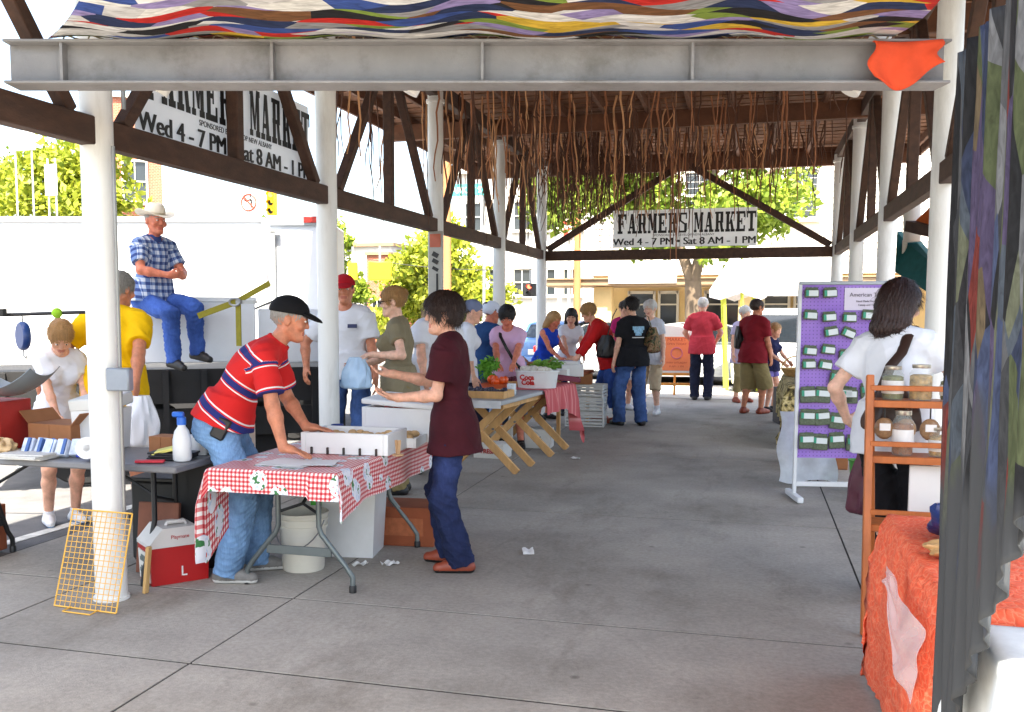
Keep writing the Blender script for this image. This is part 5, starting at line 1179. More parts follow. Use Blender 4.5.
taper(m, .50, .34, .44, .9); m.box((0, 0, .445), (.525, .365, .035), bev=.012); m.build('tub', whitep2, t); m = MB(); m.box((-.13, -.179, .37), (.07, .004, .07), rot=(-.05, 0, 0)); m.build('sticker', mat('green_sticker', S(80, 200, 70), .5), t); m = MB(); m.box((.14, -.19, .442), (.07, .01, .012)); m.build('vent', blk_p, t)
def carton(loc, rz, d, m_, label, cat='box', flaps=True, band=None, name='cardboard_box'):
    t = empty(name, loc, rz, label, cat); m = MB(); w, l, h = d; m.box((0, 0, h/2), (w, l, h), bev=.004); m.box((0, -l/2-.001, h*.5), (.004, .003, h*.96)); m.build('carton', m_, t, smooth=0)
    if flaps:
        for s_ in (-1, 1): m = MB(); m.bar((s_*w/2, 0, h), (s_*(w/2+.07), 0, h+.07), l*.96, .005, up=(0, 0, 1)); m.build('flap', m_, t, smooth=0)
    if band: m = MB(); m.box((0, -l/2-.003, h*.5), (w*.7, .004, h*.45)); m.box((-w/2-.003, 0, h*.5), (.004, l*.7, h*.45)); m.build('printed_panel', band, t, smooth=0)
    return t
carton((-2.22, 6.2, 0), R(6), (.46, .34, .26), cardd, 'brown cardboard carton under the back of the gingham table', flaps=False, band=mat('carton_print', S(170, 96, 60), .8, .2, 30))
# ---- far left table with clutter
t = folding_table((-3.92, 4.97, 0), R(90), .64, 1.85, .71, 'black edged folding table behind the first left post', mat('tabletop_grey', S(120, 120, 122), .5, .1), blk_p, .12)
LZ = .712
carton((-4.50, 4.98, LZ), R(4), (.36, .30, .30), mat('carton_red', S(176, 40, 32), .7, .12, 5, dirt=.2), 'red and brown carton on the far left of the black table', flaps=False, band=mat('carton_print', S(150, 84, 52)))
carton((-4.06, 5.12, LZ), R(-6), (.34, .28, .16), card, 'low tan cardboard tray beside the red carton', flaps=True)
t = empty('weighing_pan', (-4.30, 4.90, LZ+.305), R(-6), 'grey curved weighing pan lying on top of the red carton', 'scale pan'); m = MB()
m.grid(lambda u, v: Vector(((u-.5)*.62, (v-.5)*.30*(1-.5*abs(u-.5)), .03+.13*(2*u-1)**2+.10*(2*v-1)**2*.5)), 24, 10); m.build('pan', mat('pan_grey', S(128, 134, 136), .35, .08, 4, metal=.4), t, solid=.004)
t = empty('newspaper_stack', (-3.90, 4.78, LZ), R(4), 'blue striped folded papers in front of the white bin', 'papers'); m = MB()
for i in range(5): m.box((-.14+i*.075, .02*math.sin(i*2), .05), (.07, .05, .10), rot=(-.5, .1*math.sin(i), .1*math.sin(i*3)), bev=.004)
m.build('papers', mat('paper_blue', S(196, 206, 222), .8, .25, 25, col2=None), t); m = MB()
for i in range(4): m.box((-.13+i*.078, -.012, .055), (.018, .05, .094), rot=(-.5, .0, .1*math.sin(i*3)))
m.build('blue_bands', mat('paper_band', S(60, 96, 156)), t)
t = MB(); Mr = Matrix.Rotation(R(80), 3, 'X'); t.lathe([(.021, -.1), (.062, -.1), (.062, .1), (.021, .1)], (0, 0, .062), 24, M=Mr); t.lathe([(.0205, -.1), (.021, -.1), (.021, .1), (.0205, .1)], (0, 0, .062), 20, M=Mr); tag(t.build('paper_roll', mat('paper', S(226, 226, 224)), loc=(-3.58, 4.74, LZ), rot=(0, 0, .25)), 'white paper towel roll lying against the first left post', 'paper roll')
t = empty('storage_tub', (-3.83, 5.16, LZ), R(5), 'tall white storage tub with a loose lid behind the papers', 'tub'); m = MB(); taper(m, .27, .24, .25, .9); m.build('tub', whitep2, t); m = MB(); m.box((0, 0, .29), (.29, .26, .075), rot=(.1, -.06, 0), bev=.01); m.build('lid', mat('lid_white', S(214, 214, 210), .5, .05), t)
t = MB(); t.box((0, 0, .012), (.12, .09, .024), rot=(0, 0, .2), bev=.004); tag(t.build('marker_box', mat('box_blue', S(30, 54, 180), .4), loc=(-3.68, 4.83, LZ)), 'small bright blue box next to the paper roll', 'box')
t = MB(); [t.box((.008*math.sin(i), 0, .008+i*.013), (.24, .18, .012), rot=(0, .02*i, .1*math.sin(i*2)), bev=.003) for i in range(3)]; tag(t.build('black_notebook', mat('book_black', S(28, 28, 30), .5), loc=(-3.17, 4.90, LZ), rot=(0, 0, .2)), 'stack of black notebooks right of the first left post', 'notebooks')
t = MB(); [t.box((.01*i, 0, .006+i*.010), (.19, .15, .008), rot=(0, -.12, .1*i), bev=.002) for i in range(2)]; tag(t.build('yellow_pad', mat('pad_yellow', S(224, 216, 120), .7, .06), loc=(-3.18, 4.90, LZ+.045), rot=(0, -.1, .35)), 'yellow paper pad on top of the black notebooks', 'paper pad')
t = MB(); t.box((0, 0, .008), (.16, .04, .016), rot=(0, 0, .3), bev=.004); tag(t.build('red_marker', mat('marker_red', S(196, 40, 60), .4), loc=(-3.20, 4.72, LZ)), 'red folded packet in front of the notebooks', 'packet')
t = empty('spray_bottle', (-3.07, 4.84, LZ), 0, 'white bottle with blue cap on the right end of the black table', 'bottle'); m = MB(); m.lathe([(.045, 0), (.052, .01), (.052, .12), (.04, .17), (.022, .195), (.022, .21)], n=20); m.build('bottle', whitep2, t); m = MB(); m.lathe([(.026, .205), (.026, .245), (.018, .25)], n=16); m.box((-.02, 0, .262), (.07, .03, .03), bev=.008); m.build('cap', mat('cap_blue', S(40, 110, 210), .4), t)
carton((-2.98, 5.28, LZ+.0), R(8), (.18, .2, .16), mat('carton_cream', S(214, 204, 184), .8, .06), 'cream carton on the end of the black table behind the white bottle', flaps=False)
for k, (x, y, w_, h_) in enumerate(((-3.16, 5.34, .40, .66), (-3.50, 5.42, .42, .50))):
    t = empty('black_crate', (x, y, 0), R(4), ('tall black plastic crate at the right end of the black table' if k == 0 else 'lower black crate under the middle of the black table'), 'crate'); m = MB(); m.box((0, 0, h_/2), (w_, .34, h_), bev=.015); m.build('crate', mat('crate_black', S(22, 22, 24), .6, .2, 5), t); m = MB(); m.box((0, 0, h_+.012), (w_+.02, .36, .024), bev=.006); m.build('rim', blk_p, t)
# boards and cartons in the shadow under the table
carton((-4.86, 5.05, 0), R(3), (.42, .4, .30), cardd, 'brown carton on the floor at far left under the table', flaps=False)
t = MB(); t.box((0, 0, .21), (.26, .03, .42), rot=(-.15, 0, .1), bev=.004); tag(t.build('wooden_board', mat('board_brown', S(120, 74, 56), .8, .2, 6), loc=(-3.36, 5.02, 0)), 'brown board leaning upright behind the red cooler', 'board')
t = MB(); t.box((0, 0, .13), (.02, .04, .26), rot=(-.1, .05, 0), bev=.006); tag(t.build('tan_plank', mat('plank_tan', S(206, 168, 110), .7, .12, 6, stretch=(1, 1, .2)), loc=(-3.17, 4.62, 0)), 'narrow tan plank standing right of the first left post', 'plank')
# cooler
t = empty('picnic_cooler', (-3.20, 4.93, 0), R(50), 'red picnic cooler with a white sloped lid beside the striped man', 'cooler'); redp = mat('cooler_red', S(176, 24, 26), .4, .06, 4, dirt=.1); coolw = mat('cooler_white', S(206, 204, 200), .5, .05, 4, dirt=.12)
m = MB(); m.prism([(-.165, 0), (.165, 0), (.175, .215), (-.175, .215)], (0, .12, 0), (1, 0, 0), (0, 0, 1), .24); m.build('body', redp, t, smooth=30)
m = MB(); m.prism([(-.18, .216), (.18, .216), (.18, .235), (.10, .325), (-.10, .325), (-.18, .235)], (0, .127, 0), (1, 0, 0), (0, 0, 1), .254); m.build('lid', coolw, t, smooth=30)
m = MB(); m.tube([(-.06, -.05, .327), (-.05, -.05, .345), (.05, -.05, .345), (.06, -.05, .327)], .012, 8); m.build('handle', coolw, t); m = MB(); m.box((.02, .01, .328), (.09, .05, .006), bev=.002); m.build('latch', mat('latch_black', S(40, 40, 42)), t)
m = MB(); m.box((-.1745, -.0, .10), (.006, .2, .17), rot=(0, -.046, 0)); m.build('front_panel', mat('cooler_panel', S(220, 216, 206), .5, .04), t, smooth=0); m = MB()
for z in (.135, .07): m.box((-.181, 0, z), (.004, .12, .022), rot=(0, -.046, 0), bev=.002); m.box((-.182, .0, z+.018), (.004, .07, .018), rot=(0, -.046, 0), bev=.002)
m.build('car_picture', mat('print_grey', S(96, 108, 104), .5, .3, 60), t)
m = MB(); m.box((.01, -.1245, .07), (.008, .004, .055)); m.box((.026, -.1242, .045), (.024, .004, .008)); m.build('letter_mark', mat('mark_white', S(226, 220, 216)), t, smooth=0)
m = MB(); put_text(m, 'Playmate', (0, -.128, .262), (1, 0, 0), (0, .0, 1), .03); m.build('lettering', redp, t)
t.scale = (.98, .98, 1.0)
# yellow wire rack leaning on the post
ywire = mat('wire_yellow', S(226, 172, 66), .45, .1, 8); m = MB(); wA, wB, wC, wD = Vector((-3.50, 4.27, .006)), Vector((-3.10, 4.24, .006)), Vector((-3.08, 4.375, .50)), Vector((-3.46, 4.395, .50))
for i in range(13): u = i/12; m.tube([wA.lerp(wB, u), wD.lerp(wC, u)], .0021 if i % 12 else .0045, 5)
for i in range(19): v = i/18; m.tube([wA.lerp(wD, v)+Vector((0, -.003, 0)), wB.lerp(wC, v)+Vector((0, -.003, 0))], .0021 if i % 18 else .0045, 5)
t = empty('wire_rack', (0, 0, 0), 0, 'yellow wire grid rack leaning against the first left post', 'wire rack'); m.build('grid', ywire, t)
m = MB(); m.tube([wA.lerp(wB, .28)+Vector((0, 0, .003)), wA.lerp(wB, .28)+Vector((0, -.07, 0)), wA.lerp(wB, .72)+Vector((0, -.07, 0)), wA.lerp(wB, .72)+Vector((0, 0, .003))], .004, 6); m.build('foot', ywire, t)
# ---- second table on trestles
trw = mat('trestle_pine', S(206, 160, 104), .65, .18, 4, bump=.15, bscale=40, stretch=(4, 4, 1)); t2m = mat('tabletop_grey_paint', S(164, 170, 176), .45, .08, 3, dirt=.15)
T2Z = .72; t = empty('trestle_table', (-2.42, 10.12, 0), R(-5), 'grey topped table on crossed pine trestle legs behind the boy', 'table'); m = MB(); m.box((0, 0, T2Z-.02), (.66, 2.6, .04), bev=.006); m.build('tabletop', t2m, t); m = MB(); m.box((0, -1.307, T2Z-.03), (.66, .012, .07)); m.build('edge_strip', mat('edge_white', S(204, 206, 208), .5), t)
for y in (-1.05, -.55, .15, .75):
    for s_ in (-1, 1):
        m = MB(); m.bar((-.27*s_, y+s_*.02, T2Z-.05), (.40*s_, y+s_*.02+.02, .012), .075, .035, up=(0, 1, 0), bev=.004); m.build('leg', trw, t)
    m = MB(); m.tube([(0, y-.05, .37), (0, y+.06, .37)], .012, 8); m.build('pivot_bolt', mat('wire_grey', S(130, 130, 130)), t)
for s_ in (-1, 1): m = MB(); m.bar((.27*s_, -1.1, T2Z-.065), (.27*s_, 1.15, T2Z-.065), .03, .05); m.build('rail', trw, t)
pk = pattern_mat('pink_cloth', lambda nt, v, u: (lambda rp: (nt.links.new(math_n(nt, 'FRACT', math_n(nt, 'MULTIPLY', v, 9.0)), rp.inputs['Fac']), rp.outputs['Color'])[1])(ramp(nt, [(0, S(196, 92, 96)), (.5, S(206, 104, 108)), (.55, S(226, 160, 158)), (.75, S(204, 100, 104))])))
tag(tablecloth('tablecloth', -.34, .34, .05, 1.32, T2Z, .2, .26, .0, .3, pk, 50, 60, .02, 16, 8, lambda a, b: 1+(.55*max(0, (b-.75)/.5) if a > .6 else 0), loc=(-2.42, 10.12, 0), rz=R(-5)), 'faded red cloth draped over the far half of the trestle table', 'tablecloth')
def P2(px, py): return onz(px, py, T2Z+.006)
t = empty('produce_tray', (-2.46, 9.25, T2Z), R(-4), 'shallow wooden tray of dark berries on the grey tabletop', 'tray'); m = MB(); tray(m, (0, 0, 0), (.46, .34, .07), .012); m.build('tray', trw, t); m = MB()
for i in range(60): rr = random.Random(i+300); m.ell((rr.uniform(-.2, .2), rr.uniform(-.14, .14), .05+rr.uniform(0, .03)), (.022, .022, .02), 7, 5)
m.build('berries', mat('berry', S(40, 34, 60), .3, .4, 20), t)
t = empty('pepper_basket', (-2.50, 9.72, T2Z), 0, 'basket of orange peppers in front of the pink shirted woman', 'basket'); m = MB(); m.lathe([(.10, 0), (.15, .10), (.145, .10), (.095, .01)], n=20); m.build('basket', mat('basket_terracotta', S(190, 84, 44), .6), t); m = MB()
for i in range(18): rr = random.Random(i+400); a = rr.uniform(0, 6.28); q_ = rr.uniform(0, .11); m.ell((q_*math.cos(a), q_*math.sin(a), .10+rr.uniform(0, .05)), (.035, .03, .04), 8, 6)
m.build('peppers', mat('pepper_orange', S(224, 84, 26), .3, .25, 9), t)
t = empty('herb_pot', (-2.62, 9.92, T2Z), 0, 'pot of bright green herbs at the back of the trestle table', 'plant'); m = MB(); m.lathe([(.06, 0), (.08, .13), (.075, .13), (.055, .01)], n=18); m.build('pot', mat('pot_dark', S(60, 50, 44)), t); crown('leaves', t, [(0, 0, .22, .13, .13, .12), (.06, 0, .3, .08, .08, .08)], 420, .026, leaf_mat('leaf_herb', S(70, 130, 40), S(130, 190, 70)), 77) if 'crown' in globals() else None
t = MB(); t.lathe([(.045, 0), (.045, .10), (.04, .11), (.043, .11), (.048, .10), (.048, 0)], n=18); tag(t.build('glass_jar', clear_mat('clear_plastic', (.8, .88, .92, 1), .45), loc=(-2.30, 9.62, T2Z)), 'clear plastic tub next to the berry tray', 'tub')
t = empty('drink_tub', (-2.23, 10.52, T2Z+.005), R(-6), 'white oval tub with red script lettering on the red cloth', 'tub'); m = MB(); n_ = 36
def ov(r_, z): return [(r_*1.42*math.cos(2*PI*i/n_), r_*math.sin(2*PI*i/n_), z) for i in range(n_)]
rows = [ov(.150, 0), ov(.168, .17), ov(.178, .175), ov(.178, .19), ov(.165, .19), ov(.145, .02)]
m.add([v for r_ in rows for v in r_], [(k*n_+i, k*n_+(i+1) % n_, (k+1)*n_+(i+1) % n_, (k+1)*n_+i) for k in range(5) for i in range(n_)]+[tuple(range(n_-1, -1, -1)), tuple(5*n_+i for i in range(n_))]); m.build('tub', whitep2, t); m = MB(); put_text(m, 'Coca', (-.06, -.166, .095), (1, .05, 0), (0, -.1, 1), .075, .003); put_text(m, 'Cola', (-.05, -.164, .04), (1, .05, 0), (0, -.1, 1), .075, .003); m.build('lettering', mat('script_red', S(200, 40, 36), .4), t)
m = MB()
for i in range(22): rr = random.Random(i+600); m.ell((rr.uniform(-.16, .16), rr.uniform(-.09, .09), .17+rr.uniform(0, .04)), (.045, .04, .035), 8, 6)
m.build('produce', mat('turnip_white', S(214, 208, 196), .6, .15, 12), t)
# produce table 3
t = empty('produce_table', (-2.55, 12.7, 0), R(-3), 'long brown produce table behind the trestle table', 'table'); m = MB(); m.box((0, 0, .73), (.85, 1.9, .04), bev=.005); m.build('tabletop', cardd, t)
for sx in (-.36, .36):
    for sy in (-.85, .85): m = MB(); m.box((sx, sy, .355), (.045, .045, .71), bev=.004); m.build('leg', trw, t)
grn = leaf_mat('leaf_lettuce', S(96, 150, 52), S(160, 200, 96))
for k, (x, y, c_, lb) in enumerate(((-2.38, 11.35, 'g', 'heap of curly green lettuce beyond the white oval tub'), (-2.42, 12.1, 'g', 'second heap of green leaves on the brown produce table'), (-2.62, 12.9, 'g', 'bunch of dark green leaves at the far end of the produce table'))):
    t = empty('lettuce_heap', (x, y, (T2Z if k == 0 else .75)), 0, lb, 'vegetables'); m = MB(); tray(m, (0, 0, 0), (.42, .36, .06), .01); m.build('tray', trw, t); crown('leaves', t, [(0, 0, .10, .2, .16, .07), (.1, .02, .13, .1, .1, .06)], 420, .032, grn, 80+k)
for k, (x, y, z, w_, m_, lb) in enumerate(((-2.2, 11.72, .75, .14, foam, 'white foam cup box left of the maroon tray'), (-2.12, 12.15, .75, .18, whitep2, 'white plastic tub at the aisle edge of the produce table'), (-2.3, 12.6, .75, .2, foam, 'white foam box in front of the red jacket woman'))):
    carton((x, y, z), R(10*k), (w_*1.5, w_*1.2, w_*.8), m_, lb, flaps=False, name='produce_box')
t = MB(); tray(t, (0, 0, 0), (.34, .26, .05), .012); tag(t.build('maroon_tray', mat('tray_maroon', S(120, 34, 66), .4), loc=(-2.08, 11.45, .745), rot=(0, .12, .2)), 'maroon plastic tray tilted at the aisle edge', 'tray')
crw = mat('crate_white', S(206, 208, 206), .55, .05, 4, dirt=.1)
for k in range(3):
    t = empty('plastic_crate', (-2.13, 13.3, .19*k), R(3-k*2), ('white slatted plastic crate on the floor, bottom of the aisle stack', 'white slatted plastic crate in the middle of the aisle stack', 'white slatted plastic crate on top of the aisle stack')[k], 'crate', 'white crates stacked by the aisle'); m = MB()
    for (q_, e) in (((0, 0, .008), (.5, .38, .012)), ((-.255, 0, .012), (.012, .4, .02)), ((.255, 0, .012), (.012, .4, .02)), ((0, -.195, .012), (.5, .012, .02)), ((0, .195, .012), (.5, .012, .02))): m.box(q_, e)
    for z in (.05, .095, .14, .175):
        for s_ in (-1, 1): m.box((s_*.255, 0, z), (.012, .4, .028)); m.box((0, s_*.195, z), (.498, .012, .028))
    for sx in (-1, 1):
        for sy in (-1, 1): m.box((sx*.253, sy*.193, .095), (.022, .022, .186), bev=.003)
    m.build('crate', crw, t, smooth=0)
for k, (x, y, w_, h_, lb) in enumerate(((-2.62, 10.1, .34, .16, 'printed white carton on the floor beneath the trestle table'), (-2.30, 11.0, .30, .22, 'white carton with black print under the red cloth'), (-2.75, 10.7, .4, .26, 'plain white carton at the back beneath the trestle table'))):
    t = carton((x, y, 0), R(8*k-6), (w_, .26, h_), mat('carton_white', S(216, 214, 208), .7, .05, dirt=.1), lb, flaps=False); m = MB(); put_text(m, ('FRESH', '24', 'FARM')[k], (0, -.134, h_*.35), (1, 0, 0), (0, 0, 1), h_*.4, .002); m.build('print', (mat('print_red', S(180, 50, 50)) if k == 0 else ink), t)
# litter
for k, (px, py, s_) in enumerate(((528, 553, .055), (575, 459, .05), (390, 565, .05), (360, 566, .045))):
    p = onz(px, py); m = MB(); rr = random.Random(k+5); m.grid(lambda u, v: Vector(((u-.5)*s_*2, (v-.5)*s_*1.3, .006+.022*abs(math.sin(u*5+k)*math.cos(v*4+k)))), 8, 6); tag(m.build('paper_scrap', mat('paper', S(226, 226, 224)), loc=(p.x, p.y, 0), rot=(0, 0, rr.uniform(0, 3)), solid=.002), ('crumpled white napkin on the open floor of the aisle', 'white paper scrap beside the trestle legs', 'small paper scrap by the boy\'s shoes', 'paper scrap in front of the white bin')[k], 'litter')
# ================================================================== RIGHT STALLS
pine = mat('rack_pine', S(178, 98, 46), .5, .18, 4, bump=.15, bscale=40, stretch=(5, 5, 1)); 
# ---- pegboard with seed packets
pegm, nt, b = new_mat('pegboard_purple'); tc = nn(nt, 'ShaderNodeTexCoord'); sp = nn(nt, 'ShaderNodeSeparateXYZ'); nt.links.new(tc.outputs['Object'], sp.inputs[0])
def frc(o): return math_n(nt, 'SUBTRACT', math_n(nt, 'FRACT', math_n(nt, 'MULTIPLY', o, 34.0)), .5)
dx, dz = frc(sp.outputs[0]), frc(sp.outputs[2]); rr_ = math_n(nt, 'ADD', math_n(nt, 'MULTIPLY', dx, dx), math_n(nt, 'MULTIPLY', dz, dz)); nz = nn(nt, 'ShaderNodeTexNoise', Scale=3.0, Detail=6.0); nt.links.new(tc.outputs['Object'], nz.inputs['Vector'])
r1 = ramp(nt, [(.3, S(136, 98, 192)), (.7, S(166, 130, 212))]); nt.links.new(nz.outputs['Fac'], r1.inputs['Fac']); r2 = ramp(nt, [(0, (.42, .40, .44, 1)), (.022, (1, 1, 1, 1))], 'CONSTANT'); nt.links.new(rr_, r2.inputs['Fac'])
mx = nn(nt, 'ShaderNodeMix', data_type='RGBA', blend_type='MULTIPLY'); mx.inputs['Factor'].default_value = 1; nt.links.new(r1.outputs['Color'], mx.inputs['A']); nt.links.new(r2.outputs['Color'], mx.inputs['B']); nt.links.new(mx.outputs['Result'], b.inputs['Base Color']); b.inputs['Roughness'].default_value = .6
pg0, pg1 = Vector((.40, 8.48, 0)), Vector((1.12, 8.62, 0)); prz = math.atan2(pg1.y-pg0.y, pg1.x-pg0.x); pw = (pg1-pg0).length
stand_w = mat('stand_white', S(220, 222, 224), .45, .04, 4, dirt=.1)
t = empty('display_stand', (pg0.x, pg0.y, 0), prz, 'purple pegboard display panel on a white stand', 'display stand'); m = MB(); m.box((pw/2, 0, 1.06), (pw, .014, 1.42)); m.build('pegboard', pegm, t, smooth=0)
for x in (-.012, pw+.012):
    m = MB(); m.box((x, 0, .90), (.03, .03, 1.76), bev=.004); m.build('upright', stand_w, t); m = MB(); m.box((x, 0, .03), (.05, .44, .05), bev=.008); m.build('foot', stand_w, t)
m = MB(); m.box((pw/2, 0, 1.785), (pw+.04, .035, .03), bev=.004); m.build('top_rail', mat('rail_grey', S(150, 156, 162)), t); m = MB(); m.box((pw/2, 0, .13), (pw, .025, .04), bev=.004); m.build('bottom_rail', stand_w, t)
m = MB(); m.box((.52, -.011, 1.655), (.36, .004, .18)); sg2 = m.build('sign_card', mat('card_lilac', S(214, 206, 222), .7, .03), t, smooth=0); m = MB(); put_text(m, 'American Time', (.52, -.0145, 1.675), (1, 0, 0), (0, 0, 1), .045, .0); put_text(m, 'Hand Made Herbals', (.52, -.0145, 1.63), (1, 0, 0), (0, 0, 1), .022); put_text(m, 'Catnip and Teas', (.52, -.0145, 1.60), (1, 0, 0), (0, 0, 1), .022); m.build('lettering', mat('ink_grey', S(90, 84, 96)), sg2, smooth=0)
spots = [(.075, 1.70, .0), (.07, 1.52, .05), (.22, 1.505, -.08), (.38, 1.50, .02), (.53, 1.52, .05), (.24, 1.385, -.16), (.375, 1.375, .38), (.075, 1.23, .08), (.07, 1.12, -.03), (.20, 1.115, .16), (.36, 1.2, .1), (.40, 1.08, -.1), (.07, .865, -.05), (.185, .865, .06), (.07, .68, .02), (.31, .65, .1), (.07, .485, -.04), (.175, .475, .05), (.40, .86, 0), (.52, 1.2, .1), (.55, .9, -.1), (.45, .47, .05), (.22, 1.24, .1), (.22, 1.70, -.05), (.31, .49, -.08), (.19, .68, -.1), (.30, 1.0, .12), (.36, .87, .05)]
pf = mat('pouch_film', S(180, 200, 196), .18, .2, 30); herb = mat('pouch_herbs', S(92, 102, 82), .8, .4, 60); lbl = mat('pouch_label', S(214, 222, 222), .5, .05); tl = mat('pouch_teal', S(40, 150, 120), .4, .1)
for k, (x, z, a) in enumerate(spots):
    sz = 1.0 if z > 1 else 1.15
    t = empty('herb_pouch', Vector((pg0.x, pg0.y, 0))+Vector((math.cos(prz)*x+math.sin(prz)*.02, math.sin(prz)*x-math.cos(prz)*.02, z)), prz, 'small clear pouch of dried herbs with a white and teal label on the purple board', 'pouch', 'herb pouches on the purple board'); t.rotation_euler = (0, a, prz); t.scale = (1.08, 1.0, 1.05)
    h_ = .05 if z > 1 else .085; m = MB(); m.box((0, -.010, -.0), (.104*sz, .022, h_*1.25), bev=.009); m.box((0, -.004, h_*.75), (.09*sz, .006, .02)); m.build('pouch', herb, t); m = MB(); m.box((.010, -.0225, .002 if z > 1 else .02), (.070*sz, .004, .044)); m.build('label', lbl, t, smooth=0); m = MB(); m.box((-.034*sz, -.0230, .004 if z > 1 else .022), (.020, .005, .044)); m.build('teal_stripe', tl, t, smooth=0)
    m = MB(); m.tube([(0, .012, h_*.9), (0, -.02, h_*.9)], .003, 5); m.build('hook', mat('wire_grey', S(130, 130, 130)), t)
# ---- camouflage clothed table with jars and a basket
def camo(name, cols, sc):
    if name in MATS: return MATS[name]
    m, nt, b = new_mat(name); tc = nn(nt, 'ShaderNodeTexCoord'); n = nn(nt, 'ShaderNodeTexNoise', Scale=sc, Detail=3.0, Distortion=1.2); nt.links.new(tc.outputs['Object'], n.inputs['Vector']); r_ = ramp(nt, [(i/len(cols)*.5+.27, c) for i, c in enumerate(cols)], 'CONSTANT'); nt.links.new(n.outputs['Fac'], r_.inputs['Fac']); nt.links.new(r_.outputs['Color'], b.inputs['Base Color']); b.inputs['Roughness'].default_value = .85; MATS[name] = m; return m
cm = camo('camo_cloth', [S(56, 44, 28), S(96, 84, 44), S(170, 150, 96), S(204, 186, 136), S(120, 106, 56), S(66, 56, 34)], 9)
t = folding_table((.86, 12.75, 0), 0, .8, 2.2, .72, 'folding table under the camouflage cloth at right', tabletop_w, grey_leg)
tag(tablecloth('tablecloth', .45, 1.28, 11.6, 13.9, .72, .52, .1, .6, .1, cm, 40, 60, .03, 11, 12), 'leafy camouflage cloth hanging over the right hand table', 'tablecloth')
t = empty('wicker_basket', (.62, 13.3, .728), 0, 'shallow tan wicker basket on the camouflage cloth', 'basket'); m = MB(); m.lathe([(.16, 0), (.22, .09), (.23, .09), (.215, .10), (.15, .012)], n=24); m.build('basket', mat('wicker', S(190, 148, 90), .8, .25, 40, bump=.5, bscale=120), t); m = MB(); m.tube([(.21*math.cos(a), 0, .09+.17*math.sin(a)) for a in [PI*i/12 for i in range(13)]], .01, 6); m.build('handle', MATS['wicker'], t)
jar_glass = clear_mat('jar_glass', (.7, .76, .72, 1), .16, .04); lidm = mat('jar_lid', S(176, 172, 160), .3, .1, metal=.7); gold = mat('jar_gold', S(186, 150, 80), .35, .1, metal=.6)
def jar(loc, r_, h_, fill, label, lid=lidm, lab=None, group=None, name='glass_jar'):
    t = empty(name, loc, 0, label, 'jar', group); m = MB(); m.lathe([(r_*.9, 0), (r_, .008), (r_, h_*.74), (r_*.72, h_*.86), (r_*.72, h_*.93)], n=22); m.build('glass', jar_glass, t); m = MB(); m.lathe([(r_*.76, h_*.90), (r_*.78, h_*.91), (r_*.78, h_*.995), (r_*.74, h_)], n=22); m.build('lid', lid, t)
    m = MB(); m.lathe([(r_*.86, .006), (r_*.93, .014), (r_*.93, h_*.68), (r_*.7, h_*.72)], n=20); m.build('contents', fill, t)
    if lab: m = MB(); m.lathe([(r_*1.012, h_*.2), (r_*1.02, h_*.22), (r_*1.02, h_*.56), (r_*1.012, h_*.58)], n=22); m.build('label', lab, t)
    return t
f1 = mat('fill_pale', S(176, 142, 84), .7, .6, 45); f2 = mat('fill_tan', S(136, 84, 44), .7, .5, 40); f3 = mat('fill_olive', S(104, 104, 48), .7, .35, 30); labw = mat('label_white', S(226, 224, 220), .6, .03)
for k, (x, y, f) in enumerate(((.66, 12.4, f2), (.80, 12.5, f3), (.72, 12.75, f1), (.92, 12.8, f2))): jar((x, y, .728), .055, .2, f, ('tan filled jar at the front of the camouflage table', 'olive filled jar on the camouflage table', 'pale filled jar in the middle of the camouflage table', 'tan filled jar at the back right of the camouflage table')[k])
t = MB(); t.box((0, 0, .04), (.3, .22, .08), bev=.01); tag(t.build('dark_case', blk_p, loc=(.85, 13.05, .728)), 'flat black case on the camouflage table', 'case')
t = MB(); t.grid(lambda u, v: Vector(((u-.5)*.5+.02*math.sin(v*9), -.02*math.sin(u*12), .62*(1-v)-.02*math.sin(u*7)*v)), 14, 14); tag(t.build('white_cloth', cloth('cloth_white_sheet', S(214, 220, 224)), loc=(.52, 9.05, .06), rot=(0, 0, .2), solid=.006), 'white sheet bunched beside the purple display stand', 'cloth')
t = empty('green_bucket', (.98, 8.98, 0), 0, 'green plastic bucket on the floor behind the purple board', 'bucket'); m = MB(); m.lathe([(.10, 0), (.125, .27), (.135, .272), (.135, .285), (.12, .285), (.096, .01)], n=24); m.build('pail', mat('bucket_green', S(70, 150, 44), .45, .08), t); m = MB(); m.tube([(.125*math.cos(a), 0, .27+.11*math.sin(a)) for a in [PI*i/12 for i in range(13)]], .004, 6); m.build('handle', mat('wire_grey', S(130, 130, 130)), t)
t = empty('folding_stool', (.62, 9.3, 0), .2, 'dark metal folding stool behind the purple board', 'stool'); m = MB(); m.box((0, 0, .44), (.34, .3, .03), bev=.008); m.build('seat', mat('stool_brown', S(90, 60, 40)), t)
for s_ in (-1, 1):
    for q_ in (-1, 1): m = MB(); m.tube([(q_*.14, s_*.14, .43), (-q_*.02+q_*.04, s_*.14, .22), (-q_*.14, s_*.14, .008)], .011, 8); m.build('leg', blk_p, t)
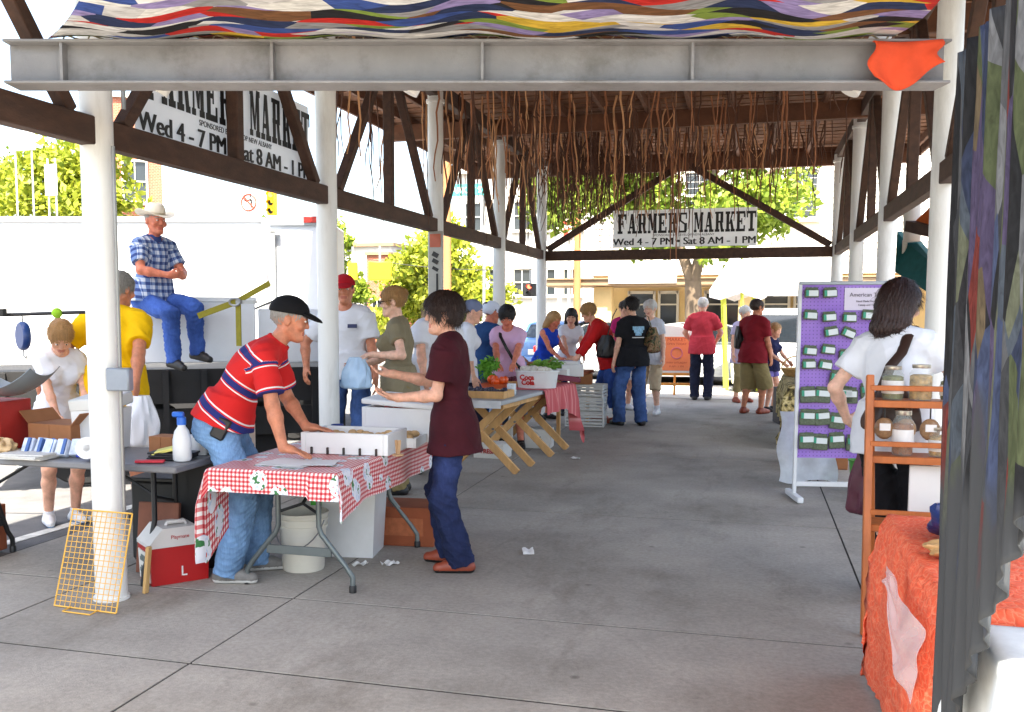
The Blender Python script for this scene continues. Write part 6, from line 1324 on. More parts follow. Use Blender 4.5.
# ---- pine rack of jars
RX0, RX1, RYB, RYT = .565, 1.18, 4.93, 5.25
t = empty('jar_rack', (0, 0, 0), 0, 'orange pine ladder rack full of glass jars at right', 'shelf rack')
for X in (RX0, RX1):
    m = MB(); m.bar((X, RYB, .004), (X+.02, RYT, 1.235), .036, .045, up=(0, 1, 0), bev=.004); m.build('stile', pine, t); m = MB(); m.bar((X+(.10 if X < 1 else 0), RYT+.30, .004), (X+.03, RYT+.06, 1.2), .034, .04, up=(0, 1, 0), bev=.004); m.build('rear_leg', pine, t)
SZ = [.505, .83, 1.10]
for z in SZ:
    yf = RYB+(RYT-RYB)*z/1.235; m = MB(); m.box(((RX0+RX1)/2, yf+.12, z), (RX1-RX0-.04, .2, .018), bev=.003); m.build('shelf', pine, t); m = MB(); m.box(((RX0+RX1)/2, yf-.0, z+.075), (RX1-RX0-.04, .016, .026), bev=.003); m.build('guard_rail', pine, t); m = MB(); m.box(((RX0+RX1)/2, yf+.012, z-.005), (RX1-RX0-.04, .014, .035), bev=.003); m.build('shelf_lip', pine, t)
def ry(z, d=.1): return RYB+(RYT-RYB)*z/1.235+d
jj = [(.70, 1.10, .052, .17, f3, labw), (.83, 1.10, .056, .18, f1, None), (.965, 1.10, .048, .14, f3, labw), (1.09, 1.10, .052, .17, f2, labw), (.745, .83, .05, .225, f2, labw), (.915, .83, .052, .145, f1, labw), (1.06, .83, .052, .2, f3, labw), (.95, .505, .045, .09, f3, None), (1.08, .505, .05, .15, f2, labw)]
jn = ['olive filled jar at the left end of the top rack shelf', 'large pale filled jar, second from left on the top rack shelf', 'short olive filled jar, third on the top rack shelf', 'tan filled jar at the right end of the top rack shelf', 'tall clasp topped jar on the middle rack shelf', 'short white labelled jar beside the tall one on the middle shelf', 'olive filled jar at the right end of the middle rack shelf', 'small squat jar on the bottom rack shelf', 'tan filled jar at the right end of the bottom rack shelf']
for (x, z, r_, h_, f, lb), nm in zip(jj, jn): jar((x, ry(z), z+.0095), r_, h_, f, nm, gold if h_ < .1 else lidm, lb)
for k, x in enumerate((.66, .76, .87, 1.0)):
    t = empty('hanging_pouch', (x, ry(1.06, .05), .97), 0, 'clear bag of dried snacks lying under the top rack shelf', 'pouch', 'snack bags under the top rack shelf'); m = MB(); m.ell((0, 0, .0), (.048, .03, .055), 12, 8); m.build('bag', mat('bag_snack', S(150, 116, 84), .3, .4, 40), t); m = MB(); m.box((0, -.028, .01), (.05, .008, .035)); m.build('label', labw, t); m = MB(); m.tube([(0, 0, .05), (0, 0, .112)], .004, 5); m.build('loop', blk_p, t)
t = MB(); t.box((0, 0, .15), (.40, .02, .26), bev=.003); tag(t.build('white_card', labw, loc=(.98, ry(.505, .17), .5145)), 'blank white card standing on the bottom rack shelf', 'card')
# ---- orange table at the near right
OZ = .715; folding_table((1.02, 3.63, 0), 0, .80, 1.26, OZ, 'folding table hidden under the orange crinkled cloth', tabletop_w, grey_leg)
orm, nt, b = new_mat('orange_crinkle'); tc = nn(nt, 'ShaderNodeTexCoord'); nzo = nn(nt, 'ShaderNodeTexNoise', Scale=9.0, Detail=5.0); nt.links.new(tc.outputs['Object'], nzo.inputs['Vector']); mxo = nn(nt, 'ShaderNodeMix', data_type='RGBA'); mxo.inputs['Factor'].default_value = .10; nt.links.new(tc.outputs['Object'], mxo.inputs['A']); nt.links.new(nzo.outputs['Color'], mxo.inputs['B'])
vo = nn(nt, 'ShaderNodeTexVoronoi', Scale=38.0, feature='DISTANCE_TO_EDGE'); nt.links.new(mxo.outputs['Result'], vo.inputs['Vector']); ro = ramp(nt, [(0, S(242, 136, 100)), (.08, S(240, 102, 66)), (.3, S(236, 92, 56))]); nt.links.new(vo.outputs['Distance'], ro.inputs['Fac']); nt.links.new(ro.outputs['Color'], b.inputs['Base Color']); b.inputs['Roughness'].default_value = .75
bpo = nn(nt, 'ShaderNodeBump', Strength=.7, Distance=.010); nt.links.new(vo.outputs['Distance'], bpo.inputs['Height']); nt.links.new(bpo.outputs['Normal'], b.inputs['Normal'])
oc = tablecloth('tablecloth', .565, 1.43, 2.97, 4.28, OZ, .70, .7, .70, .55, orm, 110, 140, .020, 7, 23)
sheet_pts = oc.data
rg = np.random.default_rng(3); vv = np.empty(len(sheet_pts.vertices)*3, np.float32); sheet_pts.vertices.foreach_get('co', vv); vv = vv.reshape(-1, 3)
ridge = np.abs(np.sin(vv @ np.array([26, 9, 31])+2*np.sin(vv @ np.array([7, 13, 5]))))**3*.008+np.abs(np.sin(vv @ np.array([-14, 37, 22])+2*np.sin(vv @ np.array([11, 6, 9]))))**3*.006
side = vv[:, 2] < OZ-.002; vv[:, 0] -= np.where(side & (vv[:, 0] < .9), ridge, 0); vv[:, 1] -= np.where(side & (vv[:, 1] < 3.02), ridge, 0); vv[:, 2] += np.where(~side, ridge*.6, 0)
sheet_pts.vertices.foreach_set('co', vv.ravel()); sheet_pts.update(); tag(oc, 'bright orange crinkled cloth covering the near right table to the floor', 'tablecloth')
t = MB()
def crumple(t, c, s_, k, n=1): 
    r_ = np.random.default_rng(k); ph = r_.uniform(0, 6, 8)
    def f(u, v):
        th = PI*v; a = 2*PI*u; q = 1+.14*math.sin(5*a+ph[0])*math.sin(3*th+ph[1])+.10*math.sin(9*a+ph[2]+4*th)+.08*math.sin(7*th+ph[3]+3*a)
        return Vector(c)+Vector((s_[0]*math.sin(th)*math.cos(a)*q, s_[1]*math.sin(th)*math.sin(a)*q, s_[2]*math.cos(th)*q))
    t.grid(f, 40, 20)
crumple(t, (0, 0, .085), (.13, .2, .085), 3); tag(t.build('blue_bag', mat('bag_navy', S(30, 52, 110), .3, .3, 8), loc=(.78, 3.80, OZ+.01)), 'shiny dark blue plastic bag on the orange cloth', 'bag')
t = MB(); crumple(t, (0, 0, .03), (.11, .07, .03), 5); tag(t.build('tan_pouch', mat('pouch_tan', S(190, 150, 100), .6, .2, 8), loc=(.70, 3.56, OZ+.012)), 'tan leather pouch in front of the blue bag', 'pouch')
t = MB(); t.lathe([(.03, 0), (.035, .05), (.02, .075), (.02, .09)], n=16); tag(t.build('flower_cup', mat('cup_floral', S(206, 150, 150), .4, .5, 60), loc=(.76, 4.10, OZ+.006)), 'floral patterned cup at the back of the orange cloth', 'cup')
t = MB(); t.grid(lambda u, v: Vector((-.10-.02*v-.010*math.sin(PI*u)-.004*math.sin(u*17+v*9)-.003*math.cos(v*14+u*8), 3.74-.76*u+.10*v*(u-.5), .64+.012*math.sin(u*9)-v*(.05+.19*math.sin(min(1, u/.8)*PI/2)**2))), 34, 20)
tag(t.build('clear_bag', clear_mat('clear_film', (.9, .84, .86, 1), .38, .2), loc=(.60, 0, 0), solid=.001), 'crumpled clear plastic bag hanging over the orange cloth edge', 'bag')
# ---- white clothed table and rail with dark curtain, added over the image's right strip
wc = cloth('cloth_white_sheet', S(214, 220, 224)); folding_table((1.03, 2.2, 0), 0, .8, 1.25, OZ, 'added folding table under a plain white cloth, filling the image right strip', tabletop_w, grey_leg)
tag(tablecloth('tablecloth', .61, 1.45, 1.55, 2.84, OZ, .69, .5, .69, .5, wc, 60, 70, .018, 9, 31), 'plain white cloth hanging to the floor, added over the image lower right corner', 'tablecloth')
RXX = .552; t = empty('right_strip_rail', (0, 0, 0), 0, 'black steel rail added to hold the curtain over the image right strip', 'clothes rail'); m = MB(); m.tube([(RXX, 1.90, 2.22), (RXX, 3.02, 2.22)], .014, 10); m.build('rail', blk_p, t)
for y in (1.92, 3.0):
    m = MB(); m.tube([(RXX+.02, y, .05), (RXX+.02, y, 2.22)], .013, 10); m.build('upright', blk_p, t); m = MB(); m.tube([(RXX-.12, y, .025), (RXX+.06, y, .025)], .013, 8); m.build('foot', blk_p, t)
DK = [S(84, 86, 90), S(44, 44, 48), S(96, 100, 84), S(66, 76, 104), S(58, 60, 64), S(110, 50, 46), S(74, 82, 92), S(76, 68, 94), S(100, 88, 70), S(36, 37, 40), S(78, 86, 62), S(110, 112, 116), S(50, 58, 80)]
t = empty('right_strip_curtain', (RXX, 0, 0), 0, 'dark streaked fabric curtain hanging from the added black rail, covering the image right strip', 'curtain')
def cur(u, v):  # front edge and rising hem fitted to the image's right strip outline
    y = 2.945-1.05*u; hem = .25+(2.945-y)*1.12; z = 2.235-(2.235-hem)*v; return (Vector((-.012-.022*math.sin(u*52+.8*math.sin(v*3))*(1-.45*v)-.008*math.sin(u*131+v*4), y, z)), u*1.05, z)
o = sheet('fabric', cur, 160, 60, patchwork('streaked_fabric', DK, 9.0, (3.2, .42, 1), 2.0, (S(64, 66, 69), -.42, .66)), t); md = o.modifiers.new('thick', 'SOLIDIFY'); md.thickness = .004
m = MB()
for i in range(12): m.tube([(.018*math.cos(a), 2.93-i*.092, 2.226+.024*math.sin(a)) for a in [2*PI*k/10 for k in range(11)]], .003, 5)
m.build('curtain_rings', steel, t)
# ---- easel notice at the far end
t = empty('notice_easel', (-1.28, 18.15, 0), R(6), 'orange and white notice board on a small wooden easel', 'easel'); ew = mat('easel_wood', S(226, 150, 70), .6, .12, 5)
for s_ in (-1, 1): m = MB(); m.bar((s_*.33, -.05, .004), (s_*.24, .10, .92), .045, .03, up=(0, 1, 0), bev=.004); m.build('leg', ew, t)
m = MB(); m.bar((0, .42, .004), (0, .13, .9), .04, .03, up=(0, 1, 0)); m.build('rear_leg', ew, t)
for z in (.24, .42): m = MB(); m.box((0, -.05+.15*z/.92-.0, z), (.56, .03, .05), bev=.004); m.build('crossbar', ew, t)
Mx = Matrix.Rotation(R(-9), 3, 'X'); m = MB(); m.box((0, 0, 0), (.70, .02, .88), Mx, bev=.004); bdp = m.build('board', mat('board_white', S(224, 222, 218), .5, .03), t, loc=(.02, .085, .88)); m = MB(); m.box((0, -.0125, -.09), (.52, .005, .62)); op = m.build('orange_poster', mat('poster_orange', S(232, 132, 84), .6, .06), bdp, smooth=0, rot=(R(-9), 0, 0)); m = MB()
m.tube([(.10*math.cos(2*PI*i/20), -.017, -.08+.10*math.sin(2*PI*i/20)) for i in range(21)], .012, 5, caps=False); m.build('ring_emblem', mat('poster_pink', S(206, 110, 130)), op); m = MB()
put_text(m, 'MARKET', (0, -.0155, .14), (1, 0, 0), (0, 0, 1), .09); put_text(m, 'OPEN TODAY', (0, -.0155, .07), (1, 0, 0), (0, 0, 1), .055); put_text(m, 'EVERY SATURDAY', (0, -.0155, -.27), (1, 0, 0), (0, 0, 1), .045); put_text(m, '8 AM - 1 PM', (0, -.0155, -.34), (1, 0, 0), (0, 0, 1), .05); m.build('lettering', mat('poster_ink', S(180, 70, 50)), op, smooth=0)
# ---- white canopy on lime poles near the far stalls
c = at(738, 330, 20.2); t = empty('market_canopy', (c.x, 20.2, 0), R(8), 'white peaked canopy on lime green poles beyond the far end', 'canopy'); cw = cloth('canopy_white', S(232, 226, 232)); m = MB(); zt, zb = at(728, 252, 20.2).z, at(735, 290, 20.2).z
apex = Vector((-.1, 0, zt)); rim = [Vector((.55*math.cos(a)-.02, .5*math.sin(a), zb+.08*math.sin(3*a))) for a in [2*PI*i/8 for i in range(8)]]
m.add([apex]+rim+[v-Vector((0, 0, .14)) for v in rim], [(0, 1+i, 1+(i+1) % 8) for i in range(8)]+[(1+i, 9+i, 9+(i+1) % 8, 1+(i+1) % 8) for i in range(8)]); m.build('canvas', cw, t, solid=.01, smooth=0)
for i, (dx, dy) in enumerate(((-.32, -.3), (.0, -.4), (.25, -.33), (.3, .25), (-.3, .25))): m = MB(); m.tube([(dx*1.0+.1, dy, .0), (dx, dy, zb+.05)], .032, 8); m.build('pole', mat('pole_lime', S(196, 206, 70), .4, .08), t)
# ---- extra goods that crowd the tables
gcl = mat('goods_dark', S(44, 44, 52), .6, .3, 9)
def pot_plant(loc, label, seed, s_=1.0, m_=None):
    t = empty('potted_plant', loc, 0, label, 'plant'); m = MB(); m.lathe([(.06*s_, 0), (.085*s_, .14*s_), (.09*s_, .14*s_), (.078*s_, .135*s_), (.05*s_, .01)], n=18); m.build('pot', mat('pot_dark', S(60, 50, 44)), t); crown('leaves', t, [(0, 0, .26*s_, .16*s_, .16*s_, .14*s_), (.05, .02, .36*s_, .1*s_, .1*s_, .12*s_)], 420, .034*s_, m_ or LEAF, seed)
pot_plant((.70, 11.9, .728), 'leafy potted plant at the near end of the camouflage table', 201, 1.0); pot_plant((1.05, 12.1, .728), 'bushy potted plant behind the purple display board', 202, 1.2); pot_plant((.98, 14.6, 0), 'tall floor plant beyond the camouflage table', 203, 2.2); pot_plant((-3.0, 11.6, 0), 'leafy floor plant behind the trestle table', 204, 2.4, LEAF2)
carton((.62, 11.75, .728), .1, (.2, .18, .12), gcl, 'dark goods box on the near edge of the camouflage table', flaps=False); carton((.58, 14.35, 0), .2, (.4, .4, .5), gcl, 'dark crate standing behind the camouflage table', 'crate', flaps=False); carton((.78, 10.4, 0), -.1, (.4, .35, .42), card, 'tan carton on the floor between the display and camouflage table')
carton((-2.36, 10.95, T2Z+.004), .2, (.2, .16, .12), mat('box_purple', S(110, 70, 120), .6), 'small purple box on the red tablecloth', flaps=False); carton((-2.6, 12.35, .75), .1, (.28, .22, .16), card, 'brown carton on the produce table behind the maroon tray'); carton((-2.2, 13.3, .572), .1, (.3, .24, .14), card, 'open brown carton resting on the white crate stack'); carton((-2.45, 13.2, .75), -.2, (.24, .2, .14), mat('box_blue2', S(70, 100, 160), .6), 'blue carton at the back end of the produce table', flaps=False)
for k, (x, y, c_) in enumerate(((-2.22, 12.35, S(200, 40, 34)), (-2.30, 11.15, S(226, 190, 60)), (-2.52, 10.6, S(120, 40, 60)), (-2.7, 11.9, S(214, 120, 40)))):
    nm = ('red', 'yellow', 'dark plum', 'orange')[k]; t = empty('produce_punnet', (x, y, T2Z+.008 if y < 11.4 else .751), .2*k, 'small open basket of %s fruit on the market tables' % nm, 'basket'); m = MB(); tray(m, (0, 0, 0), (.2, .16, .06), .008); m.build('basket', trw, t); m = MB()
    for i in range(22): rr = random.Random(i+900+k); m.ell((rr.uniform(-.08, .08), rr.uniform(-.06, .06), .055+rr.uniform(0, .03)), (.026, .026, .024), 8, 6)
    m.build('fruit', mat('fruit_'+nm.replace(' ', '_'), c_, .35, .25, 15), t)
# near left table clutter
t = MB(); crumple(t, (0, 0, .06), (.12, .1, .06), 41); tag(t.build('crumpled_bag', clear_mat('bag_white_film', (.86, .87, .9, 1), .86, .3), loc=(-4.52, 4.74, LZ+.0)), 'crumpled white plastic bag at the far left edge of the black table', 'bag')
t = MB(); crumple(t, (0, 0, .05), (.09, .07, .05), 42); tag(t.build('bread_bag', mat('bag_bread', S(196, 164, 120), .4, .3, 20), loc=(-4.20, 4.72, LZ)), 'tan bread bag lying in front of the low cardboard tray', 'bag')
t = MB(); [t.box((.01*math.sin(i*3), .01*math.cos(i*2), .004+i*.008), (.30, .22, .007), rot=(0, 0, .12*math.sin(i*5))) for i in range(4)]; tag(t.build('newspaper', mat('newsprint', S(206, 204, 198), .85, .12, 40), loc=(-3.98, 4.70, LZ), smooth=0), 'flat grey newspapers along the front edge of the black table', 'newspapers')
t = MB(); t.lathe([(.03, 0), (.04, .10), (.042, .10), (.042, .106), (.036, .106), (.028, .005)], n=18); tag(t.build('foam_cup', foam, loc=(-3.09, 5.08, LZ)), 'white foam cup next to the blue capped bottle', 'cup')
carton((-3.62, 5.55, 0), -.1, (.34, .3, .22), mat('goods_dark', S(44, 44, 52)), 'low dark carton behind the yellow wire rack', flaps=False)
for k, (x, y, m_) in enumerate(((-3.35, 5.12, card), (-3.16, 5.2, foam))): carton((x, y, LZ), .1*k, (.16, .14, .1), m_, ('tan box behind the black notebooks', 'white foam box behind the yellow pad')[k], flaps=False)
# ================================================================== PEOPLE
def denim(name, c, k):
    m, nt, b = new_mat(name); tc = nn(nt, 'ShaderNodeTexCoord'); n1 = nn(nt, 'ShaderNodeTexNoise', Scale=3.4, Detail=5.0, Roughness=.55); nt.links.new(tc.outputs['Object'], n1.inputs['Vector']); r1 = ramp(nt, [(.36, tuple(v*.62 for v in c[:3])+(1,)), (.5, c), (.66, tuple(min(1, v*k) for v in c[:3])+(1,))]); nt.links.new(n1.outputs['Fac'], r1.inputs['Fac'])
    mp = nn(nt, 'ShaderNodeMapping'); mp.inputs['Scale'].default_value = (9, 9, 1); nt.links.new(tc.outputs['Object'], mp.inputs['Vector']); n2 = nn(nt, 'ShaderNodeTexNoise', Scale=14.0, Detail=6.0, Roughness=.75); nt.links.new(mp.outputs['Vector'], n2.inputs['Vector']); r2 = ramp(nt, [(.3, (.72, .74, .8, 1)), (.7, (1.15, 1.13, 1.08, 1))]); nt.links.new(n2.outputs['Fac'], r2.inputs['Fac'])
    mx = nn(nt, 'ShaderNodeMix', data_type='RGBA', blend_type='MULTIPLY'); mx.inputs['Factor'].default_value = 1; nt.links.new(r1.outputs['Color'], mx.inputs['A']); nt.links.new(r2.outputs['Color'], mx.inputs['B']); nt.links.new(mx.outputs['Result'], b.inputs['Base Color']); b.inputs['Roughness'].default_value = .88; b.inputs['Specular IOR Level'].default_value = .2
    n3 = nn(nt, 'ShaderNodeTexNoise', Scale=26.0, Detail=4.0, Distortion=1.0); nt.links.new(tc.outputs['Object'], n3.inputs['Vector']); bp = nn(nt, 'ShaderNodeBump', Strength=.55, Distance=.012); nt.links.new(n3.outputs['Fac'], bp.inputs['Height']); nt.links.new(bp.outputs['Normal'], b.inputs['Normal']); return m
jean_l = denim('denim_light', S(112, 148, 186), 1.35); jean_d = denim('denim_dark', S(36, 46, 80), 2.0); jean_m = denim('denim_mid', S(66, 94, 146), 1.5); jean_b = denim('denim_bright', S(60, 92, 166), 1.3)
c_white = cloth('tee_white', S(222, 224, 230), .04); c_black = cloth('cloth_black_wear', S(26, 26, 30), .2); c_yel = cloth('tee_yellow', S(236, 186, 20), .08); c_maroon = cloth('tee_maroon', S(66, 22, 30), .2); c_olive = cloth('tee_olive', S(132, 122, 98), .1); c_pink = cloth('tee_lilac', S(216, 176, 208), .06); c_navy = cloth('dress_navy', S(34, 66, 110), .15); c_red = cloth('jacket_red', S(188, 30, 32), .12); c_polo = cloth('polo_red', S(196, 60, 72), .08); c_mar2 = cloth('tee_wine', S(126, 26, 36), .12); c_khaki = cloth('shorts_khaki', S(140, 124, 84), .12); c_navy2 = cloth('top_navy', S(36, 38, 74), .15); c_royal = cloth('top_royal', S(30, 70, 190), .12); c_mag = cloth('tee_magenta', S(190, 40, 110), .12); c_lil = cloth('tee_lavender', S(186, 176, 204), .08); c_dk = cloth('trousers_dark', S(34, 38, 58), .2)
h_brown = mat('hair_dark_brown', S(48, 30, 22), .5, .35, 20, bump=.5, bscale=90, stretch=(6, 6, .6)); h_grey = mat('hair_grey', S(150, 146, 140), .6, .2, 20, bump=.5, bscale=90, stretch=(6, 6, .6)); h_white = mat('hair_white', S(206, 204, 200), .6, .1, 20, bump=.5, bscale=90, stretch=(6, 6, .6)); h_blond = mat('hair_blonde', S(176, 134, 84), .5, .3, 20, bump=.5, bscale=90, stretch=(6, 6, .6)); h_black = mat('hair_black', S(30, 24, 22), .45, .3, 20, bump=.5, bscale=90, stretch=(6, 6, .6)); h_aub = mat('hair_auburn', S(46, 24, 18), .4, .4, 20, bump=.5, bscale=90, stretch=(6, 6, .6))
s_blk = mat('shoe_black', S(26, 25, 26), .5, .2); s_wht = mat('shoe_white', S(214, 216, 218), .6, .08); s_brn = mat('shoe_redbrown', S(140, 62, 40), .5, .2); s_gry = mat('shoe_grey', S(110, 108, 104), .6, .25, 30); s_sole = mat('sole_white', S(200, 200, 196), .7, .05); capb = cloth('cap_black', S(20, 20, 22), .2); belt_b = mat('belt_brown', S(60, 40, 28), .5, .1)
def stripes(nt, v, u):
    f = math_n(nt, 'FRACT', math_n(nt, 'ADD', math_n(nt, 'MULTIPLY', v, 5.4), .22)); rp = ramp(nt, [(0, S(206, 40, 40)), (.36, S(226, 222, 220)), (.40, S(206, 40, 40)), (.44, S(40, 48, 110)), (.64, S(206, 40, 40)), (.68, S(226, 222, 220)), (.73, S(206, 40, 40))], 'CONSTANT'); nt.links.new(f, rp.inputs['Fac']); return rp.outputs['Color']
def plaid(nt, v, u):
    def st(c, k, w_): return math_n(nt, 'LESS_THAN', math_n(nt, 'FRACT', math_n(nt, 'MULTIPLY', c, k)), w_)
    a = math_n(nt, 'ADD', math_n(nt, 'MULTIPLY', st(v, 17., .45), .35), math_n(nt, 'MULTIPLY', st(u, 17., .45), .35)); a = math_n(nt, 'ADD', a, math_n(nt, 'MULTIPLY', st(math_n(nt, 'ADD', u, .012), 17., .12), .25)); rp = ramp(nt, [(0, S(196, 206, 222)), (.34, S(110, 134, 180)), (.6, S(56, 76, 134)), (.9, S(40, 52, 96))]); nt.links.new(a, rp.inputs['Fac']); return rp.outputs['Color']
m_str = pattern_mat('striped_polo', stripes); m_pld = pattern_mat('plaid_shirt', plaid)
def loc_of(body, w): # world point -> local frame of a person
    v = Vector(w)-Vector(body[0]); a = math.atan2(body[1][1], body[1][0])-PI/2; c, s_ = math.cos(-a), math.sin(-a); return (c*v.x-s_*v.y, s_*v.x+c*v.y, v.z)
def W2L(loc, face, w): return loc_of((loc, face), w)
def bag(name, loc, size, m_, label, seed, cat='bag', strap=None, strap_m=None, top_open=True):
    t = empty(name, loc, 0, label, cat); m = MB(); r_ = np.random.default_rng(seed); ph = r_.uniform(0, 6, 8); a_, b_, h_ = size
    def f(u, v):
        th = PI*v; a = 2*PI*u; fl = (.35+.65*math.sin(min(th*.62+.25, PI/2))) if top_open else math.sin(th)
        q = 1+.10*math.sin(4*a+ph[0]+3*v)+.07*math.sin(7*a+ph[1]+8*v)+.05*math.sin(11*a+ph[2])
        if v > .88: fl *= math.sqrt(max(0, 1-((v-.88)/.12)**2))*.999+.001
        if v < .02 and not top_open: fl = .01
        return Vector((a_*fl*q*math.cos(a), b_*fl*q*math.sin(a), -h_*v))
    m.grid(f, 40, 24); m.build('bag_body', m_, t)
    if strap: m = MB(); m.tube(strap, .010, 6, sq=(1.8, .5)); m.build('strap', strap_m or m_, t)
    return t
# 1 striped polo man, leaning over the table
L1, F1 = (-2.88, 5.06, 0), (.95, .31); hn = W2L(L1, F1, (-2.46, 4.90, TZ+.035)); hf = W2L(L1, F1, (-2.52, 5.30, TZ+.155))
p1, i1 = person('man in red striped polo and black cap leaning on the gingham table', L1, F1, 1.75, .0062, pelvis=(0, -.05, -.02), lean=(46, 0, 0), head=(-4, 4, 0), hands={'R': dict(t=hn, e=(.5, -.5, .3), d=(.1, 1, -.25), n=(0, 0, -1), curl=14), 'L': dict(t=hf, e=(-.6, -.4, .2), d=(.1, 1, -.1), n=(0, 0, -1), curl=14)}, feet={'R': (.13, -.02, 0, 10), 'L': (-.14, .10, 0, -6)}, fat=1.0, tone='tan',
     top=dict(mat=m_str, sleeve=.80, hem=.0, pattern=True, collar=cloth('collar_red', S(200, 40, 40)), name='polo_shirt', loose=.016, slw=1.12), bottom=dict(kind='pants', mat=jean_l, name='jeans', loose=.017, cuff=1.7, belt=belt_b), shoes=dict(mat=s_gry, sole=s_sole), hair=dict(style='short', mat=h_grey, line=.04), hat=dict(style='cap', mat=capb), seed=3)
m = MB(); q = i1['P']+A(.185, .03, -.01); m.box((0, 0, 0), (.05, .085, .13), bev=.014); m.build('phone_pouch', mat('pouch_black', S(24, 24, 26), .5), p1, loc=q, rot=(-.5, 0, 0))
# 2 boy in maroon tee
L2, F2 = (-1.70, 5.62, 0), (-.98, -.20); hb = W2L(L2, F2, (-1.99, 5.44, 1.045)); hfb = W2L(L2, F2, (-2.10, 5.66, 1.17))
p2, i2 = person('dark haired boy in maroon tee shirt holding his hands over the table', L2, F2, 1.63, .0062, lean=(4, 0, -8), head=(4, 22, 0), hands={'L': dict(t=hb, e=(-.15, -.8, -1), d=(.15, 1, .12), n=(.1, .1, 1), curl=32), 'R': dict(t=hfb, e=(.5, -.6, -.8), d=(-.25, 1, .1), n=(-.3, .1, 1), curl=30)}, feet={'R': (.10, .03, 0, 8), 'L': (-.12, -.06, 0, -8)}, tone='fair', fat=.76,
     top=dict(mat=c_maroon, sleeve=.66, hem=.17, loose=.024, fold=.0045, flare=1.5, name='tee_shirt', slw=1.15), bottom=dict(kind='pants', mat=jean_d, name='jeans', loose=.020, cuff=1.7), shoes=dict(mat=s_brn, sole=s_blk), hair=dict(style='mop', mat=h_brown, line=.05, thick=.024), seed=5)
# 3 cowboy sitting on the side board
fc, fd_, _, _ = FLAT; fdv = Vector((fd_.y, -fd_.x, 0)); sp_ = at(165, 303, 7.35); L3 = (sp_.x-.16, sp_.y+.12, 1.685-.855-.09); F3 = (.95, -.30)
p3, i3 = person('seated man in white cowboy hat and blue plaid shirt on the flatbed side board', L3, F3, 1.60, .008, pelvis=(0, -.06, .08), lean=(6, 0, 0), head=(4, -8, 0), hands={'R': dict(t=(.10, .28, 1.12), e=(.8, -.5, -.4), d=(-.7, .6, 0), n=(-.3, -.8, .2), curl=50), 'L': dict(t=(-.06, .28, 1.11), e=(-.8, -.5, -.4), d=(.7, .6, .1), n=(.3, -.8, .2), curl=50)}, feet={'R': (.13, .36, .34, 5, 10), 'L': (-.12, .37, .40, -5, 10)}, fat=1.15, tone='ruddy',
     top=dict(mat=m_pld, sleeve=.72, hem=.03, pattern=True, loose=.018, name='plaid_shirt', collar=m_pld), bottom=dict(kind='pants', mat=jean_b, name='jeans', loose=.012, cuff=1.2, belt=belt_b), shoes=dict(mat=s_blk, high=.24, name='boot'), hair=dict(style='short', mat=h_grey), hat=dict(style='cowboy', mat=cloth('hat_white', S(226, 218, 200), .05), band=mat('hat_band', S(190, 176, 150))), seed=8)
# 4 yellow tee man behind the post
L4, F4 = (-4.52, 6.25, -.02), (-.30, .95); h4 = W2L(L4, F4, (-4.15, 5.95, .92)); h4l = W2L(L4, F4, (-5.00, 6.0, 1.02))
p4, i4 = person('grey haired man in yellow tee seen from behind, holding a white bag', L4, F4, 1.86, .008, lean=(10, 0, 0), head=(10, -30, 0), hands={'R': dict(t=h4, e=(.5, -.8, 0), d=(0, .1, -1), n=(-1, 0, 0), curl=60), 'L': dict(t=h4l, e=(-1, -.2, .1), d=(-.1, .3, -1), curl=30)}, feet={'R': (.14, .02, 0, 12), 'L': (-.14, 0, 0, -12)}, fat=1.25, tone='tan', top=dict(mat=c_yel, sleeve=.72, hem=.16, loose=.02, name='tee_shirt'), bottom=dict(kind='shorts', len=1.05, mat=c_black, loose=.02), shoes=dict(mat=s_blk, sock=c_black), hair=dict(style='short', mat=h_grey), seed=9)
wbag = clear_mat('bag_white_film', (.86, .87, .9, 1), .86, .3)
bag('plastic_bag', to_world(p4, i4['arms']['R'][2]+i4['arms']['R'][3]*.09)+Vector((0.04, -.02, .0)), (.13, .09, .38), wbag, 'white plastic carrier bag hanging from the yellow shirted man\'s hand', 4)
# 5 girl with ponytail
L5, F5 = (-4.90, 6.1, -.02), (.75, -.55)
person('ponytailed girl in white tee bending her head behind the black table', L5, F5, 1.52, .009, fem=True, lean=(14, 0, 0), head=(38, -10, 0), hands={'R': dict(t=(.10, .34, .84), e=(.6, -.6, -.4)), 'L': dict(t=(-.12, .34, .84), e=(-.6, -.6, -.4))}, tone='fair', top=dict(mat=c_white, sleeve=.6, hem=.14, loose=.016, name='tee_shirt'), bottom=dict(kind='shorts', len=.62, mat=cloth('shorts_pale', S(206, 206, 210)), loose=.014), shoes=dict(mat=s_wht, sole=mat('sole_blue', S(120, 160, 200)), sock=c_white, sockh=.05), hair=dict(style='pony', mat=h_blond), seed=10)
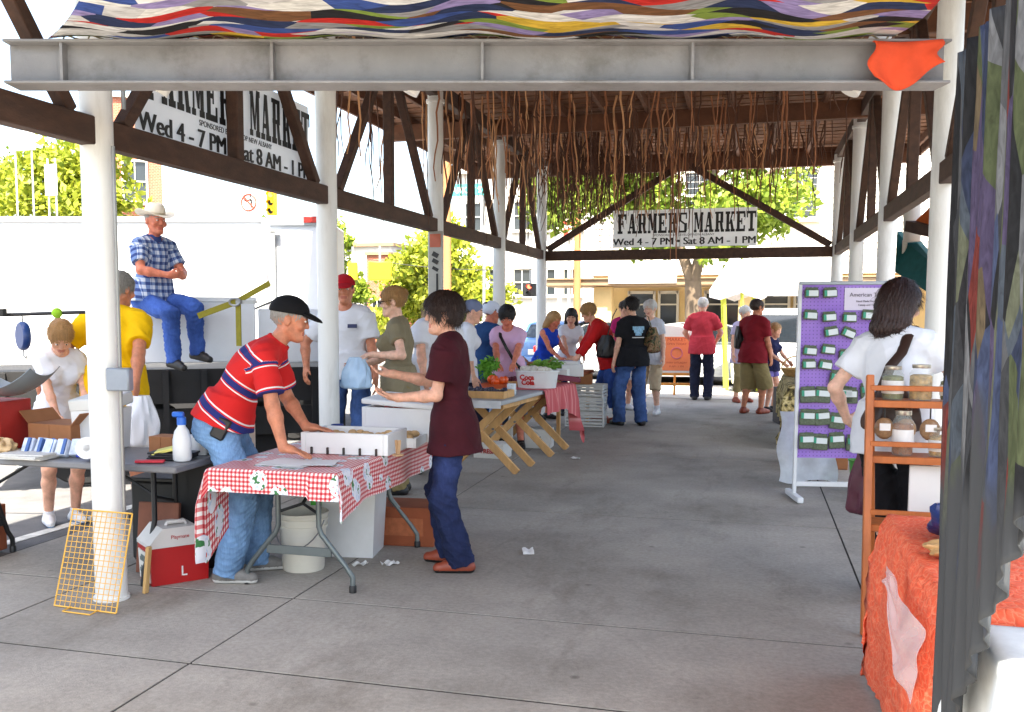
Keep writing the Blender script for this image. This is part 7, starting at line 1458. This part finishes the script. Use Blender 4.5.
# 6 white tee with red cap, leaning on the flatbed
L6, F6 = (-3.50, 8.28, 0), (.20, -1); h6 = W2L(L6, F6, (-3.84, 8.10, 1.04))
p6, i6 = person('man in red cap and white tee standing behind the second post', L6, F6, 1.86, .008, lean=(-2, 4, 0), head=(4, 6, 0), hands={'R': dict(t=h6, e=(1, -.5, 0), d=(0, .5, -.6), n=(-.5, 0, -.5), curl=40), 'L': dict(t=(-.26, .1, .95), e=(-.6, -.8, 0))}, tone='tan', fat=1.05, top=dict(mat=c_white, sleeve=.74, hem=.04, loose=.02, name='tee_shirt', slw=1.15), bottom=dict(kind='pants', mat=jean_m, name='jeans', belt=belt_b), shoes=dict(mat=s_blk), hair=dict(style='short', mat=h_brown), hat=dict(style='cap', mat=cloth('cap_red', S(170, 24, 36), .1)), seed=11)
m = MB(); q = i6['Cc']+i6['M1' if 'M1' in i6 else 'M2'][:, 1]*.145+A(-.075, 0, .06); m.box(q, (.085, .008, .035), rot=(.1, 0, 0), bev=.002); m.build('chest_emblem', mat('emblem_navy', S(40, 48, 90)), p6)
# 7 olive tee woman with sunglasses and blue bag
L7, F7 = (-2.86, 7.86, 0), (-.95, -.22); h7 = W2L(L7, F7, (-2.98, 7.55, 1.20))
p7, i7 = person('blonde woman in sunglasses and olive tee holding a blue bag', L7, F7, 1.74, .008, fem=True, lean=(2, 0, 0), head=(8, 6, 0), hands={'L': dict(t=h7, e=(-.5, -.9, -.5), d=(.2, 1, -.15), n=(0, 0, -1), curl=70), 'R': dict(t=(.1, .36, 1.08), e=(.6, -.8, -.3), d=(-.4, 1, 0), n=(-1, 0, 0), curl=40)}, tone='light', top=dict(mat=c_olive, sleeve=.5, hem=.2, loose=.016, name='tee_shirt'), bottom=dict(kind='pants', mat=c_khaki, loose=.012), shoes=dict(mat=s_blk), hair=dict(style='bun', mat=h_blond, line=.058), glasses=mat('sunglass', S(20, 18, 20), .1, .1), seed=12)
bag('plastic_bag', to_world(p7, i7['arms']['L'][2]+i7['arms']['L'][3]*.085)+Vector((-.05, -.03, -.01)), (.12, .10, .27), clear_mat('bag_blue_film', (.50, .70, .92, 1), .85, .25), 'light blue plastic bag carried by the woman in sunglasses', 6)
# 8-10 people behind the boy
person('white shirted man in a pink cap bent over behind the boy', (-2.98, 9.0, 0), (.55, -.8), 1.74, .010, lean=(24, -8, 0), head=(20, 0, 0), hands={'R': dict(t=(.18, .5, .85)), 'L': dict(t=(-.2, .5, .85))}, fat=1.25, top=dict(mat=c_white, sleeve=.7, hem=.15, loose=.022, name='tee_shirt'), bottom=dict(kind='pants', mat=c_khaki), shoes=dict(mat=s_blk), hair=dict(style='short', mat=h_grey), hat=dict(style='cap', mat=cloth('cap_pink', S(190, 92, 116))), tone='fair', seed=13)
person('woman in grey blue headscarf and white blouse behind the navy dressed woman', (-3.02, 10.35, 0), (.9, .3), 1.66, .010, fem=True, lean=(8, 0, 0), head=(12, 0, 0), top=dict(mat=c_white, sleeve=1.3, hem=.1, name='blouse'), bottom=dict(kind='skirt', mat=c_dk, len=1.3), shoes=dict(mat=s_blk), hair=dict(style='bun', mat=h_brown), hat=dict(style='kerchief', mat=cloth('scarf_greyblue', S(112, 122, 150))), tone='fair', seed=14)
person('woman in white bonnet and navy dress facing the stalls', (-2.98, 11.1, 0), (.35, .9), 1.65, .010, fem=True, lean=(10, 0, 0), head=(14, -25, 0), hands={'R': dict(t=(.2, .36, 1.0)), 'L': dict(t=(-.1, .38, 1.0))}, fat=1.1, top=dict(mat=c_navy, sleeve=.8, hem=.14, name='dress_bodice'), bottom=dict(kind='skirt', mat=c_navy, len=1.5), shoes=dict(mat=s_blk), hair=dict(style='bun', mat=h_brown), hat=dict(style='bonnet', mat=cloth('bonnet_white', S(214, 222, 238), .04)), tone='ruddy', seed=15)
# 11 lilac tee woman
L11, F11 = (-2.66, 10.95, 0), (.30, -1)
p11, i11 = person('short haired woman in lilac tee sorting produce at the trestle table', L11, F11, 1.62, .009, fem=True, lean=(14, 0, -8), head=(26, 0, 0), hands={'R': dict(t=(.13, .46, .93), e=(.9, -.5, -.2), d=(-.2, 1, -.3), n=(0, -.3, -1)), 'L': dict(t=(-.02, .50, .93), e=(-.9, -.5, -.2), d=(.2, 1, -.3), n=(0, -.3, -1))}, feet={'R': (.12, 0, 0, 8), 'L': (-.14, .16, 0, -6)}, fat=1.25, tone='ruddy', top=dict(mat=c_pink, sleeve=.68, hem=.13, loose=.018, name='tee_shirt'), bottom=dict(kind='shorts', len=1.12, mat=cloth('denim_pale', S(150, 166, 196), .12), loose=.016), shoes=dict(mat=s_blk), hair=dict(style='short', mat=h_black, thick=.02), seed=16)
m = MB(); s_ = i11['s']; N_, P_ = i11['N'], i11['P']; f_ = i11['M2'][:, 1]; r_ = i11['M2'][:, 0]; m.tube([N_+r_*.10*s_+A(0, 0, .02), N_+r_*.07+f_*.13-A(0, 0, .05), i11['Cc']+f_*.225+A(0, 0, .02), i11['W']-r_*.10+f_*.19, P_-r_*.20+f_*.12+A(0, 0, .03)], .011, 6, sq=(1.6, .5)); m.build('bag_strap', s_blk, p11)
bag('shoulder_bag', to_world(p11, P_-r_*.21+f_*.10+A(0, 0, .06)), (.06, .10, .26), s_blk, 'black shoulder bag on the lilac shirted woman\'s hip', 8)
# 12 seated blue top blonde
person('blonde woman in royal blue sleeveless top bending over produce', (-2.86, 13.9, 0), (.9, -.5), 1.56, .010, fem=True, lean=(20, 0, 0), head=(18, 0, 0), hands={'R': dict(t=(.12, .42, .9)), 'L': dict(t=(-.1, .42, .9))}, tone='ruddy', top=dict(mat=c_royal, sleeve=0, hem=.12, name='tank_top'), bottom=dict(kind='shorts', len=.8, mat=jean_m), shoes=dict(mat=s_blk), hair=dict(style='bob', mat=h_blond), seed=17)
person('long dark haired woman in white tee leaning toward the produce table', (-2.62, 14.6, 0), (.5, -.9), 1.60, .010, fem=True, lean=(18, 0, 0), head=(16, -20, 0), hands={'R': dict(t=(.14, .42, .9)), 'L': dict(t=(-.1, .42, .9))}, tone='fair', top=dict(mat=c_white, sleeve=.5, hem=.12, name='tee_shirt'), bottom=dict(kind='pants', mat=jean_d, name='jeans'), shoes=dict(mat=s_blk), hair=dict(style='long', mat=h_black), seed=18)
# 14 red jacket woman
L14, F14 = (-1.86, 13.75, 0), (-.92, -.30)
p14, i14 = person('woman in red long sleeved jacket stooping over the produce table', L14, F14, 1.72, .009, fem=True, lean=(34, 0, 0), head=(10, 0, 0), hands={'L': dict(t=(-.16, .52, .86), e=(-.6, -.6, -.2), d=(0, 1, -.3)), 'R': dict(t=(.14, .5, .86), e=(.6, -.6, -.2), d=(0, 1, -.3))}, feet={'R': (.10, .08, 0, 5), 'L': (-.12, -.08, 0, -5)}, fat=1.18, tone='fair', top=dict(mat=c_red, sleeve=1.75, hem=.13, loose=.022, name='jacket'), bottom=dict(kind='pants', len=1.62, mat=jean_b, name='cropped_jeans', loose=.016), shoes=dict(mat=s_brn), hair=dict(style='short', mat=h_blond, thick=.018), seed=19)
bag('handbag', to_world(p14, i14['P']+A(-.24, .10, .32)), (.13, .08, .32), s_blk, 'black handbag at the red jacket woman\'s side', 9, strap=[(0, 0, -.03), (.08, -.02, .26), (.13, 0, .36)])
person('person in magenta top with a white scarf behind the black tee woman', (-1.93, 15.6, 0), (.5, -.85), 1.70, .011, fem=True, head=(10, 0, 0), top=dict(mat=c_mag, sleeve=.6, hem=.14, name='tee_shirt'), bottom=dict(kind='shorts', len=1, mat=c_white), shoes=dict(mat=s_wht), hair=dict(style='short', mat=h_brown), tone='fair', seed=20)
# 16 black tee woman
L16, F16 = (-1.52, 13.45, 0), (-.55, .83)
p16, i16 = person('dark haired woman in printed black tee and blue jeans in the aisle', L16, F16, 1.72, .0085, fem=True, lean=(2, 0, 0), head=(6, 30, 0), hands={'L': dict(t=(-.26, .05, .86), e=(-.5, -1, 0)), 'R': dict(t=(.20, .22, 1.02), e=(.7, -.8, 0))}, feet={'R': (.13, -.03, 0, 12), 'L': (-.15, .08, 0, -16)}, fat=1.22, tone='fair', top=dict(mat=c_black, sleeve=.72, hem=.10, loose=.02, name='tee_shirt'), bottom=dict(kind='pants', mat=jean_m, name='jeans', loose=.02, cuff=1.8), shoes=dict(mat=s_blk), hair=dict(style='short', mat=h_black, thick=.02), seed=21)
m = MB(); r_ = i16['M2'][:, 0]; u_ = i16['M2'][:, 2]; f_ = i16['M2'][:, 1]; o_ = i16['Cc']-f_*.163+u_*.03
for (x, z, w_, h_) in ((0, .04, .17, .05), (.0, .0, .13, .05), (0, -.04, .09, .04)): m.box(o_+r_*x+u_*z+f_*.012*abs(z)*3, (w_, .012, h_), rot=Matrix(np.stack([r_, f_, u_], 1).tolist()), bev=.004)
m.build('back_print', mat('print_blue', S(130, 176, 206), .6, .45, 26), p16); m = MB(); m.box(o_+u_*-.085+f_*.01, (.17, .012, .012), rot=Matrix(np.stack([r_, f_, u_], 1).tolist())); m.build('print_line', mat('print_white', S(214, 214, 214)), p16)
bag('camouflage_bag', to_world(p16, i16['P']+A(.27, -.02, .43)), (.11, .15, .36), camo('camo_bag', [S(40, 34, 26), S(70, 74, 44), S(140, 112, 80), S(100, 60, 40), S(54, 60, 36)], 14), 'camouflage patterned bag on the black tee woman\'s shoulder', 10, top_open=True, strap=[(0, 0, -.02), (-.05, .02, .14), (-.10, .02, .17)])
person('white haired woman in pale clothes and white sneakers behind the black tee woman', (-1.42, 15.0, 0), (-.3, -.9), 1.70, .010, fem=True, head=(8, 0, 0), top=dict(mat=cloth('blouse_pale', S(206, 210, 220)), sleeve=.6, hem=.14, name='blouse'), bottom=dict(kind='shorts', len=1.1, mat=cloth('shorts_tan', S(190, 170, 140))), shoes=dict(mat=s_wht, sock=c_white, sockh=.08), hair=dict(style='short', mat=h_white, thick=.02), tone='light', seed=22)
# 18 red polo man, back view
person('white haired man in red polo and dark trousers standing with his back turned', (-.80, 17.75, 0), (.05, 1), 1.78, .0095, head=(4, 0, 0), hands={'R': dict(t=(.22, .22, 1.02), e=(.8, -.6, 0)), 'L': dict(t=(-.2, .22, 1.02), e=(-.8, -.6, 0))}, fat=1.22, tone='fair', top=dict(mat=c_polo, sleeve=.75, hem=.13, loose=.022, name='polo_shirt', collar=c_polo), bottom=dict(kind='pants', mat=c_dk, loose=.018), shoes=dict(mat=s_blk), hair=dict(style='short', mat=h_white), seed=23)
person('white haired woman in lavender top behind the wine shirted man', (-.12, 17.5, 0), (.55, -.8), 1.62, .010, fem=True, head=(8, 0, 0), fat=1.1, top=dict(mat=c_lil, sleeve=.6, hem=.2, name='tee_shirt'), bottom=dict(kind='pants', len=1.7, mat=c_khaki), shoes=dict(mat=s_brn), hair=dict(style='short', mat=h_white, thick=.018), tone='fair', seed=24)
L20, F20 = (.06, 15.55, 0), (.55, .83)
p20, i20 = person('dark haired man in wine red tee and khaki shorts turned away', L20, F20, 1.72, .0095, head=(4, -20, 0), hands={'R': dict(t=(.24, .12, .82), e=(.6, -.9, 0)), 'L': dict(t=(-.2, .2, .95), e=(-.8, -.6, 0))}, feet={'R': (.12, .06, 0, 12), 'L': (-.12, -.04, 0, -10)}, fat=1.08, tone='tan', top=dict(mat=c_mar2, sleeve=.78, hem=.14, loose=.022, name='tee_shirt'), bottom=dict(kind='shorts', len=1.15, mat=c_khaki, loose=.03), shoes=dict(mat=s_brn), hair=dict(style='short', mat=h_brown), seed=25)
bag('shoulder_bag', to_world(p20, i20['P']+A(-.26, .0, .42)), (.07, .12, .36), s_blk, 'black bag hanging beside the wine shirted man', 12)
person('small girl in navy top holding a plate beside the camouflage table', (.33, 16.0, 0), (.75, -.5), 1.34, .010, fem=True, head=(10, 0, 0), hands={'R': dict(t=(.1, .26, .78), e=(.6, -.8, -.2)), 'L': dict(t=(-.1, .26, .78), e=(-.6, -.8, -.2))}, tone='fair', top=dict(mat=c_navy2, sleeve=.0, hem=.1, name='tank_top'), bottom=dict(kind='shorts', len=.5, mat=cloth('shorts_violet', S(120, 110, 180))), shoes=dict(mat=s_blk), hair=dict(style='pony', mat=h_blond), seed=26)
# 22 woman in white tee at right
L22, F22 = (.72, 5.70, 0), (.42, .90); h22 = W2L(L22, F22, (1.02, 5.70, 1.20))
p22, i22 = person('dark haired woman in white tee seen from behind at the jar rack', L22, F22, 1.70, .0065, fem=True, pelvis=(.05, -.02, 0), lean=(8, -5, 0), head=(14, -22, 0), hands={'L': dict(t=(-.24, .10, .94), e=(-.6, -.9, 0), d=(.2, .9, -.2), n=(1, 0, 0)), 'R': dict(t=(.28, .42, 1.10), e=(.8, -.7, -.2))}, feet={'R': (.15, .10, 0, 8), 'L': (.02, .02, 0, -6)}, fat=1.12, tone='light', top=dict(mat=c_white, sleeve=.62, hem=.12, loose=.020, name='tee_shirt', slw=1.1), bottom=dict(kind='pants', mat=c_black, loose=.014), shoes=dict(mat=s_blk), hair=dict(style='bob', mat=h_aub, thick=.02, line=.045), seed=27)
m = MB(); r_ = i22['M2'][:, 0]; f_ = i22['M2'][:, 1]; N_ = i22['N']; m.tube([N_+r_*.10+f_*.10-A(0, 0, .05), N_+r_*.10+A(0, 0, .035), N_+r_*.10-f_*.095-A(0, 0, .03), N_+r_*.09-f_*.15-A(0, 0, .12), i22['Cc']+r_*.04-f_*.185, i22['W']-r_*.02-f_*.20], .019, 6, sq=(1.5, .4)); m.build('bag_strap', mat('strap_brown', S(54, 34, 26), .5), p22)
bag('brown_shoulder_bag', to_world(p22, i22['W']+r_*.06-f_*.20+A(0, 0, .06)), (.13, .06, .24), mat('leather_brown', S(66, 40, 32), .4, .25, 8), 'dark brown leather shoulder bag on the white tee woman\'s back', 13)
bag('maroon_bag', (.66, 5.98, .74), (.09, .06, .36), mat('bag_maroon', S(92, 44, 58), .6, .2, 12), 'maroon cloth bag hanging low beside the jar rack', 14)
person('brown haired man half hidden behind the white tee woman', (1.42, 8.3, 0), (-.2, -1), 1.62, .010, tone='tan', top=dict(mat=c_mar2, sleeve=.7, hem=.14), bottom=dict(kind='pants', mat=c_dk), shoes=dict(mat=s_blk), hair=dict(style='short', mat=h_brown), seed=28)
# ================================================================== SKY, SUN, CAMERA
w = bpy.data.worlds.new('World'); SC.world = w; w.use_nodes = True; nt = w.node_tree; bg = nt.nodes['Background']
sky = nt.nodes.new('ShaderNodeTexSky'); sky.sky_type = 'NISHITA'; sky.sun_disc = False
SUN_EL, SUN_AZ = R(64), R(170)         # azimuth from +Y clockwise: behind the camera, a little to the right
sky.sun_elevation = SUN_EL; sky.sun_rotation = SUN_AZ; sky.air_density = 1.0; sky.dust_density = 3.0; sky.ozone_density = 1.0
nt.links.new(sky.outputs[0], bg.inputs[0]); bg.inputs[1].default_value = .14
ld = bpy.data.lights.new('sun', 'SUN'); ld.energy = 5.0; ld.angle = R(.5); ld.color = (1, .95, .86)
lo_ = bpy.data.objects.new('sun', ld); COL.objects.link(lo_)
sd = Vector((math.sin(SUN_AZ)*math.cos(SUN_EL), math.cos(SUN_AZ)*math.cos(SUN_EL), math.sin(SUN_EL)))
lo_.rotation_euler = sd.to_track_quat('Z', 'Y').to_euler(); lo_.location = (3, -6, 12)
cd = bpy.data.cameras.new('camera'); co = bpy.data.objects.new('camera', cd); COL.objects.link(co)
co.location = (0, 0, CAM_H); co.rotation_euler = (R(90)+CAM_PITCH, 0, CAM_YAW)
cd.sensor_width = 36; cd.sensor_fit = 'HORIZONTAL'; cd.lens = CAM_F/1024*36; cd.shift_x = (512-PPX)/1024; cd.shift_y = (PPY-356)/1024
cd.clip_start = .05; cd.clip_end = 3000; SC.camera = co
SC.view_settings.view_transform = 'Standard'; SC.view_settings.look = 'None'; SC.view_settings.gamma = 1; SC.view_settings.exposure = 2.38
try:
    SC.view_settings.use_white_balance = True; SC.view_settings.white_balance_temperature = 7050; SC.view_settings.white_balance_tint = 8
except AttributeError: pass
SC.cycles.max_bounces = 8; SC.cycles.transparent_max_bounces = 12; SC.cycles.caustics_reflective = False; SC.cycles.caustics_refractive = False
